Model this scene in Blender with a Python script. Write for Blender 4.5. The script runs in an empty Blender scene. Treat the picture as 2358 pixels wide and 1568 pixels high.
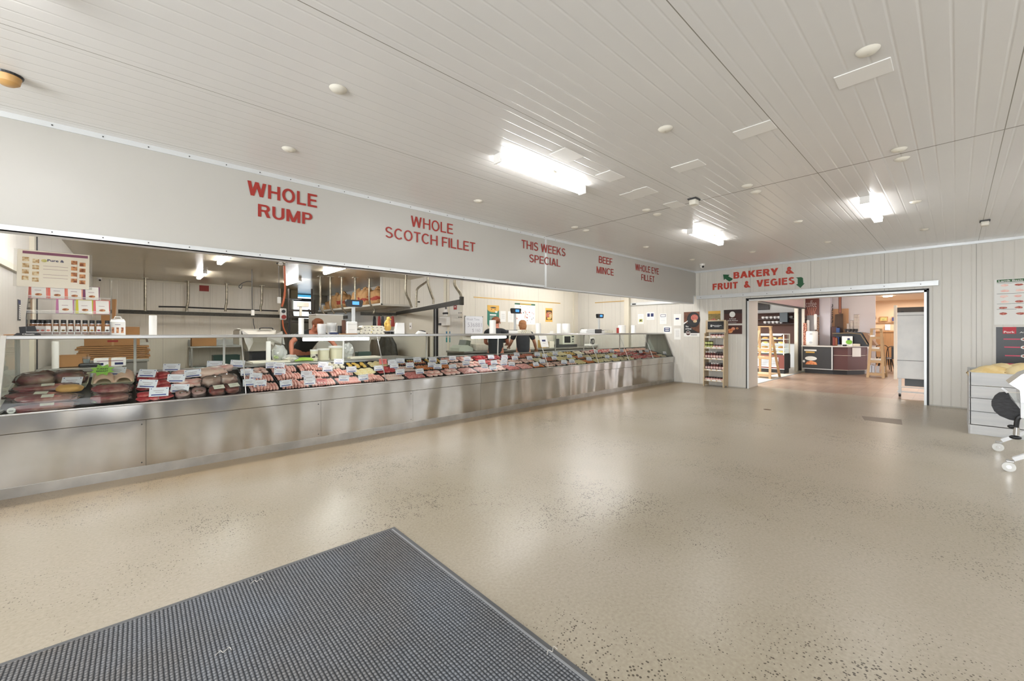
import bpy, bmesh, math, random
from mathutils import Vector, Matrix, Euler, noise
random.seed(7)
SC = bpy.context.scene
COL = SC.collection
PI = math.pi
# ------------------------------------------------------------------ camera
EYE = 1.35; FP = 938.0; CYP = 764.0; YAW = math.radians(42.49)
cd = bpy.data.cameras.new('camera'); cam = bpy.data.objects.new('camera', cd); COL.objects.link(cam)
cam.location = (0, 0, EYE); cam.rotation_euler = (PI/2, 0, -YAW)
cd.sensor_width = 36; cd.lens = FP/2358*36; cd.shift_y = -(784-CYP)/2358
cd.clip_start = 0.02; cd.clip_end = 100
SC.camera = cam
# ------------------------------------------------------------------ world, exposure
w = bpy.data.worlds.new('world'); SC.world = w; w.use_nodes = True
w.node_tree.nodes['Background'].inputs[0].default_value = (0.93, 0.96, 1.0, 1)
w.node_tree.nodes['Background'].inputs[1].default_value = 1.0
SC.view_settings.view_transform = 'Standard'; SC.view_settings.look = 'None'
SC.view_settings.gamma = 1; SC.view_settings.exposure = 1.12; SC.view_settings.use_curve_mapping = False
def area(name, loc, rot, sx, sy, power, col=(1, 1, 1)):
    l = bpy.data.lights.new(name, 'AREA'); l.shape = 'RECTANGLE'; l.size = sx; l.size_y = sy
    l.energy = power; l.color = col
    o = bpy.data.objects.new(name, l); COL.objects.link(o); o.location = loc; o.rotation_euler = rot
    return o
# added fill at unseen rear and left windows, tilted up to brighten the ceiling
area('ceiling_fill_rear_entrance', (-0.9, -3.75, 0.9), (PI/2+0.5, 0, PI), 3.6, 2.3, 200, (0.92, 0.96, 1.0))
area('ceiling_fill_rear_window', (6.2, -3.75, 1.1), (PI/2+0.5, 0, PI), 5.0, 2.0, 1250, (0.92, 0.96, 1.0))
area('ceiling_fill_left_window', (-5.55, 0.6, 1.1), (PI/2+0.5, 0, -PI/2), 4.5, 2.0, 240, (0.92, 0.96, 1.0))
area('bakery_daylight', (15.5, -1.6, 1.5), (PI/2, 0, PI), 5.0, 2.2, 430, (1.0, 0.98, 0.96))
area('bakery_shop_light', (13.6, 5.6, 2.55), (0, 0, 0), 2.6, 1.6, 170, (0.97, 0.98, 1.0))
area('warm_dining_light', (21.0, 1.2, 2.55), (0, 0, 0), 1.5, 1.5, 45, (1.0, 0.97, 0.93))
# ------------------------------------------------------------------ pixel anchors -> points on planes of the place
sY, cY = math.sin(YAW), math.cos(YAW)
def ray(u, v):
    a = (u-1179)/FP; b = (CYP-v)/FP
    return sY+a*cY, cY-a*sY, b
def PX(u, v, x):
    d = ray(u, v); t = x/d[0]; return Vector((x, t*d[1], EYE+t*d[2]))
def PY(u, v, y):
    d = ray(u, v); t = y/d[1]; return Vector((t*d[0], y, EYE+t*d[2]))
def PZ(u, v, z=0.0):
    d = ray(u, v); t = (z-EYE)/d[2]; return Vector((t*d[0], t*d[1], z))
DZ0, DSL, DY0 = 0.66, 0.29, 5.22        # display deck: height at the front, slope, front edge
def deck(y): return DZ0+(y-DY0)*DSL
def PD(u, v, up=0.0):                   # point on (above) the sloping display deck
    d = ray(u, v); t = (DZ0+up-DY0*DSL-EYE)/(d[2]-d[1]*DSL)
    return Vector((t*d[0], t*d[1], EYE+t*d[2]))
# ------------------------------------------------------------------ materials
def lin(h):
    if isinstance(h, str):
        h = h.lstrip('#'); h = [int(h[i:i+2], 16)/255 for i in (0, 2, 4)]
    return tuple((c/12.92 if c <= 0.04045 else ((c+0.055)/1.055)**2.4) for c in h)+(1,)
MC = {}
def M(name, col='#cccccc', rough=0.5, metal=0.0, spec=0.5, emit=0.0, noise_s=0, var=0.0, bump=0.0, bs=0, coat=0.0, col2=None, thr=None, stretch=None):
    if name in MC: return MC[name]
    m = bpy.data.materials.new(name); m.use_nodes = True; MC[name] = m
    nt = m.node_tree; N = nt.nodes; L = nt.links; b = N['Principled BSDF']
    c = lin(col); b.inputs['Base Color'].default_value = c
    b.inputs['Roughness'].default_value = rough; b.inputs['Metallic'].default_value = metal
    b.inputs['Specular IOR Level'].default_value = spec
    if coat: b.inputs['Coat Weight'].default_value = coat; b.inputs['Coat Roughness'].default_value = 0.08
    if emit:
        b.inputs['Emission Color'].default_value = c; b.inputs['Emission Strength'].default_value = emit
    if noise_s or bump:
        tc = N.new('ShaderNodeTexCoord'); src = tc.outputs['Object']
        if stretch:
            mp = N.new('ShaderNodeMapping'); mp.inputs['Scale'].default_value = stretch
            L.new(src, mp.inputs[0]); src = mp.outputs[0]
        if noise_s:
            n = N.new('ShaderNodeTexNoise'); n.inputs['Scale'].default_value = noise_s; n.inputs['Detail'].default_value = 4
            L.new(src, n.inputs['Vector'])
            r = N.new('ShaderNodeValToRGB'); t0, t1 = thr or (0.3, 0.7)
            r.color_ramp.elements[0].position = t0; r.color_ramp.elements[1].position = t1
            if col2: r.color_ramp.elements[0].color = c; r.color_ramp.elements[1].color = lin(col2)
            else:
                r.color_ramp.elements[0].color = tuple(x*(1-var) for x in c[:3])+(1,)
                r.color_ramp.elements[1].color = tuple(min(1, x*(1+var)) for x in c[:3])+(1,)
            L.new(n.outputs['Fac'], r.inputs[0]); L.new(r.outputs[0], b.inputs['Base Color'])
        if bump:
            n2 = N.new('ShaderNodeTexNoise'); n2.inputs['Scale'].default_value = bs or noise_s; n2.inputs['Detail'].default_value = 3
            L.new(src, n2.inputs['Vector'])
            bp = N.new('ShaderNodeBump'); bp.inputs['Strength'].default_value = 1.0; bp.inputs['Distance'].default_value = bump
            L.new(n2.outputs['Fac'], bp.inputs['Height']); L.new(bp.outputs[0], b.inputs['Normal'])
    return m
def math_node(nt, op, a, b=None, c=None):
    n = nt.nodes.new('ShaderNodeMath'); n.operation = op
    for i, v in enumerate((a, b, c)):
        if v is None: continue
        if isinstance(v, (int, float)): n.inputs[i].default_value = v
        else: nt.links.new(v, n.inputs[i])
    return n.outputs[0]
def ribbed(name, col, axis, pitch, panel, off, rough=0.3, depth=0.004, seam='#8d897f', wid=0.16, tint=None, spec=0.5, joint=None, cstr=0.06):
    """insulated-panel sheet: fine pressed ribs along one axis and a dark joint every panel width"""
    if name in MC: return MC[name]
    m = bpy.data.materials.new(name); m.use_nodes = True; MC[name] = m
    nt = m.node_tree; N = nt.nodes; L = nt.links; b = N['Principled BSDF']
    b.inputs['Roughness'].default_value = rough; b.inputs['Specular IOR Level'].default_value = spec
    tc = N.new('ShaderNodeTexCoord'); sx = N.new('ShaderNodeSeparateXYZ'); L.new(tc.outputs['Object'], sx.inputs[0])
    co = sx.outputs['XYZ'.index(axis)]
    f = math_node(nt, 'FRACT', math_node(nt, 'DIVIDE', math_node(nt, 'SUBTRACT', co, off), pitch))
    d = math_node(nt, 'ABSOLUTE', math_node(nt, 'SUBTRACT', f, 0.5))       # 0 at rib centre
    g = N.new('ShaderNodeMapRange'); g.inputs[1].default_value = 0.0; g.inputs[2].default_value = wid; g.interpolation_type = 'SMOOTHSTEP'
    L.new(d, g.inputs[0])
    f2 = math_node(nt, 'FRACT', math_node(nt, 'DIVIDE', math_node(nt, 'SUBTRACT', co, off), panel))
    e = math_node(nt, 'MINIMUM', f2, math_node(nt, 'SUBTRACT', 1.0, f2))
    jn = math_node(nt, 'LESS_THAN', e, 0.0026/panel)
    if joint:
        ax2, pos = joint
        q = math_node(nt, 'ABSOLUTE', math_node(nt, 'SUBTRACT', sx.outputs['XYZ'.index(ax2)], pos))
        jn = math_node(nt, 'MAXIMUM', jn, math_node(nt, 'LESS_THAN', q, 0.008))
    nz = N.new('ShaderNodeTexNoise'); nz.inputs['Scale'].default_value = 0.9; nz.inputs['Detail'].default_value = 3
    L.new(tc.outputs['Object'], nz.inputs['Vector'])
    c = lin(col); cr = N.new('ShaderNodeValToRGB'); cr.color_ramp.elements[0].position = 0.3; cr.color_ramp.elements[1].position = 0.7
    cr.color_ramp.elements[0].color = tuple(x*(1-cstr) for x in c[:3])+(1,); cr.color_ramp.elements[1].color = c
    L.new(nz.outputs['Fac'], cr.inputs[0])
    mx = N.new('ShaderNodeMixRGB'); mx.inputs[2].default_value = lin(seam); L.new(jn, mx.inputs[0]); L.new(cr.outputs[0], mx.inputs[1])
    L.new(mx.outputs[0], b.inputs['Base Color'])
    h = math_node(nt, 'SUBTRACT', g.outputs[0], jn)
    bp = N.new('ShaderNodeBump'); bp.inputs['Distance'].default_value = depth; L.new(h, bp.inputs['Height']); L.new(bp.outputs[0], b.inputs['Normal'])
    return m
def glassy(name, tint='#eef4f0', rough=0.02, alpha=0.12, ior=1.45):
    """thin clear sheet: mostly see-through, mirror-like at grazing angles"""
    if name in MC: return MC[name]
    m = bpy.data.materials.new(name); m.use_nodes = True; MC[name] = m
    nt = m.node_tree; N = nt.nodes; L = nt.links; N.remove(N['Principled BSDF'])
    t = N.new('ShaderNodeBsdfTransparent'); t.inputs[0].default_value = lin(tint)
    g = N.new('ShaderNodeBsdfGlossy'); g.inputs['Roughness'].default_value = rough
    fr = N.new('ShaderNodeFresnel'); fr.inputs[0].default_value = ior
    mx = N.new('ShaderNodeMixShader'); L.new(fr.outputs[0], mx.inputs[0]); L.new(t.outputs[0], mx.inputs[1]); L.new(g.outputs[0], mx.inputs[2])
    df = N.new('ShaderNodeBsdfPrincipled'); df.inputs['Base Color'].default_value = lin('#ffffff'); df.inputs['Roughness'].default_value = 0.3
    m2 = N.new('ShaderNodeMixShader'); m2.inputs[0].default_value = alpha
    L.new(mx.outputs[0], m2.inputs[1]); L.new(df.outputs[0], m2.inputs[2]); L.new(m2.outputs[0], N['Material Output'].inputs[0])
    return m
# ------------------------------------------------------------------ mesh builder
TXT = {}
class MB:
    def __init__(s): s.bm = bmesh.new(); s.ms = []
    def mi(s, m):
        if m not in s.ms: s.ms.append(m)
        return s.ms.index(m)
    def add(s, vs, fs, m, X=None):
        i = s.mi(m); V = [s.bm.verts.new((X @ Vector(v)) if X else v) for v in vs]; out = []
        for f in fs:
            try: q = s.bm.faces.new([V[k] for k in f]); q.material_index = i; out.append(q)
            except ValueError: pass
        return V, out
    def box(s, a, b, m, bev=0.0, X=None, seg=2):
        x0, y0, z0 = [min(a[i], b[i]) for i in range(3)]; x1, y1, z1 = [max(a[i], b[i]) for i in range(3)]
        V, F = s.add([(x0, y0, z0), (x1, y0, z0), (x1, y1, z0), (x0, y1, z0), (x0, y0, z1), (x1, y0, z1), (x1, y1, z1), (x0, y1, z1)],
                     [(0, 3, 2, 1), (4, 5, 6, 7), (0, 1, 5, 4), (1, 2, 6, 5), (2, 3, 7, 6), (3, 0, 4, 7)], m, X)
        if bev:
            E = list({e for f in F for e in f.edges})
            r = bmesh.ops.bevel(s.bm, geom=E, offset=bev, segments=seg, affect='EDGES', profile=0.5)
            for f in r['faces']: f.material_index = s.mi(m)
        return s
    def prism(s, poly, z0, z1, m, X=None, mtop=None):
        n = len(poly); vs = [(p[0], p[1], z0) for p in poly]+[(p[0], p[1], z1) for p in poly]
        a = sum(poly[i][0]*poly[(i+1) % n][1]-poly[(i+1) % n][0]*poly[i][1] for i in range(n))
        idx = list(range(n)) if a > 0 else list(range(n))[::-1]
        fs = [tuple(idx[::-1]), tuple(i+n for i in idx)]
        for k in range(n):
            i, j = idx[k], idx[(k+1) % n]; fs.append((i, j, j+n, i+n))
        V, F = s.add(vs, fs, m, X)
        if mtop and len(F) > 1: F[1].material_index = s.mi(mtop)
        return s
    def flat(s, poly, z, m, X=None):
        n = len(poly); a = sum(poly[i][0]*poly[(i+1) % n][1]-poly[(i+1) % n][0]*poly[i][1] for i in range(n))
        idx = list(range(n)) if a > 0 else list(range(n))[::-1]
        s.add([(poly[i][0], poly[i][1], z) for i in idx], [tuple(range(n))], m, X); return s
    def lathe(s, prof, m, n=16, c=(0, 0, 0), X=None, cap=True):
        vs = []; fs = []; k = len(prof)
        for r, z in prof:
            for i in range(n):
                t = 2*PI*i/n; vs.append((c[0]+r*math.cos(t), c[1]+r*math.sin(t), c[2]+z))
        for j in range(k-1):
            for i in range(n):
                a = j*n+i; b = j*n+(i+1) % n; fs.append((a, b, b+n, a+n))
        if cap: fs.append(tuple(range(n))[::-1]); fs.append(tuple((k-1)*n+i for i in range(n)))
        s.add(vs, fs, m, X); return s
    def cyl(s, p0, p1, r, m, n=12, r1=None, X=None):
        p0 = Vector(p0); p1 = Vector(p1); d = p1-p0
        R = d.to_track_quat('Z', 'Y').to_matrix().to_4x4(); T = Matrix.Translation(p0) @ R
        if X: T = X @ T
        return s.lathe([(r, 0), (r if r1 is None else r1, d.length)], m, n, X=T)
    def tube(s, pts, r, m, n=8, X=None):
        pts = [Vector(p) for p in pts]; k = len(pts); vs = []; up = None
        for i, p in enumerate(pts):
            t = (pts[min(i+1, k-1)]-pts[max(i-1, 0)]).normalized()
            if up is None: up = t.orthogonal().normalized()
            up = (up-t*up.dot(t)).normalized(); sd = t.cross(up); rr = r[i] if isinstance(r, (list, tuple)) else r
            for j in range(n):
                a = 2*PI*j/n; vs.append(p+(up*math.cos(a)+sd*math.sin(a))*rr)
        fs = [(i*n+j, i*n+(j+1) % n, (i+1)*n+(j+1) % n, (i+1)*n+j) for i in range(k-1) for j in range(n)]
        fs.append(tuple(range(n))[::-1]); fs.append(tuple((k-1)*n+j for j in range(n)))
        s.add([tuple(v) for v in vs], fs, m, X); return s
    def blob(s, c, r, m, sub=2, amp=0.0, fr=1.0, seed=0, X=None, flat=None, pw=1.0):
        g = bmesh.new(); bmesh.ops.create_icosphere(g, subdivisions=sub, radius=1)
        vs = []
        for v in g.verts:
            p = v.co.copy()
            if pw != 1.0: p = Vector([math.copysign(abs(q)**pw, q) for q in p])
            if amp: p *= 1+amp*noise.noise(p*fr+Vector((seed*7.1, seed*3.3, seed)))
            p = Vector((p.x*r[0], p.y*r[1], p.z*r[2]))
            if flat is not None: p.z = max(p.z, flat)
            vs.append(p+Vector(c))
        s.add([tuple(p) for p in vs], [tuple(v.index for v in f.verts) for f in g.faces], m, X); g.free(); return s
    def text(s, t, x0, y0, x1, y1, z, m, X=None, bold=0.02, fit=True):
        key = (t, bold)
        if key not in TXT:
            c = bpy.data.curves.new('t', 'FONT'); c.body = t; c.size = 1; c.offset = bold; c.resolution_u = 3
            o = bpy.data.objects.new('t', c); me = bpy.data.meshes.new_from_object(o)
            vs = [tuple(v.co) for v in me.vertices]; fs = [tuple(p.vertices) for p in me.polygons]
            bpy.data.objects.remove(o); bpy.data.curves.remove(c); bpy.data.meshes.remove(me); TXT[key] = (vs, fs)
        vs, fs = TXT[key]
        if not vs: return s
        ax, bx = min(v[0] for v in vs), max(v[0] for v in vs); ay, by = min(v[1] for v in vs), max(v[1] for v in vs)
        kx = (x1-x0)/(bx-ax); ky = (y1-y0)/(by-ay) if fit else kx
        s.add([(x0+(v[0]-ax)*kx, y0+(v[1]-ay)*ky, z) for v in vs], fs, m, X); return s
    def build(s, name, parent=None, smooth=False, loc=None, rot=None, ang=40):
        me = bpy.data.meshes.new(name)
        s.bm.normal_update(); s.bm.to_mesh(me); s.bm.free()
        for m in s.ms: me.materials.append(m)
        if smooth:
            me.polygons.foreach_set('use_smooth', [True]*len(me.polygons)); me.set_sharp_from_angle(angle=math.radians(ang))
        o = bpy.data.objects.new(name, me); COL.objects.link(o)
        if parent: o.parent = parent
        if loc is not None: o.location = loc
        if rot is not None: o.rotation_euler = rot
        return o
def tag(o, label=None, cat=None, group=None, kind=None):
    if label: o['label'] = label
    if cat: o['category'] = cat
    if group: o['group'] = group
    if kind: o['kind'] = kind
    return o
def thing(name, label, cat, loc=(0, 0, 0), rz=0, group=None, rot=None):
    o = bpy.data.objects.new(name, None); o.empty_display_size = 0.05; COL.objects.link(o)
    o.location = loc; o.rotation_euler = rot or (0, 0, rz); return tag(o, label, cat, group)
def struct(o): o['kind'] = 'structure'; return o
def dup(root, loc=None, rot=None, label=None, group=None, scale=None):
    r = root.copy(); COL.objects.link(r)
    if loc is not None: r.location = loc
    if rot is not None: r.rotation_euler = rot
    if scale is not None: r.scale = scale
    if label: r['label'] = label
    if group: r['group'] = group
    for ch in root.children:
        c = ch.copy(); COL.objects.link(c); c.parent = r
        for g in ch.children:
            d = g.copy(); COL.objects.link(d); d.parent = c
    return r
RY = (PI/2, 0, 0); RX = (PI/2, 0, -PI/2); RL = (PI/2, 0, PI/2)   # sheets on walls facing -Y, -X, +X
def arc(c, r, a0, a1, n=10):
    return [(c[0]+r*math.cos(a0+(a1-a0)*i/n), c[1]+r*math.sin(a0+(a1-a0)*i/n)) for i in range(n+1)]
def ell(cx, cy, rx, ry, n=18): return [(cx+rx*math.cos(2*PI*i/n), cy+ry*math.sin(2*PI*i/n)) for i in range(n)]
def smooth_path(pts, n=6):
    P = [Vector(p) for p in pts]; out = []
    for i in range(len(P)-1):
        a = P[max(i-1, 0)]; b = P[i]; c = P[i+1]; d = P[min(i+2, len(P)-1)]
        for k in range(n):
            t = k/n; out.append(0.5*((2*b)+(c-a)*t+(2*a-5*b+4*c-d)*t*t+(3*b-a-3*c+d)*t**3))
    out.append(P[-1]); return out
ORD = ['first', 'second', 'third', 'fourth', 'fifth', 'sixth', 'seventh', 'eighth', 'ninth', 'tenth', 'eleventh', 'twelfth', 'thirteenth', 'fourteenth',
       'fifteenth', 'sixteenth', 'seventeenth', 'eighteenth', 'nineteenth', 'twentieth', 'twenty-first', 'twenty-second', 'twenty-third', 'twenty-fourth',
       'twenty-fifth', 'twenty-sixth', 'twenty-seventh', 'twenty-eighth', 'twenty-ninth', 'thirtieth', 'thirty-first', 'thirty-second', 'thirty-third', 'thirty-fourth', 'thirty-fifth', 'thirty-sixth', 'thirty-seventh', 'thirty-eighth']
# palette
WHITE = M('white_plastic', '#e9e7e2', 0.4); PAPER = M('paper', '#efeeea', 0.7); BLACK = M('black_plastic', '#1c1c1e', 0.35)
DARK = M('dark_grey', '#3a3a3a', 0.5); STEEL = M('stainless', '#b9b8b5', 0.28, 1.0); CHROME = M('chrome', '#d5d5d5', 0.12, 1.0)
ALU = M('painted_aluminium', '#d3d5d5', 0.35, 0.3); RED = M('sign_red', '#982a20', 0.5); NAVY = M('navy_ink', '#2a3260', 0.6)
INK = M('grey_ink', '#77747a', 0.7); GREEN = M('dark_green', '#1f5a35', 0.5); KRAFT = M('cardboard', '#a87c4f', 0.8, noise_s=3, var=0.12)
CREAM = M('cream_paint', '#d9d2c0', 0.45); CLEAR = glassy('clear_plastic', '#f4f6f5', 0.05, 0.10)
WOOD = M('pale_plywood', '#c9b595', 0.6, noise_s=6, var=0.1, stretch=(1, 1, 0.12)); RAIL = M('dark_rail_steel', '#37342d', 0.45, 0.6, noise_s=20, var=0.3)
PIPE = M('worn_pipe_steel', '#8f8776', 0.35, 0.7, noise_s=14, var=0.35)
SCREEN = M('blue_lcd', '#3f7fd0', 0.2, emit=0.9)
# ================================================================== THE SETTING
CEIL = ribbed('ceiling_panel', '#e0dedb', 'Y', 0.1073, 1.18, -0.252, rough=0.27, depth=0.0016, joint=('X', 4.955), wid=0.10, cstr=0.03)
WALLX = ribbed('wall_panel_y', '#d9d5cc', 'Y', 0.118, 1.18, 0.95, rough=0.35, depth=0.0025, wid=0.10)
WALLY = ribbed('wall_panel_x', '#ded7c8', 'X', 0.118, 1.18, 0.55, rough=0.35, depth=0.0025, wid=0.10)
BULK = M('bulkhead_satin', '#b5b2ab', 0.32, noise_s=1.0, var=0.02)
def floor_mat():
    m = bpy.data.materials.new('polished_concrete'); m.use_nodes = True; nt = m.node_tree; N = nt.nodes; L = nt.links; b = N['Principled BSDF']
    tc = N.new('ShaderNodeTexCoord'); o = tc.outputs['Object']
    def nz(sc, det=4, st=None, rough=0.5):
        n = N.new('ShaderNodeTexNoise'); n.inputs['Scale'].default_value = sc; n.inputs['Detail'].default_value = det; n.inputs['Roughness'].default_value = rough
        if st:
            mp = N.new('ShaderNodeMapping'); mp.inputs['Scale'].default_value = st; L.new(o, mp.inputs[0]); L.new(mp.outputs[0], n.inputs['Vector'])
        else: L.new(o, n.inputs['Vector'])
        return n.outputs['Fac']
    def ramp(f, p0, c0, p1, c1):
        r = N.new('ShaderNodeValToRGB'); r.color_ramp.elements[0].position = p0; r.color_ramp.elements[1].position = p1
        r.color_ramp.elements[0].color = lin(c0); r.color_ramp.elements[1].color = lin(c1); L.new(f, r.inputs[0]); return r.outputs[0]
    def mix(f, a, c):
        x = N.new('ShaderNodeMixRGB'); L.new(f, x.inputs[0]); L.new(a, x.inputs[1])
        if isinstance(c, str): x.inputs[2].default_value = lin(c)
        else: L.new(c, x.inputs[2])
        return x.outputs[0]
    base = ramp(nz(0.55, 5), 0.32, '#9d937e', 0.66, '#b3aa9b')
    fine = ramp(nz(60, 3), 0.3, '#bab2a3', 0.7, '#948a79')
    x = N.new('ShaderNodeMixRGB'); x.inputs[0].default_value = 0.35; L.new(base, x.inputs[1]); L.new(fine, x.inputs[2]); col = x.outputs[0]
    # brown wear strip along the counter foot
    sp = N.new('ShaderNodeSeparateXYZ'); L.new(o, sp.inputs[0])
    wob = math_node(nt, 'ADD', sp.outputs['Y'], math_node(nt, 'MULTIPLY', math_node(nt, 'SUBTRACT', nz(1.3, 4, (0.4, 1, 1)), 0.5), 0.9))
    mr = N.new('ShaderNodeMapRange'); mr.inputs[1].default_value = 4.1; mr.inputs[2].default_value = 5.0; L.new(wob, mr.inputs[0])
    col = mix(math_node(nt, 'MULTIPLY', mr.outputs[0], 0.85), col, '#8a7350')
    # exposed dark aggregate
    v = N.new('ShaderNodeTexVoronoi'); v.inputs['Scale'].default_value = 78; L.new(o, v.inputs['Vector'])
    den = ramp(nz(0.8, 3), 0.42, '#000000', 0.62, '#ffffff')
    rad = math_node(nt, 'MULTIPLY', math_node(nt, 'MULTIPLY_ADD', den, 0.7, 0.3), 0.72)
    dots = math_node(nt, 'LESS_THAN', v.outputs['Distance'], math_node(nt, 'MULTIPLY', rad, nz(9, 2)))
    rnd = N.new('ShaderNodeTexVoronoi'); rnd.inputs['Scale'].default_value = 78; L.new(o, rnd.inputs['Vector'])
    s2 = N.new('ShaderNodeSeparateColor'); L.new(rnd.outputs['Color'], s2.inputs[0])
    dots = math_node(nt, 'MULTIPLY', dots, math_node(nt, 'GREATER_THAN', s2.outputs[0], 0.5))
    col = mix(math_node(nt, 'MULTIPLY', dots, 0.85), col, '#3f372c')
    L.new(col, b.inputs['Base Color'])
    b.inputs['Roughness'].default_value = 0.30; b.inputs['Specular IOR Level'].default_value = 0.28
    bp = N.new('ShaderNodeBump'); bp.inputs['Distance'].default_value = 0.0008; L.new(nz(4, 3), bp.inputs['Height']); L.new(bp.outputs[0], b.inputs['Normal'])
    return m
CONC = floor_mat()
XR, YB, ZC = 10.705, 4.594, 2.921
XL = -0.97; YBACK = 16.6; X2 = 6.05; Y3 = 8.45
b = MB(); b.box((-5.3, -3.5, -0.1), (11.25, 18.8, 0), CONC); struct(b.build('floor'))
b = MB(); b.box((-5.3, -3.5, ZC), (11.45, YB+0.05, ZC+0.12), CEIL); struct(b.build('ceiling'))
CEIL_DIM = ribbed('butchery_ceiling_dimmed', '#aea38e', 'Y', 0.1073, 1.18, -0.252, rough=0.22, depth=0.002, wid=0.10, cstr=0.05)  # panel colour darkened to carry the dim light over the butchery
b = MB(); b.box((-5.3, YB+0.05, ZC), (11.45, 18.8, ZC+0.12), CEIL_DIM); struct(b.build('ceiling_butchery'))
# right wall with the wide opening to the bakery
OY0, OY1, OZ = 0.372, 3.37, 2.117
b = MB(); b.box((XR, OY1, 0), (11.45, 18.8, ZC), WALLX); b.box((XR, -3.5, 0), (11.45, OY0, ZC), WALLX); b.box((XR, OY0, OZ), (11.45, OY1, ZC), WALLX)
struct(b.build('wall_right'))
GASK = M('black_gasket', '#1d1d1c', 0.5)
b = MB(); e = 0.012
for y in (OY0, OY1):
    s = -1 if y == OY0 else 1
    b.box((XR-0.014, y, 0), (XR, y+s*0.03, OZ+0.03), GASK); b.box((XR-0.03, y-s*0.0, 0), (XR-0.014, y-s*0.035, OZ), ALU)
b.box((XR-0.014, OY0-0.03, OZ), (XR, OY1+0.03, OZ+0.03), GASK); b.box((XR-0.03, OY0, OZ-0.035), (XR-0.014, OY1, OZ), ALU)
struct(b.build('trim_1'))
b = MB(); b.box((XR-0.05, 0.22, 2.19), (XR, 4.56, 2.275), ALU, 0.004); b.box((XR-0.062, 0.22, 2.262), (XR, 4.56, 2.28), ALU)
for k in range(9): b.cyl((XR-0.053, 0.45+k*0.5, 2.232), (XR-0.049, 0.45+k*0.5, 2.232), 0.008, DARK)
struct(b.build('trim_2'))
b = MB(); b.box((XR-0.05, 4.75, 2.12), (XR, 6.48, 2.2), ALU, 0.004); b.box((XR-0.056, 6.30, 2.14), (XR-0.05, 6.42, 2.175), BLACK); struct(b.build('trim_3'))
b = MB(); b.box((XR-0.03, -3.5, ZC-0.045), (XR, 4.59, ZC), ALU)
struct(b.build('trim_4'))
b = MB(); b.box((XR-0.012, -3.5, 0), (XR, OY0-0.03, 0.02), M('grey_cove', '#b9b6ae', 0.5)); b.box((XR-0.012, OY1+0.03, 0), (XR, 5.17, 0.02), MC['grey_cove']); struct(b.build('baseboard_right'))
# bulkhead above the counter
b = MB(); b.box((-5.3, YB, 2.075), (10.56, YB+0.1, ZC), BULK); b.box((10.56, YB, 2.285), (XR, YB+0.1, ZC), BULK); struct(b.build('wall_bulkhead'))
b = MB(); b.box((-5.3, YB-0.012, 2.07), (4.95, YB, 2.115), ALU); b.box((-5.3, YB-0.012, 2.07), (10.56, YB+0.11, 2.078), ALU); b.box((4.95, YB-0.006, 2.07), (10.56, YB, 2.09), ALU)
b.box((-5.3, YB-0.01, ZC-0.04), (10.7, YB, ZC), ALU); b.box((4.94, YB-0.003, 2.075), (4.985, YB, ZC), ALU); b.box((10.56, YB-0.01, 2.075), (10.575, YB+0.11, 2.285), ALU); b.box((10.56, YB-0.02, 2.275), (XR-0.06, YB, 2.29), ALU)
for k in range(28):
    for z in (2.098, ZC-0.02): b.cyl((-2.1+k*0.27, YB-0.0135, z), (-2.1+k*0.27, YB-0.012 if z < 2.5 else YB-0.01, z), 0.005, DARK, 8)
struct(b.build('trim_5'))
# saleroom walls behind the camera with glazed shop front
SHOP = M('shop_wall', '#cfcbc2', 0.5)
b = MB(); b.box((-5.3, -3.5, 2.5), (XR, -3.3, ZC), SHOP)
for x0, x1 in ((-5.3, -2.8), (1.0, 3.6), (8.8, XR)): b.box((x0, -3.5, 0), (x1, -3.3, 2.5), SHOP)
b.box((3.6, -3.5, 0), (8.8, -3.3, 0.35), SHOP); struct(b.build('wall_rear'))
b = MB(); b.box((-5.3, -3.3, 2.45), (-5.1, YB, ZC), SHOP); b.box((-5.3, -3.3, 0), (-5.1, -1.8, 2.45), SHOP); b.box((-5.3, 3.0, 0), (-5.1, YB, 2.45), SHOP); b.box((-5.3, -1.8, 0), (-5.1, 3.0, 0.35), SHOP)
b.box((-5.3, YB, 0), (XL-0.1, YB+0.1, 2.075), SHOP); struct(b.build('wall_left'))
b = MB()
for x in (-2.8, -0.9, 0.96): b.box((x, -3.44, 0), (x+0.05, -3.38, 2.5), ALU)
for x in (3.6, 5.3, 7.05, 8.75): b.box((x, -3.44, 0.35), (x+0.05, -3.38, 2.5), ALU)
struct(b.build('window_1'))
# butchery walls
b = MB(); b.box((XL-0.12, YB+0.1, 0), (XL, YBACK, ZC), WALLX); struct(b.build('wall_butchery_left'))
b = MB(); b.box((XL-0.12, YBACK, 0), (3.77, YBACK+0.12, ZC), WALLY); b.box((XL, YBACK-0.02, ZC-0.05), (3.77, YBACK, ZC), CREAM); b.box((3.75, YBACK-0.03, 0), (3.80, YBACK+0.15, ZC), CREAM)
b.box((0.94, YBACK-0.012, 0.75), (1.9, YBACK, 0.78), CREAM); struct(b.build('wall_butchery_back'))
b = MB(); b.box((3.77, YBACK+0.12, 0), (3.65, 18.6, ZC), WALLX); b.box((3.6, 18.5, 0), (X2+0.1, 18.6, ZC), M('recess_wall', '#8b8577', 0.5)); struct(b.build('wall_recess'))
b = MB(); b.box((X2, Y3+0.12, 0), (X2+0.12, 18.6, ZC), WALLX); b.box((X2-0.015, Y3+0.6, 0), (X2, Y3+0.68, ZC), CREAM); struct(b.build('wall_coolroom'))
b = MB(); b.box((X2, Y3, 0), (XR, Y3+0.12, ZC), WALLY); b.box((10.42, Y3-0.05, 0), (10.5, Y3, ZC), CREAM); struct(b.build('wall_butchery_right'))
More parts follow.
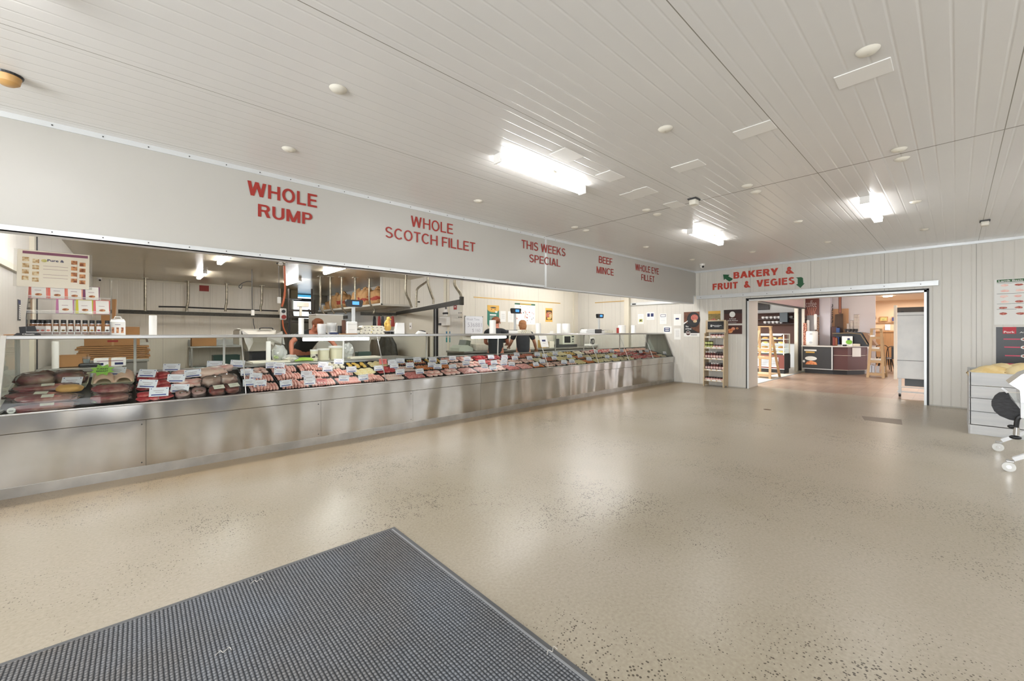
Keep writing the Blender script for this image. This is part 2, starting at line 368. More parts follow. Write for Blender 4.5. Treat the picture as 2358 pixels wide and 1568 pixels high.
b = MB(); b.box((XR-0.11, 6.50, 0), (XR, 6.66, ZC), CREAM, 0.01); struct(b.build('trim_6'))
b = MB(); b.box((XL, YB+0.12, 1.98), (XL+0.03, 7.2, 2.04), CREAM); struct(b.build('trim_7'))
b = MB(); b.box((XL, 7.52, 0), (XL+0.04, 7.72, ZC), CREAM); b.box((XL, 7.64, 0), (XL+0.05, 7.67, ZC), DARK); struct(b.build('trim_8'))
GOLD = M('brass_strip', '#c9a25c', 0.4, 0.2)
b = MB(); b.box((6.396, Y3-0.012, 2.235), (9.8, Y3, 2.262), GOLD); b.box((XR-0.012, 6.7, 2.262), (XR, 7.77, 2.285), GOLD); struct(b.build('trim_9'))
# ------------------------------------------------------------------ ceiling fixtures
TUBE = M('lit_diffuser', '#ffffff', 0.4, emit=10.0); TUBE.node_tree.nodes['Principled BSDF'].inputs['Emission Color'].default_value = lin('#ffffff')
BODY = M('batten_white', '#eceae6', 0.35)
def batten(loc, rz, label, group, tubem=TUBE, L=1.2):
    t = thing('batten_light', label, 'light', loc, rz, group)
    q = MB(); q.box((-L/2, -0.035, -0.03), (L/2, 0.035, 0), BODY, 0.004); q.box((-L/2-0.012, -0.045, -0.085), (-L/2+0.012, 0.045, 0), BODY, 0.006); q.box((L/2-0.012, -0.045, -0.085), (L/2+0.012, 0.045, 0), BODY, 0.006)
    q.build('housing', t)
    q = MB(); q.prism([(-0.05, -0.03), (0.05, -0.03), (0.045, -0.065), (0.025, -0.08), (-0.025, -0.08), (-0.045, -0.065)], -L/2+0.014, L/2-0.014, tubem, X=Matrix.Rotation(PI/2, 4, 'Y') @ Matrix.Rotation(PI/2, 4, 'Z'))
    q.build('diffuser', t); return t
g = 'batten lights on the saleroom ceiling'
l1 = batten((2.935, 2.735, ZC), 0, 'largest lit batten light, above the THIS WEEKS SPECIAL end of the saleroom', g)
l2 = dup(l1, (6.79, 2.745, ZC), (0, 0, 0), 'lit batten light on the ceiling near the WHOLE EYE FILLET lettering')
l3 = dup(l1, (6.8, 0.72, ZC), (0, 0, 0), 'lit batten light on the ceiling in front of the bakery opening')
for k, (x, y) in enumerate(((-1.0, 2.74), (-1.0, 0.72), (2.95, -1.3), (-1.0, -1.3), (6.8, -1.9))):
    dup(l1, (x, y, ZC), (0, 0, 0), 'lit batten light over the saleroom behind the camera, %s of five' % ORD[k])
TUB2 = M('lit_diffuser_cool', '#ffffff', 0.4, emit=30.0)
g = 'batten lights on the butchery ceiling'
lb = batten((1.32, 10.3, ZC), PI/2, 'nearer lit butchery batten light, left of the orange air hose', g, TUB2, 1.5)
dup(lb, (1.25, 13.75, ZC), label='farther lit butchery batten light, above the small red wall sign')
dup(lb, (3.48, 13.75, ZC), label='lit batten light in the butchery just right of the orange air hose')
dup(lb, (3.57, 10.35, ZC), label='lit batten light in the butchery before the paper sacks, nearer the bulkhead')
for k, (x, y) in enumerate(((2.2, 5.9), (5.6, 5.9), (8.8, 5.9), (8.8, 6.9), (-0.2, 5.9))):  # unseen battens added over the counter to brighten the butchery
    dup(lb, (x, y, ZC), (0, 0, 0), label='added fill batten light behind the bulkhead above the counter, %s of five' % ORD[k])
CAPM = M('aged_cap', '#dcd7ca', 0.5)
g = 'round fixing caps in rows across the ceiling'; first = None
for i, x in enumerate((-1.05, 0.95, 3.0, 4.82, 5.10, 6.9, 8.85)):
    for j, y in enumerate((0.335, 1.52, 2.70, 3.875)):
        if (x, y) == (0.95, 0.335): continue
        if first is None:
            q = MB(); q.lathe([(0.003, -0.022), (0.025, -0.021), (0.045, -0.012), (0.055, 0)], CAPM, 20, cap=False); first = tag(q.build('ceiling_cap', smooth=True), None, 'cap', g)
            o = first
        else: o = dup(first)
        o.location = (x, y, ZC-0.001); o['label'] = 'cream ceiling cap, %s crosswise row from left, %s one towards the bulkhead' % (ORD[i], ORD[j])
g = 'square vent plates on the ceiling'; first = None
for k, (u, v, sx, sy) in enumerate([(1988, 170, .13, .15), (1738, 299, .13, .15), (1585, 382, .13, .15), (1305, 357, .13, .15), (1405, 405, .13, .13), (1456, 450, .13, .13), (1486, 440, .13, .13), (1554, 471, .13, .13)]):
    if first is None:
        q = MB(); q.box((-0.13, -0.09, -0.006), (0.13, 0.09, 0), BODY, 0.003); first = tag(q.build('cover_plate'), None, 'plate', g); o = first
    else: o = dup(first)
    p = PZ(u, v, ZC); o.location = (p.x, p.y, ZC); o.rotation_euler = (0, 0, PI/2 if k < 3 else 0)
    o['label'] = 'flat white cover plate on the ceiling, %s counted from the right edge of the view' % ORD[k]
q = MB(); q.box((0, 0, -0.004), (0.75, 0.14, 0), BODY); q.box((0.8, 0.02, -0.004), (1.4, 0.15, 0), BODY)
o = q.build('repair_strip', loc=(5.9, 2.42, ZC)); tag(o, 'flat white repair strips on the ceiling beside the second batten light', 'plate')
def detector(u, v, label, r=0.05, cx=CAPM):
    p = PZ(u, v, ZC); t = thing('motion_sensor', label, 'sensor', (p.x, p.y, ZC))
    q = MB(); q.box((-r*1.3, -r, -0.015), (r*1.3, r, 0), DARK, 0.003); q.build('mounting_plate', t)
    q = MB(); q.box((-r, -r*0.8, -0.075), (r, r*0.8, -0.012), cx, 0.012); q.build('sensor_body', t, True)
detector(1598, 458, 'white motion sensor on a dark plate where two ceiling joints cross')
detector(2268, 508, 'white motion sensor on the far right of the ceiling')
p = PZ(18, 172, ZC); t = thing('round_alarm', 'yellowed round detector on a dark base at the far left of the ceiling', 'detector', (p.x, p.y, ZC))
q = MB(); q.lathe([(0.062, -0.012), (0.066, 0)], BLACK, 24); q.build('base', t)
q = MB(); q.lathe([(0.0, -0.066), (0.03, -0.065), (0.05, -0.05), (0.058, -0.012)], M('yellowed_plastic', '#c69a5e', 0.35), 24); q.build('housing', t, True)
def camera_dome(loc, label, rz=0):
    t = thing('security_camera', label, 'camera', loc, rz)
    q = MB(); q.lathe([(0.05, -0.03), (0.055, 0)], WHITE, 20); q.build('base', t)
    q = MB(); q.blob((0, 0, -0.06), (0.045, 0.045, 0.045), WHITE, 3); q.build('housing', t, True)
    q = MB(); q.cyl((0, -0.036, -0.068), (0, -0.047, -0.072), 0.026, BLACK, 16); q.build('lens', t)
camera_dome((9.62, 3.98, ZC), 'white dome security camera above the word BAKERY', -0.8)
camera_dome((XL+0.15, 16.3, ZC-0.05), 'small security camera at the back left corner of the butchery', 0.3)
# ------------------------------------------------------------------ vinyl lettering
def glyphs(t=0.17):
    G = {}
    def r(x0, y0, x1, y1): return [(x0, y0), (x1, y0), (x1, y1), (x0, y1)]
    def d(x0, y0, x1, y1, w=None): w = (w or t*1.12)/2; return [(x0-w, y0), (x0+w, y0), (x1+w, y1), (x1-w, y1)]
    def a(cx, cy, rx, ry, a0, a1, n=14):
        A = [math.radians(a0+(a1-a0)*i/n) for i in range(n+1)]
        return [[(cx+rx*math.cos(A[i]), cy+ry*math.sin(A[i])), (cx+rx*math.cos(A[i+1]), cy+ry*math.sin(A[i+1])),
                 (cx+(rx-t)*math.cos(A[i+1]), cy+(ry-t*.92)*math.sin(A[i+1])), (cx+(rx-t)*math.cos(A[i]), cy+(ry-t*.92)*math.sin(A[i]))] for i in range(n)]
    G['H'] = (0.72, [r(0, 0, t, 1), r(0.72-t, 0, 0.72, 1), r(t, .43, .72-t, .43+t*.9)])
    G['W'] = (1.04, [d(.27, 0, .09, 1), d(.27, 0, .52, 1), d(.77, 0, .52, 1), d(.77, 0, .95, 1)])
    G['O'] = (0.8, a(.4, .5, .4, .52, 0, 360, 28))
    G['L'] = (0.58, [r(0, 0, t, 1), r(t, 0, .58, t*.9)])
    G['E'] = (0.62, [r(0, 0, t, 1), r(t, 0, .62, t*.9), r(t, 1-t*.9, .61, 1), r(t, .44, .57, .44+t*.9)])
    G['F'] = (0.58, [r(0, 0, t, 1), r(t, 1-t*.9, .58, 1), r(t, .42, .52, .42+t*.9)])
    bowl = lambda y0, y1, x=.64: [r(t, y1-t*.9, x-.24, y1), r(t, y0, x-.24, y0+t*.9)]+a(x-.25, (y0+y1)/2, .25, (y1-y0)/2, -90, 90)
    G['P'] = (0.65, [r(0, 0, t, 1)]+bowl(.4, 1, .65))
    G['R'] = (0.7, [r(0, 0, t, 1)]+bowl(.42, 1, .67)+[d(.60, 0, .44, .46, t*1.15)])
    G['B'] = (0.69, [r(0, 0, t, 1)]+bowl(.44, 1, .66)+bowl(0, .44+t*.9, .69))
    G['U'] = (0.71, [r(0, .34, t, 1), r(.71-t, .34, .71, 1)]+a(.355, .35, .355, .37, 180, 360))
    G['M'] = (0.86, [r(0, 0, t, 1), r(.86-t, 0, .86, 1), d(.43, 0, .1, 1), d(.43, 0, .76, 1)])
    G['N'] = (0.72, [r(0, 0, t, 1), r(.72-t, 0, .72, 1), d(.72-t*.62, 0, t*.62, 1, t*1.2)])
    G['S'] = (0.66, a(.33, .735, .31, .285, 20, 270)+a(.33, .27, .33, .29, -160, 90))
    G['C'] = (0.74, a(.4, .5, .4, .52, 42, 318, 24))
    G['G'] = (0.8, a(.4, .5, .4, .52, 42, 330, 24)+[r(.78-t, .05, .78, .5), r(.44, .38, .78, .38+t*.85)])
    G['T'] = (0.64, [r(.32-t/2, 0, .32+t/2, 1), r(0, 1-t*.9, .64, 1)])
    G['I'] = (t, [r(0, 0, t, 1)])
    G['K'] = (0.74, [r(0, 0, t, 1), d(t*.8, .32, .62, 1, t*1.3), d(.64, 0, .3, .6, t*1.25)])
    G['A'] = (0.78, [d(.09, 0, .39, 1), d(.69, 0, .39, 1), r(.2, .22, .58, .22+t*.85)])
    G['Y'] = (0.74, [r(.37-t/2, 0, .37+t/2, .44), d(.37, .38, .1, 1), d(.37, .38, .64, 1)])
    G['V'] = (0.74, [d(.37, 0, .1, 1), d(.37, 0, .64, 1)])
    G['&'] = (0.78, a(.33, .76, .2, .24, -50, 230)+a(.29, .27, .29, .29, 70, 400)+[d(.7, 0, .24, .66, t*1.15)])
    G[' '] = (0.22, [])
    return G
GL = {}
def block(q, txt, x0, y0, x1, y1, m, t=0.17):
    G = GL.setdefault(t, glyphs(t)); x = 0; P = []
    for ch in txt:
        w, polys = G[ch]
        P += [[(px+x, py) for px, py in pl] for pl in polys]; x += w+0.11
    W = x-0.11
    for i, pl in enumerate(P): q.flat([(x0+(a/W)*(x1-x0), y0+b_*(y1-y0)) for a, b_ in pl], i*0.00004, m)
def words(lines, name, label, plane, m=RED, bold=0.18):
    """lines: text, left u, right u, top-left v, bottom-left v on a wall plane ('Y' bulkhead / 'X' right wall)"""
    P = PY if plane == 'Y' else PX; k = YB-0.005 if plane == 'Y' else XR-0.004
    f = P(lines[0][1], lines[0][4], k); t = thing(name, label, 'lettering', f, rot=RY if plane == 'Y' else RX)
    for s, u0, u1, v0, v1 in lines:
        a = P(u0, v0, k); c = P(u0, v1, k); d = P(u1, v0, k); q = MB()
        x0, x1 = ((c.x-f.x), (d.x-f.x)) if plane == 'Y' else (-(c.y-f.y), -(d.y-f.y))
        block(q, s, x0, c.z-f.z, x1, a.z-f.z, m, bold); q.build('lettering_line', t)
    return t
words([('WHOLE', 570, 730, 415, 448), ('RUMP', 594, 719, 469, 498)], 'sign_lettering', 'large red lettering WHOLE RUMP on the white bulkhead', 'Y')
words([('WHOLE', 946, 1043, 496, 521), ('SCOTCH FILLET', 887, 1094, 521, 546)], 'sign_lettering', 'red lettering WHOLE SCOTCH FILLET on the white bulkhead', 'Y', bold=0.145)
words([('THIS WEEKS', 1201, 1302, 551.5, 571), ('SPECIAL', 1219, 1290, 585, 603)], 'sign_lettering', 'red lettering THIS WEEKS SPECIAL on the white bulkhead', 'Y', bold=0.15)
words([('BEEF', 1379, 1410, 589, 605), ('MINCE', 1374, 1413, 613, 628.5)], 'sign_lettering', 'small red lettering BEEF MINCE on the white bulkhead', 'Y', bold=0.15)
words([('WHOLE EYE', 1463, 1517, 607, 622), ('FILLET', 1477, 1507, 631, 645)], 'sign_lettering', 'small red lettering WHOLE EYE FILLET on the white bulkhead', 'Y', bold=0.15)
words([('BAKERY  &', 1689, 1828, 627, 642), ('FRUIT  &  VEGIES', 1641, 1830, 653.5, 668)], 'sign_lettering', 'red lettering BAKERY & FRUIT & VEGIES above the bakery opening', 'X', M('sign_red_bright', '#c03f2c', 0.45), 0.24)
def arrow(poly, label):
    k = XR-0.004; P = [PX(u, v, k) for u, v in poly]; f = P[0]
    q = MB(); q.prism([(-(p.y-f.y), p.z-f.z) for p in P], 0, 0.002, GREEN); tag(q.build('direction_arrow', loc=f, rot=RX), label, 'arrow')
arrow([(1665, 632), (1680, 632.5), (1677, 636), (1688, 642), (1684, 646), (1679, 648), (1670, 642), (1667, 645)], 'green arrow pointing up left beside the word BAKERY')
arrow([(1831, 639), (1845, 638), (1849, 640), (1850, 652), (1853, 652.5), (1843, 663), (1833, 655), (1837, 654), (1837, 642), (1835, 640)], 'green arrow pointing down right beside the word VEGIES')
# ================================================================== DISPLAY COUNTER
def steel_front():
    m = bpy.data.materials.new('brushed_steel_front'); m.use_nodes = True; nt = m.node_tree; N = nt.nodes; L = nt.links; b = N['Principled BSDF']
    b.inputs['Metallic'].default_value = 1; b.inputs['Roughness'].default_value = 0.2; b.inputs['Anisotropic'].default_value = 0.5
    tc = N.new('ShaderNodeTexCoord'); mp = N.new('ShaderNodeMapping'); mp.inputs['Scale'].default_value = (1.5, 1, 0.4); L.new(tc.outputs['Object'], mp.inputs[0])
    n1 = N.new('ShaderNodeTexNoise'); n1.inputs['Scale'].default_value = 1.25; n1.inputs['Detail'].default_value = 1; L.new(mp.outputs[0], n1.inputs['Vector'])
    b1 = N.new('ShaderNodeBump'); b1.inputs['Distance'].default_value = 0.12; L.new(n1.outputs['Fac'], b1.inputs['Height'])
    L.new(b1.outputs[0], b.inputs['Normal'])
    n3 = N.new('ShaderNodeTexNoise'); n3.inputs['Scale'].default_value = 3; n3.inputs['Detail'].default_value = 6; L.new(tc.outputs['Object'], n3.inputs['Vector'])
    r2 = N.new('ShaderNodeValToRGB'); r2.color_ramp.elements[0].position = 0.3; r2.color_ramp.elements[1].position = 0.7
    r2.color_ramp.elements[0].color = lin('#b9b5b0'); r2.color_ramp.elements[1].color = lin('#cccac7'); L.new(n3.outputs['Fac'], r2.inputs[0]); L.new(r2.outputs[0], b.inputs['Base Color'])
    return m
SFR = steel_front(); GLASS = glassy('case_glass', '#f0f5f2', 0.01, 0.0, 1.22)
CY = 5.18; SHZ = 1.318
def case_unit(x0, x1, seams, divs, posts, label, lend, rend):
    t = thing('display_counter', label, 'display case', (x0, CY, 0))
    L = x1-x0
    q = MB(); cuts = [0]+[s-x0 for s in seams]+[L]
    for a, c in zip(cuts[:-1], cuts[1:]): q.box((a+0.001, 0, 0.0), (c-0.001, 0.012, 0.518), SFR)
    for s in cuts[1:-1]:
        for z in (0.12, 0.48): q.cyl((s-0.03, -0.002, z), (s-0.03, 0.002, z), 0.006, DARK, 8)
    q.build('front_panel', t)
    q = MB(); q.box((0, -0.018, 0.524), (L-0.002, 0.01, 0.672), SFR, 0.003); q.box((0, -0.022, 0.668), (L-0.002, 0.03, 0.684), STEEL, 0.004); q.build('bumper_panel', t)
    q = MB(); q.box((0, -0.006, 0), (L, 0.0, 0.085), M('kick_steel', '#bdbbb6', 0.35, 0.9, noise_s=5, var=0.15), 0.0); q.build('kick_strip', t)
    q = MB(); q.box((0.0, 0.012, 0), (L, 0.86, 0.6), DARK)
    q.prism([(0.03, 0.6), (0.84, 0.6), (0.84, deck(CY+0.84)-0.008), (0.03, deck(CY+0.03)-0.008)], 0, L, M('black_deck', '#151514', 0.45), X=Matrix(((0, 0, 1, 0), (1, 0, 0, 0), (0, 1, 0, 0), (0, 0, 0, 1)))); q.build('cabinet', t)
    q = MB(); q.box((0, 0.84, 0.6), (L, 0.90, 0.925), STEEL, 0.004); q.build('rear_ledge', t)
    ds = [d-x0 for d in divs]; E = [0]+ds+[L]; n = 0
    up = Vector((0, 0.265, 1.28-0.684)); X = Matrix(((1, 0, 0, 0), (0, 0, up.y, 0.006), (0, 0, up.z, 0.684), (0, 0, 0, 1)))
    for a, c in zip(E[:-1], E[1:]):
        q = MB(); g = 0.004
        vs = [(a+g, 0.006, 0.684), (c-g, 0.006, 0.684), (c-g, 0.271, 1.285), (a+g, 0.271, 1.285)]; q.add(vs, [(0, 1, 2, 3)], GLASS); q.build('glass_pane', t)
    for d in ds:
        q = MB(); q.cyl((d, 0.004, 0.68), (d, 0.27, 1.285), 0.006, STEEL, 8); q.build('joint_strip', t)
    q = MB(); q.box((0, 0.255, 1.283), (L, 0.29, SHZ), STEEL, 0.006); q.build('front_rail', t)
    q = MB(); q.box((0, 0.29, 1.302), (L, 0.80, 1.316), M('frosted_shelf', '#cfd2d2', 0.25, 0.4)); q.box((0, 0.78, 1.29), (L, 0.81, 1.318), STEEL); q.build('top_shelf', t)
    for p in posts:
        q = MB(); q.cyl((p-x0, 0.74, deck(CY+0.74)-0.01), (p-x0, 0.72, 1.302), 0.012, WHITE, 10); q.build('shelf_post', t)
    for side, xx in ((lend, 0.0), (rend, L)):
        if not side: continue
        a = xx if side == 1 else xx-0.03; pl = [(0.0, 0.684), (0.86, 0.684), (0.80, 1.318), (0.25, 1.318)]; inn = [(0.035, 0.70), (0.82, 0.70), (0.77, 1.29), (0.275, 1.29)]
        P = lambda p, x: (x, p[0], p[1])
        q = MB(); n = 4; vs = [P(p, a) for p in pl]+[P(p, a) for p in inn]+[P(p, a+0.03) for p in pl]+[P(p, a+0.03) for p in inn]
        fs = []
        for i in range(4):
            j = (i+1) % 4; fs += [(i, j, 4+j, 4+i), (8+i, 12+i, 12+j, 8+j), (i, 8+i, 8+j, j), (4+i, 4+j, 12+j, 12+i)]
        q.add(vs, fs, WHITE if side == 1 else STEEL); q.build('end_frame', t)
        q = MB(); q.add([P(p, a+0.015) for p in inn], [(0, 1, 2, 3)], GLASS); q.build('end_glass', t)
    return t
case_unit(-0.858, 4.06, [0.05, 1.62, 2.85], [0.853, 2.45], [-0.03, 0.75, 2.15, 3.5], 'long stainless meat display counter, left unit, with slanted glass front and open shelf on top', 1, 0)
case_unit(4.062, 10.69, [4.9, 6.05, 7.5, 9.1], [5.68, 7.27, 8.47, 9.6], [5.05, 6.7, 7.7, 9.2], 'stainless meat display counter, far right unit, ending at the right wall', 0, 2)
LEDM = M('case_lamp_white', '#ffffff', 0.4, emit=9)
for k, (a, c, lb) in enumerate(((1.50, 2.36, 'lit white tube lamp under the counter shelf, left of the egg trays'), (4.12, 4.9, 'lit white tube lamp under the counter shelf in front of the two shop assistants'))):
    t = thing('case_lamp', lb, 'light', (a, CY+0.34, 1.285)); q = MB(); q.box((0, -0.03, -0.012), (c-a, 0.03, 0.016), ALU, 0.003); q.build('housing', t)
    q = MB(); q.cyl((0.01, -0.01, -0.03), (c-a-0.01, -0.01, -0.03), 0.02, LEDM, 14); q.build('tube', t, True)
# ================================================================== TRAYS AND MEAT
TILT = math.atan(DSL)
def meat(name, c1, c2, s=18, thr=(0.4, 0.6), rough=0.32): return M(name, c1, rough, noise_s=s, col2=c2, thr=thr, bump=0.002, bs=40)
RAW = meat('raw_beef', '#c9444a', '#e8a29c', 14, (0.45, 0.72)); RAWD = meat('dark_beef', '#b23a40', '#d98078', 16, (0.45, 0.75)); FAT = M('meat_fat', '#ecd9cd', 0.4, noise_s=20, var=0.06)
PORK = meat('raw_pork', '#ecaca0', '#f6d8cc', 9); PORKR = meat('pork_rind', '#efcfbc', '#e3a797', 7, (0.5, 0.7)); SAUS = meat('sausage_skin', '#e89a8c', '#f3c0b2', 10)
SAUT = meat('sausage_skin_thin', '#e08a7c', '#efb0a2', 12); SAUR = meat('sausage_red', '#cc6a54', '#e09880', 12); CHIC = meat('chicken_flesh', '#e6b3a4', '#efd2c4', 8)
CRUMB = M('yellow_crumb', '#e8d193', 0.8, noise_s=26, col2='#efe2b4', thr=(0.35, 0.6), bump=0.004, bs=50); MARI = meat('orange_marinade', '#d8743a', '#eba672', 16)
PALE = meat('pale_chicken', '#e3d3a8', '#efe3c6', 10); MINC = M('mince', '#cf6866', 0.45, noise_s=55, col2='#e29d96', thr=(0.4, 0.6), bump=0.012, bs=70)
MINP = M('mince_pink', '#d68580', 0.45, noise_s=55, col2='#eebcb2', thr=(0.4, 0.6), bump=0.012, bs=70); SALM = meat('salmon', '#e0805a', '#efae90', 10)
YEL = M('yellow_marinade', '#dfae3c', 0.4, noise_s=14, col2='#ecd28a', thr=(0.4, 0.65)); HERB = M('herb_green', '#8c9a3e', 0.5, noise_s=20, col2='#d9cf8e', thr=(0.4, 0.6))
TRAYB = M('black_tray', '#171716', 0.3); TRAYW = M('cream_tray', '#e7e0c4', 0.35); BALL = M('white_casing', '#e9dfc9', 0.4, noise_s=8, var=0.05)
PROTO = {}
def P_(key, fn):
    if key not in PROTO: PROTO[key] = [fn(), False]
    p = PROTO[key]
    if not p[1]: p[1] = True; return p[0]
    return dup(p[0])
def mk_sausage(n, m, L, r, bend=0.012):
    def f():
        q = MB(); k = 11; pts = []; rs = []
        for i in range(k):
            t = i/(k-1); pts.append((bend*math.sin(PI*t), (t-0.5)*L, r)); rs.append(r*max(0.15, min(1.0, (1-abs(2*t-1))*L/r*0.55)**0.5))
        q.tube(pts, rs, m, 8); return q.build(n, smooth=True, ang=80)
    return f
def mk_blob(n, m, r, amp=0.25, seed=0, sub=2, fat=None, pw=1.0):
    def f():
        q = MB(); q.blob((0, 0, r[2]*0.8), r, m, sub, amp, 1.3, seed, pw=pw)
        if fat: q.blob((r[0]*0.12, r[1]*0.16, r[2]*0.74), (r[0]*1.0, r[1]*0.95, r[2]*0.8), fat, sub, amp, 1.3, seed, pw=pw)
        return q.build(n, smooth=True, ang=80)
    return f
def mk_slice(n, m, m2=None, L=0.10, W=0.05, seed=0):
    def f():
        q = MB(); k = 12; a = []; c = []
        for i in range(k+1):
            t = i/k-0.5; wv = 0.006*noise.noise(Vector((t*5, seed, 0))); a.append((-W/2+wv*2, t*L, 0.004+wv)); c.append((W/2+wv*2, t*L, 0.012+wv))
        for lo, hi, mm in ((0, 0.72, m), (0.72, 1.0, m2 or m)):
            vs = [tuple(Vector(a[i]).lerp(Vector(c[i]), lo)) for i in range(k+1)]+[tuple(Vector(a[i]).lerp(Vector(c[i]), hi)) for i in range(k+1)]
            vs += [(x, y, z-0.006) for x, y, z in vs]; K = k+1; fs = []
            for i in range(k): fs += [(i, i+K, i+K+1, i+1), (2*K+i, 2*K+i+1, 3*K+i+1, 3*K+i), (i, i+1, 2*K+i+1, 2*K+i), (K+i, 3*K+i, 3*K+i+1, K+i+1)]
            q.add(vs, fs, mm)
        return q.build(n, smooth=True)
    return f
def mk_kebab():
    r = bpy.data.objects.new('kebab', None); COL.objects.link(r)
    q = MB(); q.cyl((0, -0.11, 0.014), (0, 0.11, 0.014), 0.002, WOOD, 6); q.build('skewer', r)
    mm = [RAW, YEL, PALE, RED, RAW, HERB, YEL]
    for i in range(7): q = MB(); q.blob((0, -0.075+i*0.024, 0.014), (0.014, 0.011, 0.013), mm[i], 1, 0.2, 2, i); q.build('chunk', r, True)
    return r
def mk_chop():
    r = bpy.data.objects.new('lamb_chop', None); COL.objects.link(r)
    q = MB(); q.blob((0, 0, 0.014), (0.034, 0.042, 0.014), RAW, 2, 0.3, 1.4, 3); q.build('lean_meat', r, True)
    q = MB(); q.tube([(0.037*math.cos(t), 0.046*math.sin(t), 0.013) for t in [i*0.3-0.5 for i in range(11)]], 0.009, FAT, 6); q.build('fat_rim', r, True)
    q = MB(); q.tube([(-0.01, -0.03, 0.018), (-0.025, -0.07, 0.022), (-0.03, -0.1, 0.022)], [0.009, 0.006, 0.005], FAT, 6); q.build('bone', r, True); return r
def mk_tray(w, d, m=TRAYB, h=0.022):
    def f():
        q = MB(); a, c = w/2, d/2; k = 0.016
        vs = [(-a+k, -c+k, 0.003), (a-k, -c+k, 0.003), (a-k, c-k, 0.003), (-a+k, c-k, 0.003), (-a, -c, h), (a, -c, h), (a, c, h), (-a, c, h),
              (-a-.006, -c-.006, h), (a+.006, -c-.006, h), (a+.006, c+.006, h), (-a-.006, c+.006, h), (-a+k-.003, -c+k-.003, 0), (a-k+.003, -c+k-.003, 0), (a-k+.003, c-k+.003, 0), (-a+k-.003, c-k+.003, 0)]
        fs = [(0, 1, 2, 3)]+[(i, 4+i, 4+(i+1) % 4, (i+1) % 4) for i in range(4)]+[(4+i, 8+i, 8+(i+1) % 4, 4+(i+1) % 4) for i in range(4)]+[(8+i, 12+i, 12+(i+1) % 4, 8+(i+1) % 4) for i in range(4)]+[(15, 14, 13, 12)]
        q.add(vs, fs, m); return q.build('meat_tray')
    return f
def mk_mince(m, nm):
    def f():
        q = MB(); g = bmesh.new(); bmesh.ops.create_grid(g, x_segments=22, y_segments=18, size=1); vs = []
        for v in g.verts:
            x, y = v.co.x, v.co.y; e = max(0, (1-x**4)*(1-y**4)); vs.append((x*0.142, y*0.112, 0.004+0.042*e**0.5*(1+0.25*noise.noise(Vector((x*3, y*3, 2))))+0.006*noise.noise(Vector((x*14, y*12, 5)))*e))
        q.add(vs, [tuple(v.index for v in f_.verts) for f_ in g.faces], m); g.free(); return q.build(nm, smooth=True)
    return f
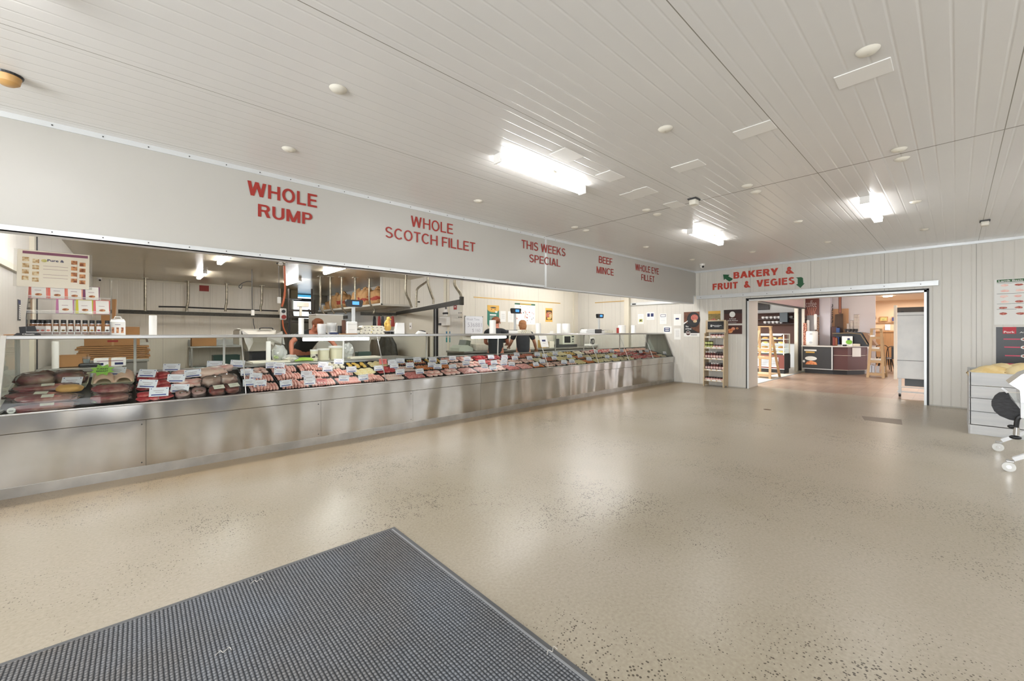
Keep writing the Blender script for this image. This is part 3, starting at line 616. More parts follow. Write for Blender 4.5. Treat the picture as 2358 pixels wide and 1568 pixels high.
# contents: list of (prototype key, maker, x, y, z, yaw, lean, what)
def contents(k, R):
    o = []; u = R.uniform
    if k == 'S':
        for i in range(9): o.append(('saus', mk_sausage('raw_sausage', SAUS, 0.21, 0.0155), -0.125+i*0.031, u(-.006, .006), 0.004, u(-.04, .04), 0, 'thick pink sausage'))
        for i in range(R.choice((3, 4))): o.append(('saus', None, -0.07+i*0.033, u(-.02, .0), 0.03, u(-.05, .05), 0, 'thick pink sausage'))
    elif k == 's':
        for i in range(13): o.append(('sausthin', mk_sausage('thin_sausage', SAUT, 0.22, 0.011, 0.006), -0.13+i*0.0217, u(-.004, .004), 0.005, u(-.03, .03), 0, 'thin pink sausage'))
    elif k == 'V':
        for i in range(9): o.append(('sausred', mk_sausage('red_sausage', SAUR, 0.19, 0.0145), -0.12+i*0.030, u(-.01, .01), 0.004, u(-.06, .06), 0, 'dark red sausage'))
    elif k == 'R':
        for j in range(2):
            for i in range(3): o.append(('steak%d' % ((i+j) % 2), mk_blob('beef_steak', RAW if (i+j) % 2 else RAWD, (0.06, 0.05, 0.014), 0.3, 3+(i+j) % 2), -0.085+i*0.085, -0.05+j*0.09, 0.006+0.005*i, u(-.4, .4), 0.16, 'slice of red beef'))
        for i in range(3): o.append(('steak%d' % (i % 2), None, -0.08+i*0.08, u(-.02, .02), 0.034, u(-.5, .5), 0.1, 'slice of red beef'))
    elif k == 'P':
        for j in range(2):
            for i in range(3): o.append(('porkst', mk_blob('pork_steak', PORK, (0.055, 0.05, 0.016), 0.3, 8), -0.09+i*0.088, -0.05+j*0.095, 0.006+0.004*i, u(-.5, .5), 0.16, 'pink pork steak'))
        for i in range(2): o.append(('porkst', None, -0.05+i*0.1, u(-.02, .02), 0.034, u(-.5, .5), 0.1, 'pink pork steak'))
    elif k in 'MN':
        o.append(('mince'+k, mk_mince(MINC if k == 'M' else MINP, 'minced_beef' if k == 'M' else 'minced_pork'), 0, 0, 0, 0, 0, 'mound of %s mince' % ('red' if k == 'M' else 'pale pink')))
    elif k == 'B':
        for i in range(8): o.append(('bacon', mk_slice('bacon_rasher', PORK, FAT, 0.2, 0.05), -0.11+i*0.03, u(-.01, .01), 0.008+u(0, .006), u(-.08, .08), 0, 'rasher of bacon'))
    elif k == 'C':
        for j in range(2):
            for i in range(4): o.append(('chick', mk_blob('chicken_piece', CHIC, (0.036, 0.05, 0.02), 0.35, 11), -0.1+i*0.067+u(-.01, .01), -0.055+j*0.1, 0.004, u(-1.2, 1.2), u(-.1, .2), 'pink chicken piece'))
    elif k == 'p':
        for j in range(2):
            for i in range(4): o.append(('palech', mk_blob('chicken_fillet', PALE, (0.038, 0.052, 0.016), 0.3, 12), -0.1+i*0.067+u(-.01, .01), -0.055+j*0.1, 0.005, u(-.6, .6), u(0, .2), 'pale chicken fillet'))
    elif k == 'Y':
        for j in range(2):
            for i in range(3): o.append(('crumb', mk_blob('crumbed_schnitzel', CRUMB, (0.062, 0.055, 0.009), 0.25, 14, 3), -0.085+i*0.085, -0.05+j*0.09, 0.006+0.007*i, u(-.5, .5), 0.14, 'yellow crumbed schnitzel'))
    elif k == 'O':
        for i in range(7): o.append(('mari', mk_blob('marinated_strip', MARI, (0.022, 0.1, 0.015), 0.3, 15), -0.12+i*0.04, u(-.01, .01), 0.005, u(-.12, .12), 0, 'orange marinated strip'))
    elif k == 'L':
        for j in range(2):
            for i in range(5): o.append(('chop', mk_chop, -0.11+i*0.054+u(-.008, .008), -0.045+j*0.1, 0.006+0.003*i, u(-.7, .7), u(0, .35), 'red lamb chop'))
    elif k == 'K':
        for i in range(7): o.append(('kebab', mk_kebab, -0.12+i*0.04, u(-.004, .004), 0.004, u(-.04, .04), 0, 'meat and pepper kebab'))
    elif k == 'E':
        for j in range(3):
            for i in range(4): o.append(('ball', mk_blob('stuffed_chicken_ball', BALL, (0.032, 0.032, 0.027), 0.06, 2), -0.1+i*0.066+u(-.004, .004), -0.07+j*0.07, 0.003, 0, 0, 'round white chicken ball'))
    elif k == 'F':
        for i in range(4): o.append(('salm', mk_blob('salmon_fillet', SALM, (0.034, 0.105, 0.016), 0.15, 21, 3), -0.105+i*0.07, 0, 0.003, u(-.08, .08), 0, 'orange salmon fillet'))
    elif k == 'D':
        for i in range(18): o.append(('dice', mk_blob('diced_beef', RAWD, (0.022, 0.02, 0.018), 0.4, 5), u(-.11, .11), u(-.08, .08), u(0.004, .014), u(-3, 3), 0, 'cube of diced dark beef'))
    elif k == 'G':
        for i in range(9): o.append(('yelp', mk_blob('yellow_marinated_piece', YEL, (0.03, 0.04, 0.016), 0.3, 25), -0.1+(i % 3)*0.095+u(-.01, .01), -0.07+(i//3)*0.065, 0.005, u(-1, 1), u(0, .2), 'yellow marinated piece'))
    return o
RT = Matrix.Rotation(TILT, 4, 'X')
ROWS = (('front', 5.355), ('middle', 5.615), ('back', 5.87))
RY0 = {r: y for r, y in ROWS}
def put_tray(x, y, kind, col, row, rnd, mt='b', w=0.295, d=0.245):
    M4 = Matrix.Translation((x, y, deck(y)+0.001)) @ RT
    nm = '%s tray from left, %s row' % (col, row)
    t = P_('tray%s%.2f%.2f' % (mt, w, d), mk_tray(w, d, TRAYB if mt == 'b' else TRAYW))
    t.location = M4.translation; t.rotation_euler = (TILT, 0, 0)
    C = contents(kind, rnd)
    tag(t, '%s display tray of %s, %s'  % ('black' if mt == 'b' else 'cream', C[0][7] + ('' if kind in 'MN' else 's'), nm), 'tray', 'trays in the meat display')
    zs = sorted({c[4] > 0.025 for c in C}); top = len(zs) > 1; multi = len({round(c[3], 1) for c in C}) > 1 and kind in 'RPCpYLEG'
    for key, mk, px, py, pz, yaw, lean, what in C:
        lay = [c for c in C if (c[4] > 0.025) == (pz > 0.025)] if top else C
        hi = pz > 0.025
        if multi and not hi: lay = [c for c in C if abs(c[3]-py) < 0.03 and c[4] <= 0.025]
        if kind not in 'MND':
            what += ', '+('upper layer, ' if top and pz > 0.025 else '')+(('near line, ' if py < -0.03 else ('far line, ' if py > 0.03 else 'centre line, ')) if multi and not hi else '')+ORD[sorted(q[2] for q in lay).index(px)]+' from left'
        o = P_(key, mk); q = M4 @ Matrix.Translation((px*w/0.295, py, pz+0.001)) @ Matrix.Rotation(yaw, 4, 'Z') @ Matrix.Rotation(lean, 4, 'X')
        o.location = q.translation; o.rotation_euler = q.to_euler()
        tag(o, '%s, %s' % (what, nm), 'meat', 'meat on the %s' % nm)
        if kind in 'MN': o['kind'] = 'stuff'
PITCH = 0.3195; X00 = 0.885+PITCH/2
F_ = 'SSSs' + 'SBMPPN' + 'NPMNOCCCYO' + 'YpYppLLLFp'
M_ = 'SSSS' + 'YRBOOC' + 'PRPCCpVYYO' + 'pYpYLLLDFF'
B_ = 'CSSE' + 'GYKKGP' + 'PRRDVVYYYG' + 'pCLLLFFCCC'
rnd = random.Random(5)
for r, (row, y) in enumerate(ROWS):
    s = (F_, M_, B_)[r]
    for i, k in enumerate(s):
        put_tray(X00+i*PITCH, y, k, ORD[i+5], row, rnd)
# the five big bays at the near left end
def piece(key, mk, x, y, z, yaw, lean, label, grp=None, sc=None, cat='meat', roll=0):
    o = P_(key, mk); q = Matrix.Translation((x, y, deck(y)+z)) @ RT @ Matrix.Rotation(yaw, 4, 'Z') @ Matrix.Rotation(lean, 4, 'X') @ Matrix.Rotation(roll, 4, 'Y')
    o.location = q.translation; o.rotation_euler = q.to_euler()
    if sc: o.scale = sc
    return tag(o, label, cat, grp)
def bigtray(x, y, w, d, m, label, h=0.04):
    o = mk_tray(w, d, m, h)(); o.location = (x, y, deck(y)+0.001); o.rotation_euler = (TILT, 0, 0); return tag(o, label, 'tray')
FILM = glassy('cling_film', '#fbfafa', 0.06, 0.04, 1.6); PKL = M('pack_label', '#efead8', 0.6)
def mk_pack(n, m, r, seed, film=True, lab=None, m2=None, amp=0.2):
    def f():
        t = bpy.data.objects.new(n, None); COL.objects.link(t)
        q = MB(); q.blob((0, 0, r[2]), r, m, 3, amp, 1.6, seed, pw=0.75)
        if m2: q.blob((r[0]*0.2, r[1]*0.1, r[2]*1.06), (r[0]*0.75, r[1]*0.8, r[2]*0.97), m2, 3, amp*1.3, 2.2, seed+4, pw=0.8)
        q.build('meat_cut', t, True)
        if film: q = MB(); q.blob((0, 0, r[2]), (r[0]*1.12, r[1]*1.15, r[2]*1.1), FILM, 3, amp*1.2, 3.2, seed+1, pw=0.7); q.build('wrap', t, True, ang=20)
        if lab: q = MB(); q.box((-0.04+lab, -0.03, 2.12*r[2]), (0.04+lab, 0.03, 2.12*r[2]+0.001), PKL); q.build('label', t)
        return t
    return f
LAMB = meat('wrapped_lamb', '#b24a4c', '#e3ab98', 9, (0.4, 0.6)); LAMB2 = meat('lamb_fat', '#e6b79e', '#b95a54', 6, (0.5, 0.75)); DULL = meat('dull_roast', '#a34f4c', '#cfb698', 5, (0.42, 0.6))
bigtray(-0.60, 5.86, 0.46, 0.30, TRAYW, 'cream tray at the far left back holding two wrapped roasts', 0.05)
piece('roastA', mk_pack('wrapped_roast', DULL, (0.105, 0.07, 0.05), 1, True), -0.70, 5.83, 0.012, 0.3, 0, 'plastic-wrapped roast, left one in the cream tray at far left', sc=(1.15, 1.15, 1.2))
piece('roastB', mk_pack('wrapped_roast', DULL, (0.10, 0.065, 0.048), 5, True), -0.50, 5.85, 0.012, -0.25, 0, 'plastic-wrapped roast, right one in the cream tray at far left', sc=(1.1, 1.15, 1.2))
piece('packlong', mk_pack('vacuum_packed_lamb', LAMB, (0.18, 0.055, 0.024), 2, True, 0.02, LAMB2), -0.60, 5.28, 0.004, 0.05, 0, 'long vacuum-packed lamb cut lying nearest the glass at far left', 'vacuum packed lamb cuts')
piece('packlong', None, -0.585, 5.38, 0.035, 0.02, 0, 'long vacuum-packed lamb cut with label, second from the glass', 'vacuum packed lamb cuts')
piece('packlong', None, -0.66, 5.50, 0.02, -0.1, 0, 'vacuum-packed lamb cut left of the orange bag', 'vacuum packed lamb cuts')
piece('packlong', None, -0.63, 5.60, 0.05, 0.06, 0, 'vacuum-packed lamb cut topmost behind the orange bag', 'vacuum packed lamb cuts')
piece('packlong', None, -0.60, 5.33, 0.062, -0.03, 0.1, 'vacuum-packed lamb cut resting across the two long packs', 'vacuum packed lamb cuts', (0.9, 0.9, 0.9))
piece('packsilver', mk_pack('vacuum_packed_beef', LAMB, (0.125, 0.06, 0.035), 9, True, None), -0.19, 5.44, 0.05, -0.05, 0.2, 'shiny vacuum-packed roast lying on top of the front one', 'vacuum packed roasts')
piece('packor', mk_pack('orange_bag', M('orange_pack', '#e2b068', 0.35, noise_s=5, var=0.1), (0.085, 0.055, 0.03), 7, False, 0.0), -0.47, 5.52, 0.055, -0.06, 0, 'orange bag of meat with a white label at the far left')
o = thing('fan_knob', 'round white cap on the case floor at the far left corner', 'cap', (-0.77, 5.225, 0.70)); q = MB(); q.cyl((0, 0.02, 0), (0, -0.004, 0.006), 0.024, WHITE, 20); q.build('disc', o, True)
q = MB(); q.box((-0.012, -0.0065, 0.0), (0.012, -0.004, 0.004), DARK); q.build('slot', o)
bigtray(-0.19, 5.86, 0.30, 0.28, TRAYW, 'cream tray holding two curved piles of sliced pork belly', 0.035)
RIND = meat('belly_rind', '#f0cdb4', '#e5a993', 5, (0.45, 0.7))
def mk_belly():
    q = MB(); q.tube([(0.065*math.cos(t), 0.0, 0.058*math.sin(t)) for t in [i*PI/10 for i in range(11)]], 0.013, RIND, 6); return q.build('pork_belly_slice', smooth=True)
for s in (0, 1):
    for i in range(7): piece('belly', mk_belly, -0.26+s*0.145, 5.78+i*0.026, 0.01+i*0.002, 0, -0.35, 'curved pork belly slice, %s from the front in the %s pile of the cream tray' % (ORD[i], ('left', 'right')[s]), 'pork belly slices, %s pile' % ('left', 'right')[s])
piece('packsilver', None, -0.19, 5.34, 0.006, 0.03, 0, 'shiny vacuum-packed roast standing at the glass, right of the lamb cuts')
piece('packsm', mk_pack('vacuum_packed_steak', RAWD, (0.065, 0.045, 0.028), 11, True, 0.0), -0.27, 5.58, 0.006, 0.2, 0, 'small purple vacuum pack behind the shiny roast, left one', 'small vacuum packs')
piece('packsm', None, -0.11, 5.58, 0.006, -0.25, 0, 'small purple vacuum pack behind the shiny roast, right one', 'small vacuum packs')
# red beef column, ham packs, pork pieces, corned beef
for r, (row, y) in enumerate(ROWS): put_tray(0.115, y, 'R', 'third', row, rnd, 'b', 0.27)
put_tray(0.40, ROWS[1][1], 'P', 'fourth', 'middle', rnd, 'b', 0.26); put_tray(0.40, ROWS[2][1], 'P', 'fourth', 'back', rnd, 'b', 0.26)
HAM = meat('ham_slices', '#e7b3ac', '#f3d7cd', 7); HAML = M('ham_label', '#8a6a48', 0.5)
def mk_ham():
    t = bpy.data.objects.new('ham_pack', None); COL.objects.link(t)
    q = MB(); q.lathe([(0.055, 0), (0.062, 0.01), (0.06, 0.045), (0.03, 0.058), (0.001, 0.06)], HAM, 22); q.build('meat_cut', t, True)
    q = MB(); X = Matrix.Translation((0, -0.02, 0.058)) @ Matrix.Rotation(0.25, 4, 'X'); q.flat(ell(0, 0, 0.036, 0.016), 0, HAML, X=X); q.flat(ell(-0.012, 0, 0.01, 0.008), 0.001, WHITE, X=X); q.build('label', t)
    q = MB(); q.lathe([(0.068, 0), (0.067, 0.05), (0.03, 0.066), (0.001, 0.067)], FILM, 18); q.build('wrap', t, True); return t
piece('ham', mk_ham, 0.33, 5.33, 0.004, 0.1, 0.25, 'round pack of sliced ham with brown label, left of the pair', 'ham packs'); piece('ham', None, 0.46, 5.34, 0.004, -0.1, 0.25, 'round pack of sliced ham with brown label, right of the pair', 'ham packs')
for k, (x, y, yaw) in enumerate(((0.61, 5.32, 0.1), (0.745, 5.34, 0.2))):
    piece('corned', mk_pack('corned_beef_pack', meat('corned_beef', '#9a3a34', '#c67a66', 10), (0.055, 0.06, 0.03), 13, True, 0.012), x, y, 0.006, yaw, 0.2, 'corned beef in a clear bag with white label, %s of two' % ('left', 'right')[k], 'corned beef bags', (1.2, 1.15, 1.25))
for k, (x, y, yaw) in enumerate(((0.59, 5.52, 0.6), (0.73, 5.55, -0.3))):
    piece('porkbag', mk_pack('bagged_pork', PORKR, (0.075, 0.06, 0.045), 17, True, None), x, y, 0.006, yaw, 0, 'knob of pork in crinkled clear plastic, %s of two' % ('left', 'right')[k], 'bagged pork pieces', (1.15, 1.2, 1.25))
piece('porkleg', mk_pack('pork_shoulder', PORKR, (0.11, 0.075, 0.045), 19, False, None, PORK), 0.62, 5.78, 0.004, 0.1, 0, 'large uncovered pork shoulder at the back of the fifth bay', sc=(1.2, 1.2, 1.3))
piece('porkhock', mk_pack('pork_hock', PORK, (0.08, 0.05, 0.035), 23, False), 0.75, 5.93, 0.004, 0.4, 0, 'dark pink pork hock behind the big shoulder', sc=(1.2, 1.1, 1.3))
# ------------------------------------------------------------------ price cards
CARDB = M('card_white', '#eceaf0', 0.4); CBLUE = M('card_blue', '#3b4790', 0.5); CARDP = M('card_pink', '#f0837f', 0.5); CARDT = M('card_text', '#9a7f86', 0.6)
def mk_card(w=0.125, h=0.078, base=None):
    def f():
        t = bpy.data.objects.new('price_card', None); COL.objects.link(t)
        q = MB(); q.box((-w/2, 0, 0), (w/2, 0.0015, h), base or CARDB)
        if base is None:
            q.box((-w*0.38, -0.0008, h*0.12), (w*0.38, 0, h*0.24), CBLUE)
            for s in (-1, 1): q.box((s*w*0.40-0.004, -0.0008, h*0.82), (s*w*0.40+0.004, 0, h*0.9), CBLUE)
            for k, (a, c) in enumerate(((-.28, .25), (-.18, .2))): q.box((w*a, -0.0008, h*(0.62-k*0.2)), (w*c, 0, h*(0.66-k*0.2)), CARDT)
        else:
            for k, (a, c) in enumerate(((-.3, .3), (-.2, .2))): q.box((w*a, -0.0008, h*(0.62-k*0.25)), (w*c, 0, h*(0.7-k*0.25)), RED)
        q.build('card', t); q = MB(); q.cyl((0, 0.004, -0.03), (0, 0.002, h*0.7), 0.0025, CLEAR, 6); q.build('pin', t); return t
    return f
CARDS = [(163, 881), (267, 857), (336, 861), (337, 886), (365, 905), (394, 847), (404, 873), (444, 861), (412, 896), (493, 840), (545, 838), (568, 857), (587, 866), (573, 881), (598, 883), (624, 840), (641, 841), (643, 856),
 (659, 884), (704, 861), (712, 871), (714, 881), (742, 839), (753, 848), (779, 831), (790, 870), (808, 849.5), (809, 850), (836, 868), (871, 846), (902, 833), (907, 842), (920, 855), (921, 829), (943, 839), (960, 826), (966, 853), (993, 838), (1006, 842),
 (995, 826), (1021, 832), (1041, 822), (1042, 842), (1072, 834), (1075, 824), (1109, 831), (1115, 841), (1130, 819), (1137, 832), (1140, 847), (1159, 834), (1160, 826), (1161, 819), (1177, 836), (1185, 821), (1189, 813), (1219, 821), (1236, 813), (1236, 837),
 (1248, 829), (1254, 816), (1276, 821), (1277, 811), (1298, 831), (1310, 817), (1316, 828), (1335, 816), (1355, 823), (1371, 806), (1397, 818), (1408, 804), (1414, 817), (1431, 803), (1475, 806), (1489, 804), (1530, 808)]
rc = random.Random(3)
CARDS.sort()
for k, (u, v) in enumerate(CARDS):
    p = PD(u, v+7, 0.045); p.y = min(max(p.y, 5.26), 5.97); big = p.x < 0.9
    o = P_('card%d' % big, mk_card(0.15, 0.088) if big else mk_card())
    z = deck(p.y)+0.045
    if p.y > 5.0: o.location = (p.x, p.y-0.02, z)
    o.rotation_euler = (-0.35+rc.uniform(-.12, .12), rc.uniform(-.1, .1), rc.uniform(-.25, .1)-0.25)
    tag(o, 'white price card with blue stripe, %s' % (ORD[k]+' from the left end' if k < 38 else ORD[len(CARDS)-1-k]+' from the right end'), 'price card', 'price cards in the meat display')
for k, (u, v) in enumerate(((744, 882), (881, 833))):
    p = PD(u, v+5, 0.045); o = P_('pinkcard', mk_card(0.11, 0.08, CARDP)); o.location = (p.x, min(max(p.y, 5.27), 5.95)-0.02, deck(p.y)+0.045); o.rotation_euler = (-0.4, 0, -0.3)
    tag(o, ('bright pink price card among the front sausages', 'bright pink price card beside the yellow marinated chicken')[k], 'price card')
q = MB(); q.prism([(math.cos(i*PI/8)*(0.1 if i % 2 else 0.065), math.sin(i*PI/8)*(0.062 if i % 2 else 0.038)) for i in range(16)], 0, 0.002, M('green_star', '#a5dc5c', 0.5))
q.text('TURKEY', -0.045, 0.004, 0.045, 0.018, 0.0025, DARK, bold=0.03); q.text('BREAST', -0.045, -0.018, 0.045, -0.004, 0.0025, DARK, bold=0.03)
p = PY(236, 852, 5.8); tag(q.build('star_card', loc=p, rot=(PI/2-0.2, 0, -0.3)), 'bright green star-shaped card above the pork belly slices', 'card')
q = MB(); q.box((-0.085, 0, 0), (0.085, 0.0015, 0.235), PAPER); q.box((-0.04, -0.001, 0.115), (0.04, 0, 0.15), NAVY); q.box((-0.03, -0.001, 0.075), (0.03, 0, 0.08), INK)
p = PY(1250, 803, 5.36); tag(q.build('notice_sheet', loc=(p.x, 5.30, 1.06), rot=(-0.40, 0, -0.25)), 'white notice sheet taped inside the glass front mid counter', 'notice')
# ================================================================== THINGS ON THE COUNTER SHELF (all stand on z = SHZ)
ROLLM = M('roll_white', '#f1efea', 0.6)
def roll(u0, u1, vt, y, label, name='bag_roll', m=ROLLM, base=SHZ, coned=0.0):
    a = PY(u0, vt, y); c = PY(u1, vt, y); r = (c.x-a.x)/2*0.93; h = a.z-base
    t = thing(name, label, 'roll', ((a.x+c.x)/2, y, base)); q = MB(); q.lathe([(r*(1+coned), 0), (r, h*0.97), (r*0.94, h)], m, 20); q.build('roll', t, True)
    q = MB(); q.lathe([(r*0.35, h), (r*0.35, h+0.001), (r*0.25, h+0.001)], M('roll_core', '#c9b79a', 0.7), 14); q.build('core', t); return t
roll(342, 362, 726, 5.62, 'tall roll of white bags standing left on the counter shelf')
roll(687, 700, 732, 5.62, 'white square-looking roll on the counter in front of the blurred butcher')
roll(1128, 1140.5, 737, 5.62, 'white roll on the counter in front of the assistant with glasses')
roll(1235, 1244, 744, 5.62, 'thin white roll right of the second pair of egg trays')
roll(1284, 1292, 745, 5.62, 'left of two close white rolls in front of the microwave')
roll(1297, 1310, 745, 5.62, 'right wider one of two close white rolls before the microwave', coned=0.08)
t = roll(1427, 1437, 749, 5.62, 'white roll with a red strip behind, near the counter end')
q = MB(); q.box((-0.10, 0.03, 0), (-0.06, 0.09, 0.13), RED); q.build('red_backing', t)
roll(1456, 1462, 749, 5.62, 'thin white roll standing last before the right wall')
# egg trays
EGG = M('egg_tray_pulp', '#e2dccb', 0.8, noise_s=9, var=0.06); EGGL = M('egg_label', '#cdbb3f', 0.6, noise_s=20, col2='#e9e5d2', thr=(0.45, 0.5))
def mk_egg():
    t = bpy.data.objects.new('egg_carton', None); COL.objects.link(t)
    q = MB(); w, d, h = 0.15, 0.055, 0.035
    q.prism([(-w, 0), (w, 0), (w+0.01, h*0.45), (w-0.004, h*0.55), (w-0.015, h), (-w+0.015, h), (-w+0.004, h*0.55), (-w-0.01, h*0.45)], -d, d, EGG, X=Matrix(((1, 0, 0, 0), (0, 0, -1, 0), (0, 1, 0, 0), (0, 0, 0, 1))))
    for i in range(5): q.box((-0.12+i*0.055, -d-0.001, 0.008), (-0.105+i*0.055, -d, 0.016), DARK)
    q.build('carton', t); q = MB(); q.box((-0.09, -0.035, h), (0.10, 0.035, h+0.001), EGGL); q.box((-0.09, -d-0.0015, h*0.62), (0.10, -d+0.006, h*0.9), EGGL); q.build('label', t); return t
def eggs(x, y, n, where, s=1.0):
    for k in range(n):
        o = P_('egg', mk_egg); o.location = (x+0.012*(k % 2), y, SHZ+0.0365*k*s); o.rotation_euler = (0, 0, 0.04*(k % 3-1)); o.scale = (s, s, s)
        tag(o, 'egg carton %s, %s from the shelf up' % (where, ORD[k]), 'egg carton', 'egg cartons '+where)
eggs(PY(850, 770, 5.60).x+0.03, 5.60, 3, 'left of the yellow figurine', 1.1)
eggs(PY(1205, 770, 5.58).x+0.02, 5.58, 2, 'in front of the second weighing scale', 0.95)
eggs(PY(1400, 770, 5.60).x, 5.60, 2, 'beside the third weighing scale', 0.85)
def scale_(u, vh, y, label, w=0.30):
    p = PY(u, vh, y); x = p.x; t = thing('weighing_scale', label, 'scale', (x, y, SHZ))
    q = MB(); q.box((-w*.5, -0.12, 0.0), (w*.5, 0.14, 0.055), WHITE, 0.012); q.box((-w*.46, -0.10, 0.062), (w*.46, 0.12, 0.072), STEEL, 0.004); q.cyl((0, 0, 0.05), (0, 0, 0.063), 0.03, DARK); q.build('scale_body', t, True)
    h = p.z-SHZ; q = MB(); q.box((-0.022, 0.10, 0.05), (0.022, 0.13, h), ALU, 0.004); q.build('pole', t)
    q = MB(); q.prism([(-.11, .045), (.11, .045), (.12, .02), (.105, -.045), (.09, -.055), (-.09, -.055), (-.105, -.045), (-.12, .02)], -0.03, 0.03, M('scale_head', '#26282a', 0.35), X=Matrix.Translation((0, 0.09, h)) @ Matrix.Rotation(PI/2, 4, 'X')); hd = q.build('display_head', t)
    q = MB(); q.box((-0.035, 0.057, h-0.025), (0.06, 0.0595, h+0.022), SCREEN); q.build('screen', hd); return t
scale_(821, 697, 5.72, 'first weighing scale, black display head with bright blue screen')
scale_(1195, 715, 5.72, 'second weighing scale, black display head above the egg cartons')
scale_(1388.5, 727, 5.72, 'third weighing scale with black head on a leaning post, near counter end', 0.3)
# containers, boxes
TUBM = glassy('deli_tub_plastic', '#f6f6f4', 0.1, 0.35)
def tubs(x, y, n, r, label, grp, m=TUBM, h=0.012, hh=0.075):
    for k in range(n):
        def f():
            q = MB(); q.lathe([(r*0.85, 0), (r, hh), (r*1.05, hh), (r*1.05, hh+0.004)], m, 18, cap=False); return q.build('deli_tub', smooth=True)
        o = P_('tub%.3f%.3f' % (r, hh), f); o.location = (x, y, SHZ+0.001+k*h); tag(o, 'clear tub %s in the %s' % (ORD[k]+' from the bottom', label), 'tub', grp)
tubs(PY(741, 770, 5.62).x, 5.62, 6, 0.055, 'stack behind the navy card terminal, left', 'left stack of clear tubs', hh=0.07, h=0.012)
tubs(PY(764, 770, 5.70).x, 5.70, 7, 0.060, 'taller stack behind the navy card terminal', 'right stack of clear tubs', hh=0.075, h=0.012)
def simple(name, label, cat, a, c, m, bev=0.004, **k):
    q = MB(); q.box((a[0]-c[0], a[1]-c[1], 0), (a[0]+c[0], a[1]+c[1], c[2]), m, bev)
    for v in q.bm.verts: v.co.x -= a[0]; v.co.y -= a[1]
    return tag(q.build(name, loc=a, **k), label, cat)
p = PY(768, 772, 5.52); t = thing('card_terminal', 'small navy card terminal on the counter shelf', 'card terminal', (p.x, 5.52, SHZ), -0.1)
q = MB(); q.box((-0.05, -0.03, 0), (0.05, 0.04, 0.025), M('navy_plastic', '#1b2a52', 0.35), 0.006); q.build('body', t); q = MB(); q.box((-0.035, -0.01, 0.025), (0.035, 0.03, 0.034), WHITE, 0.002); q.build('paper_slot', t)
roll(777, 788, 750, 5.66, 'black cylindrical tub beside the clear tub stacks', 'black_tub', DARK)
p = PY(812, 770, 5.56); t = thing('paper_dispenser', 'white printed paper packet leaning in front of the first scale pole', 'packet', (p.x-0.01, 5.54, SHZ))
q = MB(); q.box((-0.075, -0.01, 0.0), (0.065, 0.03, 0.17), PAPER, 0.01); q.box((-0.07, -0.0106, 0.13), (0.06, -0.01, 0.132), INK); q.box((-0.05, -0.0106, 0.06), (0.03, -0.01, 0.062), INK); q.build('packet', t)
q = MB(); q.box((-0.11, 0.03, 0), (-0.08, 0.09, 0.19), M('brown_holder', '#5b3a2b', 0.6)); q.build('holder', t)
simple('flat_carton', 'flat brown cardboard piece under the egg cartons', 'cardboard', (PY(800, 770, 5.50).x, 5.47, SHZ), (0.11, 0.03, 0.01), KRAFT, 0)
# yellow figurine
p = PY(893, 770, 5.64); t = thing('figurine', 'shiny yellow standing figurine on a small table on the counter shelf', 'figurine', (p.x, 5.64, SHZ)); YF = M('yellow_glaze', '#e0b65e', 0.2)
q = MB(); q.blob((0, 0, 0.10), (0.05, 0.045, 0.065), YF, 3, 0.15, 1.5, 2); q.blob((0.0, 0, 0.17), (0.035, 0.032, 0.05), YF, 3, 0.1, 1.5, 4); q.blob((0.008, -0.005, 0.225), (0.03, 0.028, 0.028), YF, 3, 0.1, 2, 7); q.blob((0.034, -0.01, 0.215), (0.018, 0.014, 0.012), YF, 2)
q.tube([(-0.02, 0, 0.19), (-0.05, -0.01, 0.15), (-0.045, -0.02, 0.11)], [0.015, 0.014, 0.012], YF); q.build('body', t, True, ang=80)
q = MB(); q.box((-0.06, -0.05, 0.038), (0.07, 0.05, 0.046), PAPER)
for x in (-0.05, 0.01, 0.055): q.box((x, -0.045, 0), (x+0.02, 0.04, 0.038), BLACK)
q.build('base', t)
# white wrapping paper holder
p = PY(921, 770, 5.62); t = thing('bag_dispenser', 'leaning white block of carry bags on the counter, glossy', 'bags', (p.x-0.02, 5.60, SHZ))
q = MB(); q.prism([(-0.09, 0), (0.07, 0), (0.065, 0.165), (-0.045, 0.165)], -0.03, 0.03, M('gloss_bag', '#f0eeea', 0.25, noise_s=6, var=0.03, bump=0.01, bs=5), X=Matrix.Rotation(PI/2, 4, 'X')); q.build('bags', t)
p = PY(968, 772, 5.60); t = thing('label_printer', 'small white gadget with dark top lying on the counter shelf', 'gadget', (p.x, 5.60, SHZ))
q = MB(); q.prism([(-0.07, 0), (0.08, 0), (0.075, 0.025), (-0.02, 0.045)], -0.04, 0.04, WHITE, X=Matrix.Rotation(PI/2, 4, 'X')); q.build('body', t); q = MB(); q.prism([(-0.005, 0.046), (0.07, 0.028), (0.07, 0.045), (0.0, 0.056)], -0.035, 0.035, DARK, X=Matrix.Rotation(PI/2, 4, 'X')); q.build('lid', t)
for k in range(3): simple('foam_box', 'white foam food box left of the third scale, %s up' % ORD[k], 'box', (PY(1353, 770, 5.6).x+0.01*k, 5.6, SHZ+k*0.031), (0.17-0.02*(k == 2), 0.09, 0.03), M('foam_white', '#f0f0ee', 0.7), 0.008)['group'] = 'foam boxes by the third scale'
simple('black_tray_stack', 'black plastic tray stack leaning under the third scale', 'trays', (PY(1374, 770, 5.55).x, 5.52, SHZ), (0.12, 0.03, 0.09), BLACK, 0.012)
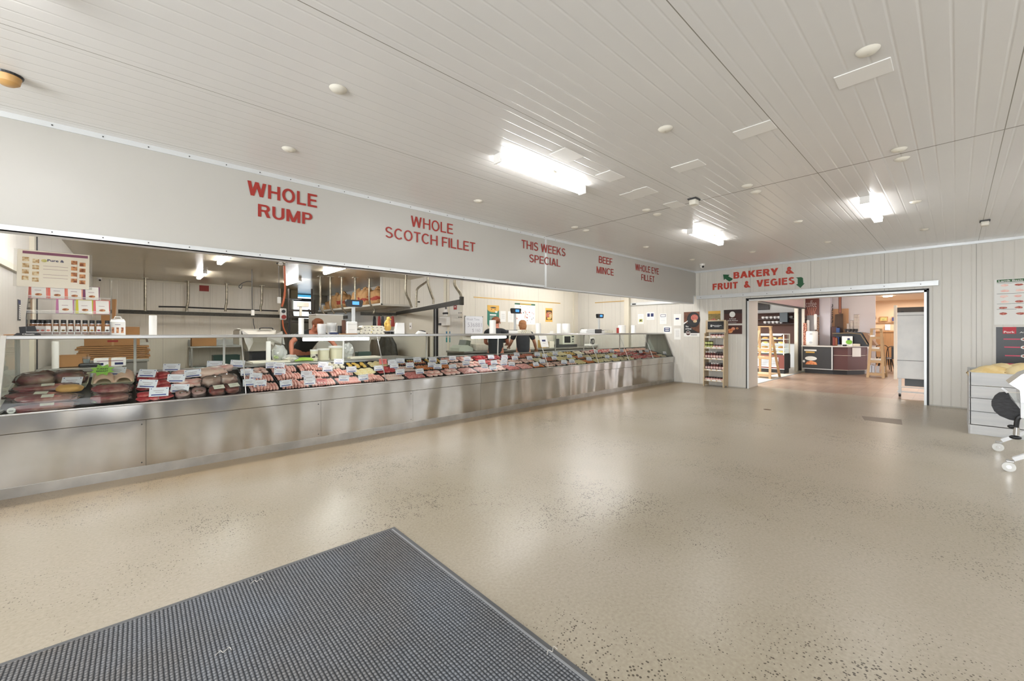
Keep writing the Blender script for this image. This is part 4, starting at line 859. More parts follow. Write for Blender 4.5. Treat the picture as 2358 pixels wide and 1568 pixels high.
# near left: leaflets and black card box
for k in range(3): simple('leaflet', 'brown paper leaflet in the flat pile at the far left end, %s up' % ORD[k], 'leaflet', (-0.79, 5.60, SHZ+0.004*k), (0.065, 0.09, 0.0035), M('kraft_leaflet', '#cfa682', 0.7), 0)['group'] = 'leaflets at the left end'
p = PY(72, 775, 5.55); t = thing('card_holder', 'black leaflet holder on the shelf at far left', 'holder', (p.x-0.01, 5.50, SHZ))
q = MB(); q.prism([(-0.08, 0), (0.07, 0), (0.06, 0.02), (-0.06, 0.022)], -0.04, 0.04, BLACK, X=Matrix.Rotation(PI/2, 4, 'X')); q.prism([(-0.05, 0.02), (0.05, 0.02), (0.035, 0.085), (-0.055, 0.075)], -0.012, 0.012, BLACK, X=Matrix.Translation((0, 0.02, 0)) @ Matrix.Rotation(PI/2, 4, 'X')); q.build('body', t)
q = MB(); q.text('Classic', -0.03, 0.006, 0.04, 0.018, 0.0405, PAPER, X=Matrix.Rotation(PI/2, 4, 'X')); q.build('lettering', t)
# acrylic stand with pouches and spice jars
ACR = glassy('acrylic', '#f8f8f6', 0.03, 0.05); AX = -0.465; HW = 0.262
t = thing('acrylic_display_stand', 'clear acrylic tiered stand with a tall printed header at the counter left', 'display stand', (AX, 5.62, SHZ))
for s in (-1, 1):
    q = MB(); q.prism([(-0.12, 0), (0.14, 0), (0.16, 0.55), (0.12, 0.56), (-0.10, 0.20), (-0.12, 0.16)], s*HW-0.003, s*HW+0.003, ACR, X=Matrix(((0, 0, 1, 0), (1, 0, 0, 0), (0, 1, 0, 0), (0, 0, 0, 1)))); q.build('side_panel', t)
for y0, y1, z in ((-0.12, 0.02, 0.004), (-0.11, 0.02, 0.195), (-0.02, 0.10, 0.33)):
    q = MB(); q.box((-HW, y0, z), (HW, y1, z+0.004), ACR); q.box((-HW, y0-0.004, z), (HW, y0, z+0.03), ACR); q.box((-HW, y0-0.0045, z+0.026), (HW, y0-0.004, z+0.03), WHITE); q.build('tier_shelf', t)
HC = M('header_card', '#f2ede0', 0.3); MAU = M('mauve', '#8a5570', 0.5); FOOD = M('food_photo', '#b58a55', 0.5, noise_s=40, col2='#e6d9b8', thr=(0.4, 0.6)); FOOD2 = M('food_photo_dark', '#8e4f30', 0.5, noise_s=40, col2='#dca070', thr=(0.4, 0.6))
HX = Matrix.Translation((-0.115, 0.04, 0.44)) @ Matrix.Rotation(PI/2+0.12-0.25, 4, 'X')
q = MB(); q.box((-0.225, 0, -0.003), (0.225, 0.34, 0), HC, X=HX); X1 = HX @ Matrix.Translation((0, 0, 0.001)); q.box((-0.195, 0.305, 0), (0.215, 0.33, 0.0006), MAU, X=X1)
for i, x in enumerate((-0.175, -0.115, 0.125, 0.18)):
    for j in range(4): q.box((x-0.02, 0.235-j*0.058-(i % 2)*0.012, 0), (x+0.02, 0.272-j*0.058-(i % 2)*0.012, 0.0006), FOOD if i < 2 else FOOD2, X=X1)
q.text('Pure &', -0.045, 0.245, 0.06, 0.268, 0.0006, NAVY, X=X1); q.flat(ell(-0.065, 0.25, 0.018, 0.014), 0.0006, HERB, X=X1)
for k in range(4): q.box((-0.07, 0.20-k*0.03-(0.02 if k > 1 else 0), 0), (0.085, 0.202-k*0.03-(0.02 if k > 1 else 0), 0.0006), MAU, X=X1)
q.build('header_card', t)
q = MB(); q.box((-0.245, 0, -0.008), (0.245, 0.345, -0.005), ACR, X=HX); q.build('header_holder', t)
POUCH = [(-0.215, 0.335, 0, '#e8776a', 'coral'), (-0.10, 0.335, 0, '#e8776a', 'coral'), (0.01, 0.335, 0, '#ee8f7a', 'salmon'), (0.125, 0.335, 0.03, '#7b3f66', 'plum'), (-0.04, 0.20, 1, '#b56d9b', 'mauve'), (0.085, 0.20, 1, '#c9c52e', 'lime'), (0.20, 0.20, 1, '#e07070', 'pink')]
for k, (x, z, row, col, nm) in enumerate(POUCH):
    y = 5.62+(0.03 if row != 1 else -0.06); w = 0.056; h = 0.135
    o = thing('spice_pouch', '%s-edged white spice pouch, %s on the %s tier of the stand' % (nm, ORD[k % 4 if k < 4 else k-4]+' from left', 'upper' if k < 4 else 'lower'), 'pouch', (AX+x, y, SHZ+z+0.004), 0, 'spice pouches on the stand'); o.rotation_euler = (-0.25, 0, 0)
    q = MB(); q.prism([(-w, 0), (w, 0), (w, h), (-w, h)], -0.016, 0.0, M('pouch_'+nm, col, 0.35), X=Matrix.Rotation(PI/2, 4, 'X')); q.build('pouch', o)
    q = MB(); q.flat([(-w+0.020, 0.002), (w-0.004, 0.002), (w-0.008, h-0.004), (-w+0.014, h-0.004)], 0.001, PAPER, X=Matrix.Rotation(PI/2, 4, 'X')); q.flat(ell(0.005, 0.035, 0.022, 0.012), 0.0016, FOOD2, X=Matrix.Rotation(PI/2, 4, 'X')); q.box((-0.02, -0.002, 0.075), (0.02, -0.0012, 0.078), MAU)
    q.build('front_label', o)
JG = M('spice_glass', '#9c6a48', 0.15, noise_s=8, var=0.3); cols = ['#d97c6c', '#8a8a4a', '#a58f4c', '#5a3f55', '#7c4a4f', '#d9a23a', '#e0b65c', '#e05c72', '#5b5f50']
def mk_jar():
    o = bpy.data.objects.new('spice_jar', None); COL.objects.link(o)
    q = MB(); q.lathe([(0.018, 0), (0.0195, 0.004), (0.0195, 0.09), (0.015, 0.098)], JG, 16); q.build('jar', o, True)
    q = MB(); q.lathe([(0.0175, 0.098), (0.0175, 0.13), (0.016, 0.132)], BLACK, 16); q.lathe([(0.0182, 0.095), (0.0182, 0.10)], CHROME, 16); q.build('lid', o, True)
    q = MB(); q.box((-0.0155, -0.0208, 0.02), (0.0155, -0.0195, 0.075), PAPER); q.build('label', o); return o
for k in range(9):
    o = P_('jar', mk_jar); o.location = (AX-0.135+k*0.0455+(0.012 if k == 8 else 0), 5.62-0.09, SHZ+0.009); tag(o, 'spice jar with black lid under the stand, %s from the left' % ORD[k], 'spice jar', 'spice jars under the acrylic stand')
    q = MB(); q.flat(ell(0, 0.036, 0.011, 0.008), 0.0212, M('jar_print_%d' % k, cols[k], 0.5), X=Matrix.Rotation(PI/2, 4, 'X')); q.build('label_picture', o)
for k in range(4):
    o = dup(PROTO['jar'][0]); o.location = (AX-0.235+k*0.03, 5.62-0.035, SHZ+0.009)
    tag(o, 'spice jar in the second rank under the stand, %s from the left' % ORD[k], 'spice jar', 'spice jars under the acrylic stand')
# gift box with handle
p = PY(273, 775, 5.58); o = thing('gift_box', 'white gable gift box with handle and three small windows', 'box', (p.x-0.005, 5.56, SHZ))
q = MB(); q.box((-0.055, -0.03, 0), (0.055, 0.04, 0.13), PAPER); q.prism([(-0.055, 0.13), (0.055, 0.13), (0.035, 0.16), (-0.035, 0.16)], -0.01, 0.01, PAPER, X=Matrix.Rotation(PI/2, 4, 'X'))
q.add([(-0.055, -0.03, 0.13), (0.055, -0.03, 0.13), (0.045, 0.0, 0.155), (-0.045, 0.0, 0.155), (-0.055, 0.04, 0.13), (0.055, 0.04, 0.13)], [(0, 1, 2, 3), (5, 4, 3, 2), (0, 3, 4), (1, 5, 2)], PAPER); q.build('carton', o)
q = MB(); q.tube([(-0.025, 0, 0.155), (-0.02, 0, 0.178), (0.02, 0, 0.178), (0.025, 0, 0.155)], 0.005, PAPER, 6); q.build('handle', o)
q = MB()
for x in (-0.033, 0.0, 0.033): q.box((x-0.009, -0.0305, 0.02), (x+0.009, -0.03, 0.075), FOOD2)
q.box((-0.02, -0.0305, 0.10), (0.02, -0.03, 0.104), NAVY); q.build('windows_print', o)
# ================================================================== WALL SHEETS
def sheet(name, label, wall, u0, u1, vt, vb, base, items=(), cat='poster', thick=0.003, k=None, group=None):
    k = k if k is not None else {'R': XR, 'B': Y3, 'L': XL}[wall]; P = PY if wall == 'B' else PX; uc = (u0+u1)/2
    a = P(u0, (vt+vb)/2, k); c = P(u1, (vt+vb)/2, k); top = P(uc, vt, k); bot = P(uc, vb, k)
    w = (c-a).length; h = top.z-bot.z; loc = Vector(bot); mid = (a+c)/2; loc.x, loc.y = mid.x, mid.y
    n = {'R': Vector((-1, 0, 0)), 'B': Vector((0, -1, 0)), 'L': Vector((1, 0, 0))}[wall]; loc += n*0.001
    q = MB(); q.box((-w/2, 0, 0), (w/2, h, thick), base)
    for i, it in enumerate(items):
        z = thick+0.0006+i*0.0003; kd = it[0]; m = it[-1]
        X_ = lambda x: -w/2+x*w
        if kd == 'r': q.flat([(X_(it[1]), it[2]*h), (X_(it[3]), it[2]*h), (X_(it[3]), it[4]*h), (X_(it[1]), it[4]*h)], z, m)
        elif kd == 'e': q.flat(ell(X_(it[1]), it[2]*h, it[3]*w, it[4]*h, 20), z, m)
        elif kd == 'p': q.flat([(X_(x), y*h) for x, y in it[1]], z, m)
        elif kd == 't': q.text(it[1], X_(it[2]), it[3]*h, X_(it[4]), it[5]*h, z, m)
    o = q.build(name, loc=loc, rot={'R': RX, 'B': RY, 'L': RL}[wall]); return tag(o, label, cat, group)
TL = lambda x0, x1, ys, m=INK: [('r', x0, y, x1, y+0.012, m) for y in ys]
MEATP = M('meat_print', '#a9453c', 0.6, noise_s=60, col2='#cf8473', thr=(0.4, 0.6)); BROWN = M('chocolate_print', '#4a2620', 0.55); WOODP = M('wood_print', '#7a4a2e', 0.55, noise_s=12, col2='#54301f', stretch=(1, 1, 6)); YELP = M('yellow_print', '#e3b354', 0.55); TEAL = M('teal_print', '#2f7a66', 0.5)
sheet('notice', 'white notice with a small hen picture, leftmost on the right wall', 'R', 1469, 1482.5, 723, 746, PAPER, [('r', .2, .2, .8, .5, HERB), ('e', .5, .35, .12, .1, DARK)]+TL(.2, .8, (.6, .7, .8)), 'notice')
sheet('notice', 'landscape white notice with navy blocks on the right wall', 'R', 1489, 1507, 719, 736.5, PAPER, [('r', .1, .42, .42, .85, NAVY), ('r', .55, .42, .9, .85, NAVY)]+TL(.2, .8, (.2,)), 'notice')
sheet('notice', 'white notice with a blue-framed heading, right of the navy-block notice', 'R', 1519.5, 1535, 722, 746, PAPER, [('r', .12, .68, .88, .92, NAVY), ('r', .18, .72, .82, .88, PAPER)]+TL(.2, .8, (.2, .35, .5)), 'notice')
sheet('notice', 'small white card with navy box, lowest beside the counter end', 'R', 1528, 1547, 751, 768, PAPER, [('r', .08, .25, .78, .8, NAVY), ('r', .2, .38, .68, .48, PAPER), ('r', .2, .6, .68, .7, PAPER)], 'notice')
sheet('notice', 'white page with one dark bar, upper left of the steak poster', 'R', 1551.5, 1568.5, 723, 749.5, PAPER, [('r', .25, .52, .72, .66, NAVY)], 'notice')
sheet('notice', 'white page of small print, lower left of the steak poster', 'R', 1552.5, 1567.5, 756, 782, PAPER, TL(.22, .8, (.25, .33, .41, .49, .57, .65, .73, .81)), 'notice')
sheet('poster', 'dark poster of a steak on a black plate with a round maroon badge', 'R', 1575, 1611, 718, 775, PAPER, [('r', 0, .14, 1, 1, WOODP), ('p', [(0, .14), (1, .14), (.55, .3), (.3, .52), (0, .58)], BLACK), ('e', .62, .68, .42, .31, BLACK), ('e', .62, .69, .34, .24, M('plate_grey', '#2c2c2e', .3)), ('e', .68, .76, .23, .13, MEATP), ('e', .72, .62, .12, .06, FOOD), ('p', [(0, .5), (.26, .62), (.26, .65), (0, .56)], WHITE), ('t', 'The', .1, .38, .3, .44, PAPER), ('t', 'original.', .1, .27, .5, .35, PAPER), ('e', .28, .14, .15, .1, PAPER), ('e', .28, .14, .135, .088, BROWN), ('r', .18, .13, .38, .16, PAPER)]+TL(.45, .85, (.05, .08)))
sheet('poster', 'yellow-topped food poster behind the wooden sauce rack', 'R', 1631, 1659, 716, 760, YELP, [('r', 0, .05, 1, .85, M('salad_print', '#6b6a38', .6, noise_s=30, col2='#a98b58')), ('p', [(0, .3), (.2, .55), (.5, .62), (.75, .5), (.8, .3)], MEATP), ('e', .85, .5, .1, .06, PAPER)])
sheet('poster', 'chocolate brown poster with a round white emblem beside the bakery opening', 'R', 1667, 1709, 713, 745, BROWN, [('r', 0, .72, 1, 1, M('brown_dark', '#2f1a17', .5)), ('e', .47, .66, .16, .21, PAPER), ('t', 'A Proud', .3, .3, .66, .38, PAPER), ('t', 'Family Butcher', .2, .16, .78, .25, PAPER)]+TL(.28, .7, (.06,), PAPER))
sheet('poster', 'brown food photo poster below the round emblem poster', 'R', 1672, 1709, 749, 769, BROWN, [('e', .25, .35, .18, .25, MARI), ('e', .45, .6, .12, .18, SALM), ('e', .7, .65, .08, .12, FOOD2), ('e', .1, .2, .1, .15, MEATP)])
sheet('patch_plate', 'faint pale square patch low on the wall beside the opening', 'R', 1703, 1716, 872, 885, M('patch_paint', '#d3d0c8', .5), cat='patch')
# far right posters
cuts = []
rr = random.Random(9)
for row, y in enumerate((.86, .74, .62, .5, .37, .24)):
    for c in range(6):
        cx = .12+c*.155+rr.uniform(-.02, .02); cuts.append(('p', [(cx+.055*rr.uniform(.7, 1)*math.cos(a), y+.032*rr.uniform(.6, 1)*math.sin(a)) for a in [i*PI/4 for i in range(8)]], MEATP if rr.random() > .25 else PORK))
        if c == 2 and row < 4: break
p0 = PX(2290, 645, XR)
def wsheet(name, label, y0, z0, z1, w, base, items):
    q = MB(); h = z1-z0; q.box((0, 0, 0), (w, h, 0.003), base)
    for i, it in enumerate(items):
        z = 0.0036+i*0.0002; m = it[-1]
        if it[0] == 'r': q.flat([(it[1]*w, it[2]*h), (it[3]*w, it[2]*h), (it[3]*w, it[4]*h), (it[1]*w, it[4]*h)], z, m)
        elif it[0] == 'e': q.flat(ell(it[1]*w, it[2]*h, it[3]*w, it[4]*h, 18), z, m)
        elif it[0] == 'p': q.flat([(x*w, y*h) for x, y in it[1]], z, m)
        else: q.text(it[1], it[2]*w, it[3]*h, it[4]*w, it[5]*h, z, m)
    return tag(q.build(name, loc=(XR-0.001, y0, z0), rot=RX), label, 'poster')
wsheet('poster', 'white lamb cuts chart with green heading at the right edge', -0.43, 1.47, 2.235, 0.95, PAPER, [('r', .03, .93, 1, .99, M('chart_green', '#2f5d2c', .5)), ('t', 'Lamb Basic Cuts', .05, .94, .46, .98, PAPER), ('r', .36, .42, .98, .92, M('sage', '#c9cbb6', .6)), ('p', [(.4, .45), (.46, .5), (.5, .7), (.7, .8), (.9, .7), (.9, .5), (.75, .5)], PAPER)]+[('r', .03, y, .34, y+.006, DARK) for y in (.905, .675, .455)]+[('r', .03, .335, .25, .341, DARK)]+cuts)
PINKP = M('pink_print', '#d8506a', .5); pk = [('r', .09, .86, .27, 1, M('red_logo', '#c52f3e', .5)), ('t', 'Pork', .105, .875, .25, .92, PAPER), ('t', 'AUSTRALIAN', .31, .875, .75, .905, PAPER)]
for j, y in enumerate((.75, .585, .41, .24, .08)):
    pk.append(('r', .1+.01*j, y-.01, .32, y+.012, PINKP))
    for c in range(2 if j < 2 or j == 4 else 1): pk += [('e', .38+c*.13, y, .055, .035, PAPER), ('e', .38+c*.13, y, .035, .018, MEATP)]
pk += [('e', .66, .33, .2, .17, M('roast_print', '#a8744a', .5, noise_s=30, col2='#c9a070', thr=(.4, .6))), ('e', .7, .2, .25, .05, M('board_print', '#8a6a4a', .5))]
wsheet('poster', 'dark pork poster with pink labels and white ovals at the right edge', -0.45, 0.62, 1.43, 0.8, M('slate_print', '#333436', .35), pk)

sheet('wall_strip', 'narrow dark strip label on the left butchery wall beside the acrylic stand', 'L', 40, 46.5, 690, 738, DARK, [('r', .1, .8, .9, .96, NAVY)]+[('r', .35, .08+.1*i, .9, .15+.1*i, PAPER) for i in range(7)], 'label')
# ================================================================== BUTCHERY BEHIND THE COUNTER
BENCHM = M('bench_steel', '#a9a8a2', 0.35, 0.8, noise_s=6, var=0.12); GREYP = M('grey_cabinet', '#8d8a82', 0.5)
def bench(name, label, x0, x1, y0, y1, z, body=None, back=0.0, legs=True, cat='bench', top=BENCHM):
    t = thing(name, label, cat, (x0, y0, 0)); w, d = x1-x0, y1-y0
    q = MB(); q.box((0, 0, z-0.045), (w, d, z), top, 0.004); q.build('top', t)
    if back: q = MB(); q.box((0, d-0.02, z), (w, d, z+back), top, 0.004); q.build('splashback', t)
    if body: q = MB(); q.box((0.02, 0.02, 0), (w-0.02, d-0.02, z-0.045), body); q.build('cabinet', t)
    elif legs:
        for x in (0.02, w-0.06):
            for y in (0.02, d-0.06): q = MB(); q.box((x, y, 0), (x+0.04, y+0.04, z-0.045), top); q.build('leg', t)
        q = MB(); q.box((0.03, 0.03, 0.25), (w-0.03, d-0.03, 0.27), top); q.build('undershelf', t)
    return t
# near-left bench group (left wall)
p0 = PZ(117, 848, .92); p1 = PZ(270, 838, .92)
bench('workbench', 'grey steel workbench behind the cream roast tray at the left', -0.90, -0.16, 7.35, 8.05, .90, GREYP)
bench('workbench', 'longer grey workbench holding flattened cartons, behind the first', -0.90, 0.12, 8.75, 9.5, .92, GREYP)
def carton(name, label, x, y, z, w, d, h, m=KRAFT, rz=0, open_=False, cat='box', extra=None):
    t = thing(name, label, cat, (x, y, z), rz); q = MB()
    if open_:
        k = 0.006
        q.box((-w/2, -d/2, 0), (w/2, -d/2+k, h), m); q.box((-w/2, d/2-k, 0), (w/2, d/2, h), m); q.box((-w/2, -d/2, 0), (-w/2+k, d/2, h), m); q.box((w/2-k, -d/2, 0), (w/2, d/2, h), m); q.box((-w/2, -d/2, 0), (w/2, d/2, k), m)
    else: q.box((-w/2, -d/2, 0), (w/2, d/2, h), m, 0.003); q.box((-0.012, -d/2-0.001, 0), (0.012, d/2, h+0.001), M('tape', '#b99468', .4))
    q.build('carton', t)
    if extra: extra(t, w, d, h)
    return t
def hole(t, w, d, h): q = MB(); q.prism([(-.09, .0), (.09, .0), (.075, -.035), (-.075, -.035)], 0, .002, M('hand_hole', '#3c2c20', .8), X=Matrix.Translation((0, -d/2-.003, h*.72)) @ Matrix.Rotation(PI/2, 4, 'X')); q.box((-.06, -d/2-.002, h*.2), (.06, -d/2-.001, h*.3), RED); q.build('hand_hole', t)
carton('cardboard_box', 'big brown carton with a dark hand hole on the left benches', -0.30, 9.1, 1.13, 0.62, 0.4, 0.30, extra=hole)
for k in range(7):
    simple('flattened_carton', 'flattened brown carton in the stack under the big carton, %s up' % ORD[k], 'cardboard', (-0.28+0.02*math.sin(k*2.1), 9.1, .921+0.03*k), (0.40, 0.32, 0.024), KRAFT, 0.002)['group'] = 'flattened cartons on the bench'
carton('cardboard_box', 'small open brown carton beside the white shelf post', -0.62, 7.7, .901, 0.26, 0.26, 0.15, open_=True)
def blue(t, w, d, h):
    q = MB(); q.box((-w*.45, -d/2-.002, h*.15), (-w*.2, -d/2, h*.45), NAVY); q.box((w*.15, -d/2-.002, h*.15), (w*.42, -d/2, h*.45), NAVY); q.box((-w*.4, -d/2-.002, h*.65), (w*.42, -d/2, h*.72), MC['mauve']); q.build('print', t)
carton('printed_carton', 'white carton with navy blocks below the big brown carton', -0.28, 7.62, .901, 0.30, 0.25, 0.10, PAPER, extra=blue)
simple('black_bag', 'folded black bag on the first left workbench', 'bag', (-0.46, 7.46, .901), (0.10, 0.06, 0.05), BLACK, 0.02)
t = thing('plastic_cup', 'clear plastic cup of water in front of the brown carton', 'cup', (-0.50, 7.58, .901)); q = MB(); q.lathe([(0.028, 0), (0.038, 0.13)], CLEAR, 16, cap=False); q.lathe([(0.02, 0.0), (0.033, 0.10)], M('water', '#c7d6da', .1), 14); q.build('cup', t, True)
t = thing('clear_display_box', 'clear plastic box with domed lid on the longer left bench', 'box', (0.02, 9.05, .921)); q = MB(); q.box((-.10, -.12, 0), (.10, .12, .26), ACR); q.lathe([(.10, .26), (.085, .31), (.04, .34), (.001, .345)], ACR, 16, cap=False); q.build('box', t)
simple('small_carton', 'small orange box low beside the clear plastic box', 'box', (-0.10, 8.86, .921), (0.08, 0.05, 0.04), M('orange_card', '#d99a4a', .6)); simple('small_carton', 'small pinkish box on the orange box', 'box', (-0.11, 8.86, .962), (0.09, 0.05, 0.035), M('pink_card', '#c98f90', .6))
simple('small_carton', 'little white carton with red top stripe inside reach of the clear box', 'box', (0.04, 8.86, .921), (0.03, 0.03, 0.13), PAPER)
# tall cardboard behind stand
p = PY(252, 735, 9.4); t = thing('tall_carton', 'tall folded brown carton standing behind the acrylic stand', 'box', (p.x, 9.3, 1.431)); h = PY(252, 690, 9.4).z-1.431
q = MB(); w = (PY(270, 700, 9.4).x-PY(236, 700, 9.4).x)/2; q.prism([(-w, 0), (w*.8, 0), (w, h), (w*.2, h*.985), (-w, h)], -.14, .14, KRAFT, X=Matrix.Rotation(PI/2, 4, 'X')); q.build('carton', t)
# far bench by the back wall
t = bench('prep_table', 'steel prep table with splashback at the far back wall', 1.15, 3.0, 15.75, 16.5, .9, back=.2)
carton('open_box', 'low open brown box on the far prep table', PY(470, 806, 15.9).x, 16.05, .901, .62, .4, .26, open_=True)
for k, (u, lb) in enumerate(((520, 'left'), (512, 'right'))): pass
q = MB(); q.tube([(0, 0, .02), (.25, 0, .06), (.45, .02, .04)], .02, M('rolled_brown', '#7a4630', .7)); tag(q.build('rolled_item', loc=(2.35, 15.95, .93), smooth=True), 'dark brown rolled item on the far prep table', 'roll')
# green crates on the floor by the far bench
for k, (u, z) in enumerate(((478, 0.0), (520, 0.0), (520, .32))):
    x = PY(u, 850, 15.0).x; t = thing('crate', 'dark green plastic crate on the butchery floor, %s' % ('left single one', 'lower right one', 'upper right one')[k], 'crate', (x, 15.0, z+.02*bool(z)))
    q = MB(); GC = M('green_crate', '#1d3a33', .4)
    q.box((-.32, -.2, 0), (.32, .2, .02), GC)
    for s in (-1, 1): q.box((-.32, s*.2-.01, 0), (.32, s*.2+.01, .31), GC); q.box((s*.32-.01, -.2, 0), (s*.32+.01, .2, .31), GC)
    q.box((-.34, -.22, .29), (.34, -.2, .31), GC); q.build('crate_shell', t)
# stainless hopper machine
HY = 8.1; a = PY(556, 762, HY); c = PY(652, 762, HY); bw = c.x-a.x; zt = PY(600, 760, HY).z; zb = PY(600, 808, HY).z
t = thing('mincer_hopper', 'large stainless hopper machine with white-lit inner corners behind the counter', 'machine', (a.x, HY, 0))
MS = M('matt_steel', '#b9b4a8', .38, .6)
q = MB(); hh = zt-zb
P = lambda x, y, z: (x, y, z)
out = [(-.02, -.02), (bw+.06, .0), (bw+.06, .55), (-.02, .55)]
vs = [P(.0, 0, zt), P(bw, 0.05, zt-.02), P(bw+.02, .6, zt), P(.0, .6, zt), P(.09, -.02, zb), P(bw-.02, 0.0, zb), P(bw-.04, .5, zb+.03), P(.12, .5, zb+.03)]
q.add(vs, [(3, 2, 6, 7), (0, 3, 7, 4), (2, 1, 5, 6), (4, 7, 6, 5)], MS)
q.add([P(0.0, 0.0, zt), P(.22, .35, zt-.12), P(.24, .40, zb+.14), P(.10, -.02, zb)], [(0, 1, 2, 3)], WHITE); q.add([P(bw, .05, zt-.02), P(bw-.17, .35, zt-.13), P(bw-.15, .42, zb+.16), P(bw+.03, .0, zb+.1)], [(3, 2, 1, 0)], WHITE)
q.add([P(.22, .4, zt-.10), P(bw-.17, .4, zt-.1), P(bw-.15, .44, zb+.14), P(.24, .44, zb+.14)], [(3, 2, 1, 0)], MS); q.add([P(.24, .44, zb+.14), P(bw-.15, .44, zb+.14), P(bw-.02, .0, zb), P(.10, -.02, zb)], [(3, 2, 1, 0)], MS)
q.tube([P(.0, .0, zt), P(-.01, .3, zt+.01), P(.0, .6, zt)], .02, MS); q.add([P(0, .59, zt-.1), P(bw, .59, zt-.1), P(bw, .6, zt+.02), P(0, .6, zt+.02)], [(0, 1, 2, 3)], MS)
q.box((-.03, -.0, zt-.25), (.0, .6, zt-.01), MS); q.build('hopper', t)
q = MB(); q.tube(smooth_path([(.36, .5, zt+.01), (.38, .5, zt+.04), (.55, .5, zt+.04), (.57, .5, zt+.01)]), .008, BLACK); q.build('handle', t, True)
q = MB(); q.box((.12, .05, 0), (bw-.1, .5, zb-.02), DARK); q.box((.16, .04, zb-.14), (bw-.2, .05, zb-.02), BLACK); q.build('base_cabinet', t)
# bench behind the counter middle
BX0, BX1 = 1.17, 3.15
t = bench('preparation_bench', 'long white-topped bench with celery and buckets behind the counter', BX0, BX1+.5, 6.62, 7.3, .90, None, top=BENCHM)
simple('cutting_board', 'white cutting board on the bench under the hopper', 'board', (1.42, 6.86, .901), (.24, .18, .022), M('board_white', '#e3ddcc', .5), .004)
roll(612, 624, 786, 6.75, 'white roll standing on the bench before the hopper', base=.925)
LEAF = M('leafy_green', '#7f9a5a', .7, noise_s=25, col2='#c6d3a6', thr=(.4, .6)); BAGM = glassy('poly_bag', '#eef0ea', .15, .35)
q = MB(); [q.blob((.045*math.cos(i*1.7), .03*math.sin(i*2.3), .045+.018*(i % 3)), (.035, .028, .03), LEAF, 2, .6, 4, i) for i in range(8)]
o = tag(q.build('herb_bunch', loc=(PY(643, 815, 6.85).x, 6.85, .90), smooth=True), 'bunch of leafy herbs in a clear bag on the bench', 'herbs')
q = MB(); q.blob((0, 0, .12), (.10, .06, .13), BAGM, 3, .35, 3, 4); q.build('clear_bag', o, True, ang=20)
for k in range(4):
    q = MB(); q.tube(smooth_path([(-.13, 0, 0), (0, .006*k, .006), (.13, .01*(k-1.5), 0)]), [.014]*13, M('celery', '#8fbb3c', .4, noise_s=9, col2='#b5d26b', stretch=(1, 8, 8))); tag(q.build('celery_stalk', loc=(PY(697, 815, 6.80).x, 6.74+.028*k, .916+.018*(k % 2)), smooth=True), 'green celery stalk on the bench, %s from the front' % ORD[k], 'celery', 'celery on the bench')
q = MB(); q.blob((0, 0, .05), (.11, .07, .055), BAGM, 3, .3, 3, 9); q.blob((0, 0, .035), (.08, .05, .035), PALE, 3, .2, 3, 2); tag(q.build('bagged_vegetable', loc=(PY(668, 820, 6.8).x, 6.78, .90), smooth=True, ang=20), 'white vegetable in a plastic bag left of the celery', 'vegetable')
def bucket(u0, u1, vt, y, label, m=M('bucket_white', '#e9e2c6', .4), lab=False):
    a = PY(u0, vt, y); c = PY(u1, vt, y); r = (c.x-a.x)/2; h = a.z-.901; t = thing('bucket', label, 'bucket', ((a.x+c.x)/2, y, .901))
    q = MB(); q.lathe([(r*.86, 0), (r*.97, h*.82), (r*1.02, h*.82), (r*1.02, h*.86), (r*.99, h*.86)], m, 22); q.build('tub', t, True)
    q = MB(); q.lathe([(r*1.03, h*.87), (r*1.04, h), (r*.9, h)], WHITE, 22); q.build('lid', t, True)
    if lab: q = MB(); q.lathe([(r*.90, h*.25), (r*.95, h*.6)], M('bucket_label', '#4b4038', .6, noise_s=20, col2='#d8cfc0', thr=(.45, .5)), 22, cap=False); q.build('label_band', t, True)
bucket(714.5, 732, 805, 6.78, 'small bucket with a dark printed band right of the celery', lab=True)
bucket(731.5, 758, 803, 6.86, 'cream bucket in the middle of the three on the bench')
bucket(757.5, 790, 797, 6.9, 'largest cream bucket, right of the three on the bench')
q = MB(); q.blob((0, 0, .13), (.09, .07, .13), BAGM, 3, .3, 3, 14); tag(q.build('plastic_bag', loc=(PY(801, 800, 6.9).x, 6.9, .90), smooth=True, ang=20), 'crumpled clear bag right of the largest bucket', 'bag')
simple('cutting_board', 'long pale cutting board at the right end of the bench', 'board', (PY(836, 823, 6.85).x, 6.85, .901), (.26, .12, .03), MC['board_white'], .004)
# dark green scale on bench, big steel box
simple('green_container', 'dark green container behind the right bench end', 'container', (PY(836, 805, 7.1).x, 7.1, .901), (.12, .08, .10), M('dark_green_plastic', '#31443c', .4), .012)
p = PY(760, 740, 9.4); t = thing('steel_cabinet', 'large plain stainless box above the clear tub stacks', 'cabinet', (p.x, 9.4, 0)); a = PY(729, 723, 9.4); c = PY(791, 723, 9.4); w = (c.x-a.x)/2
q = MB(); q.box((-w, 0, .5), (w, .55, a.z), M('cabinet_steel', '#c3beb2', .4, .5), .01); q.build('body', t); q = MB(); q.box((-w, -.005, a.z-.02), (w, .55, a.z+.005), PAPER); q.build('top_edge', t)
q = MB(); [q.box((sx*w-.03*sx-.02, y, 0), (sx*w-.03*sx+.02, y+.04, .5), STEEL) for sx in (-1, 1) for y in (.02, .49)]; q.build('legs', t)
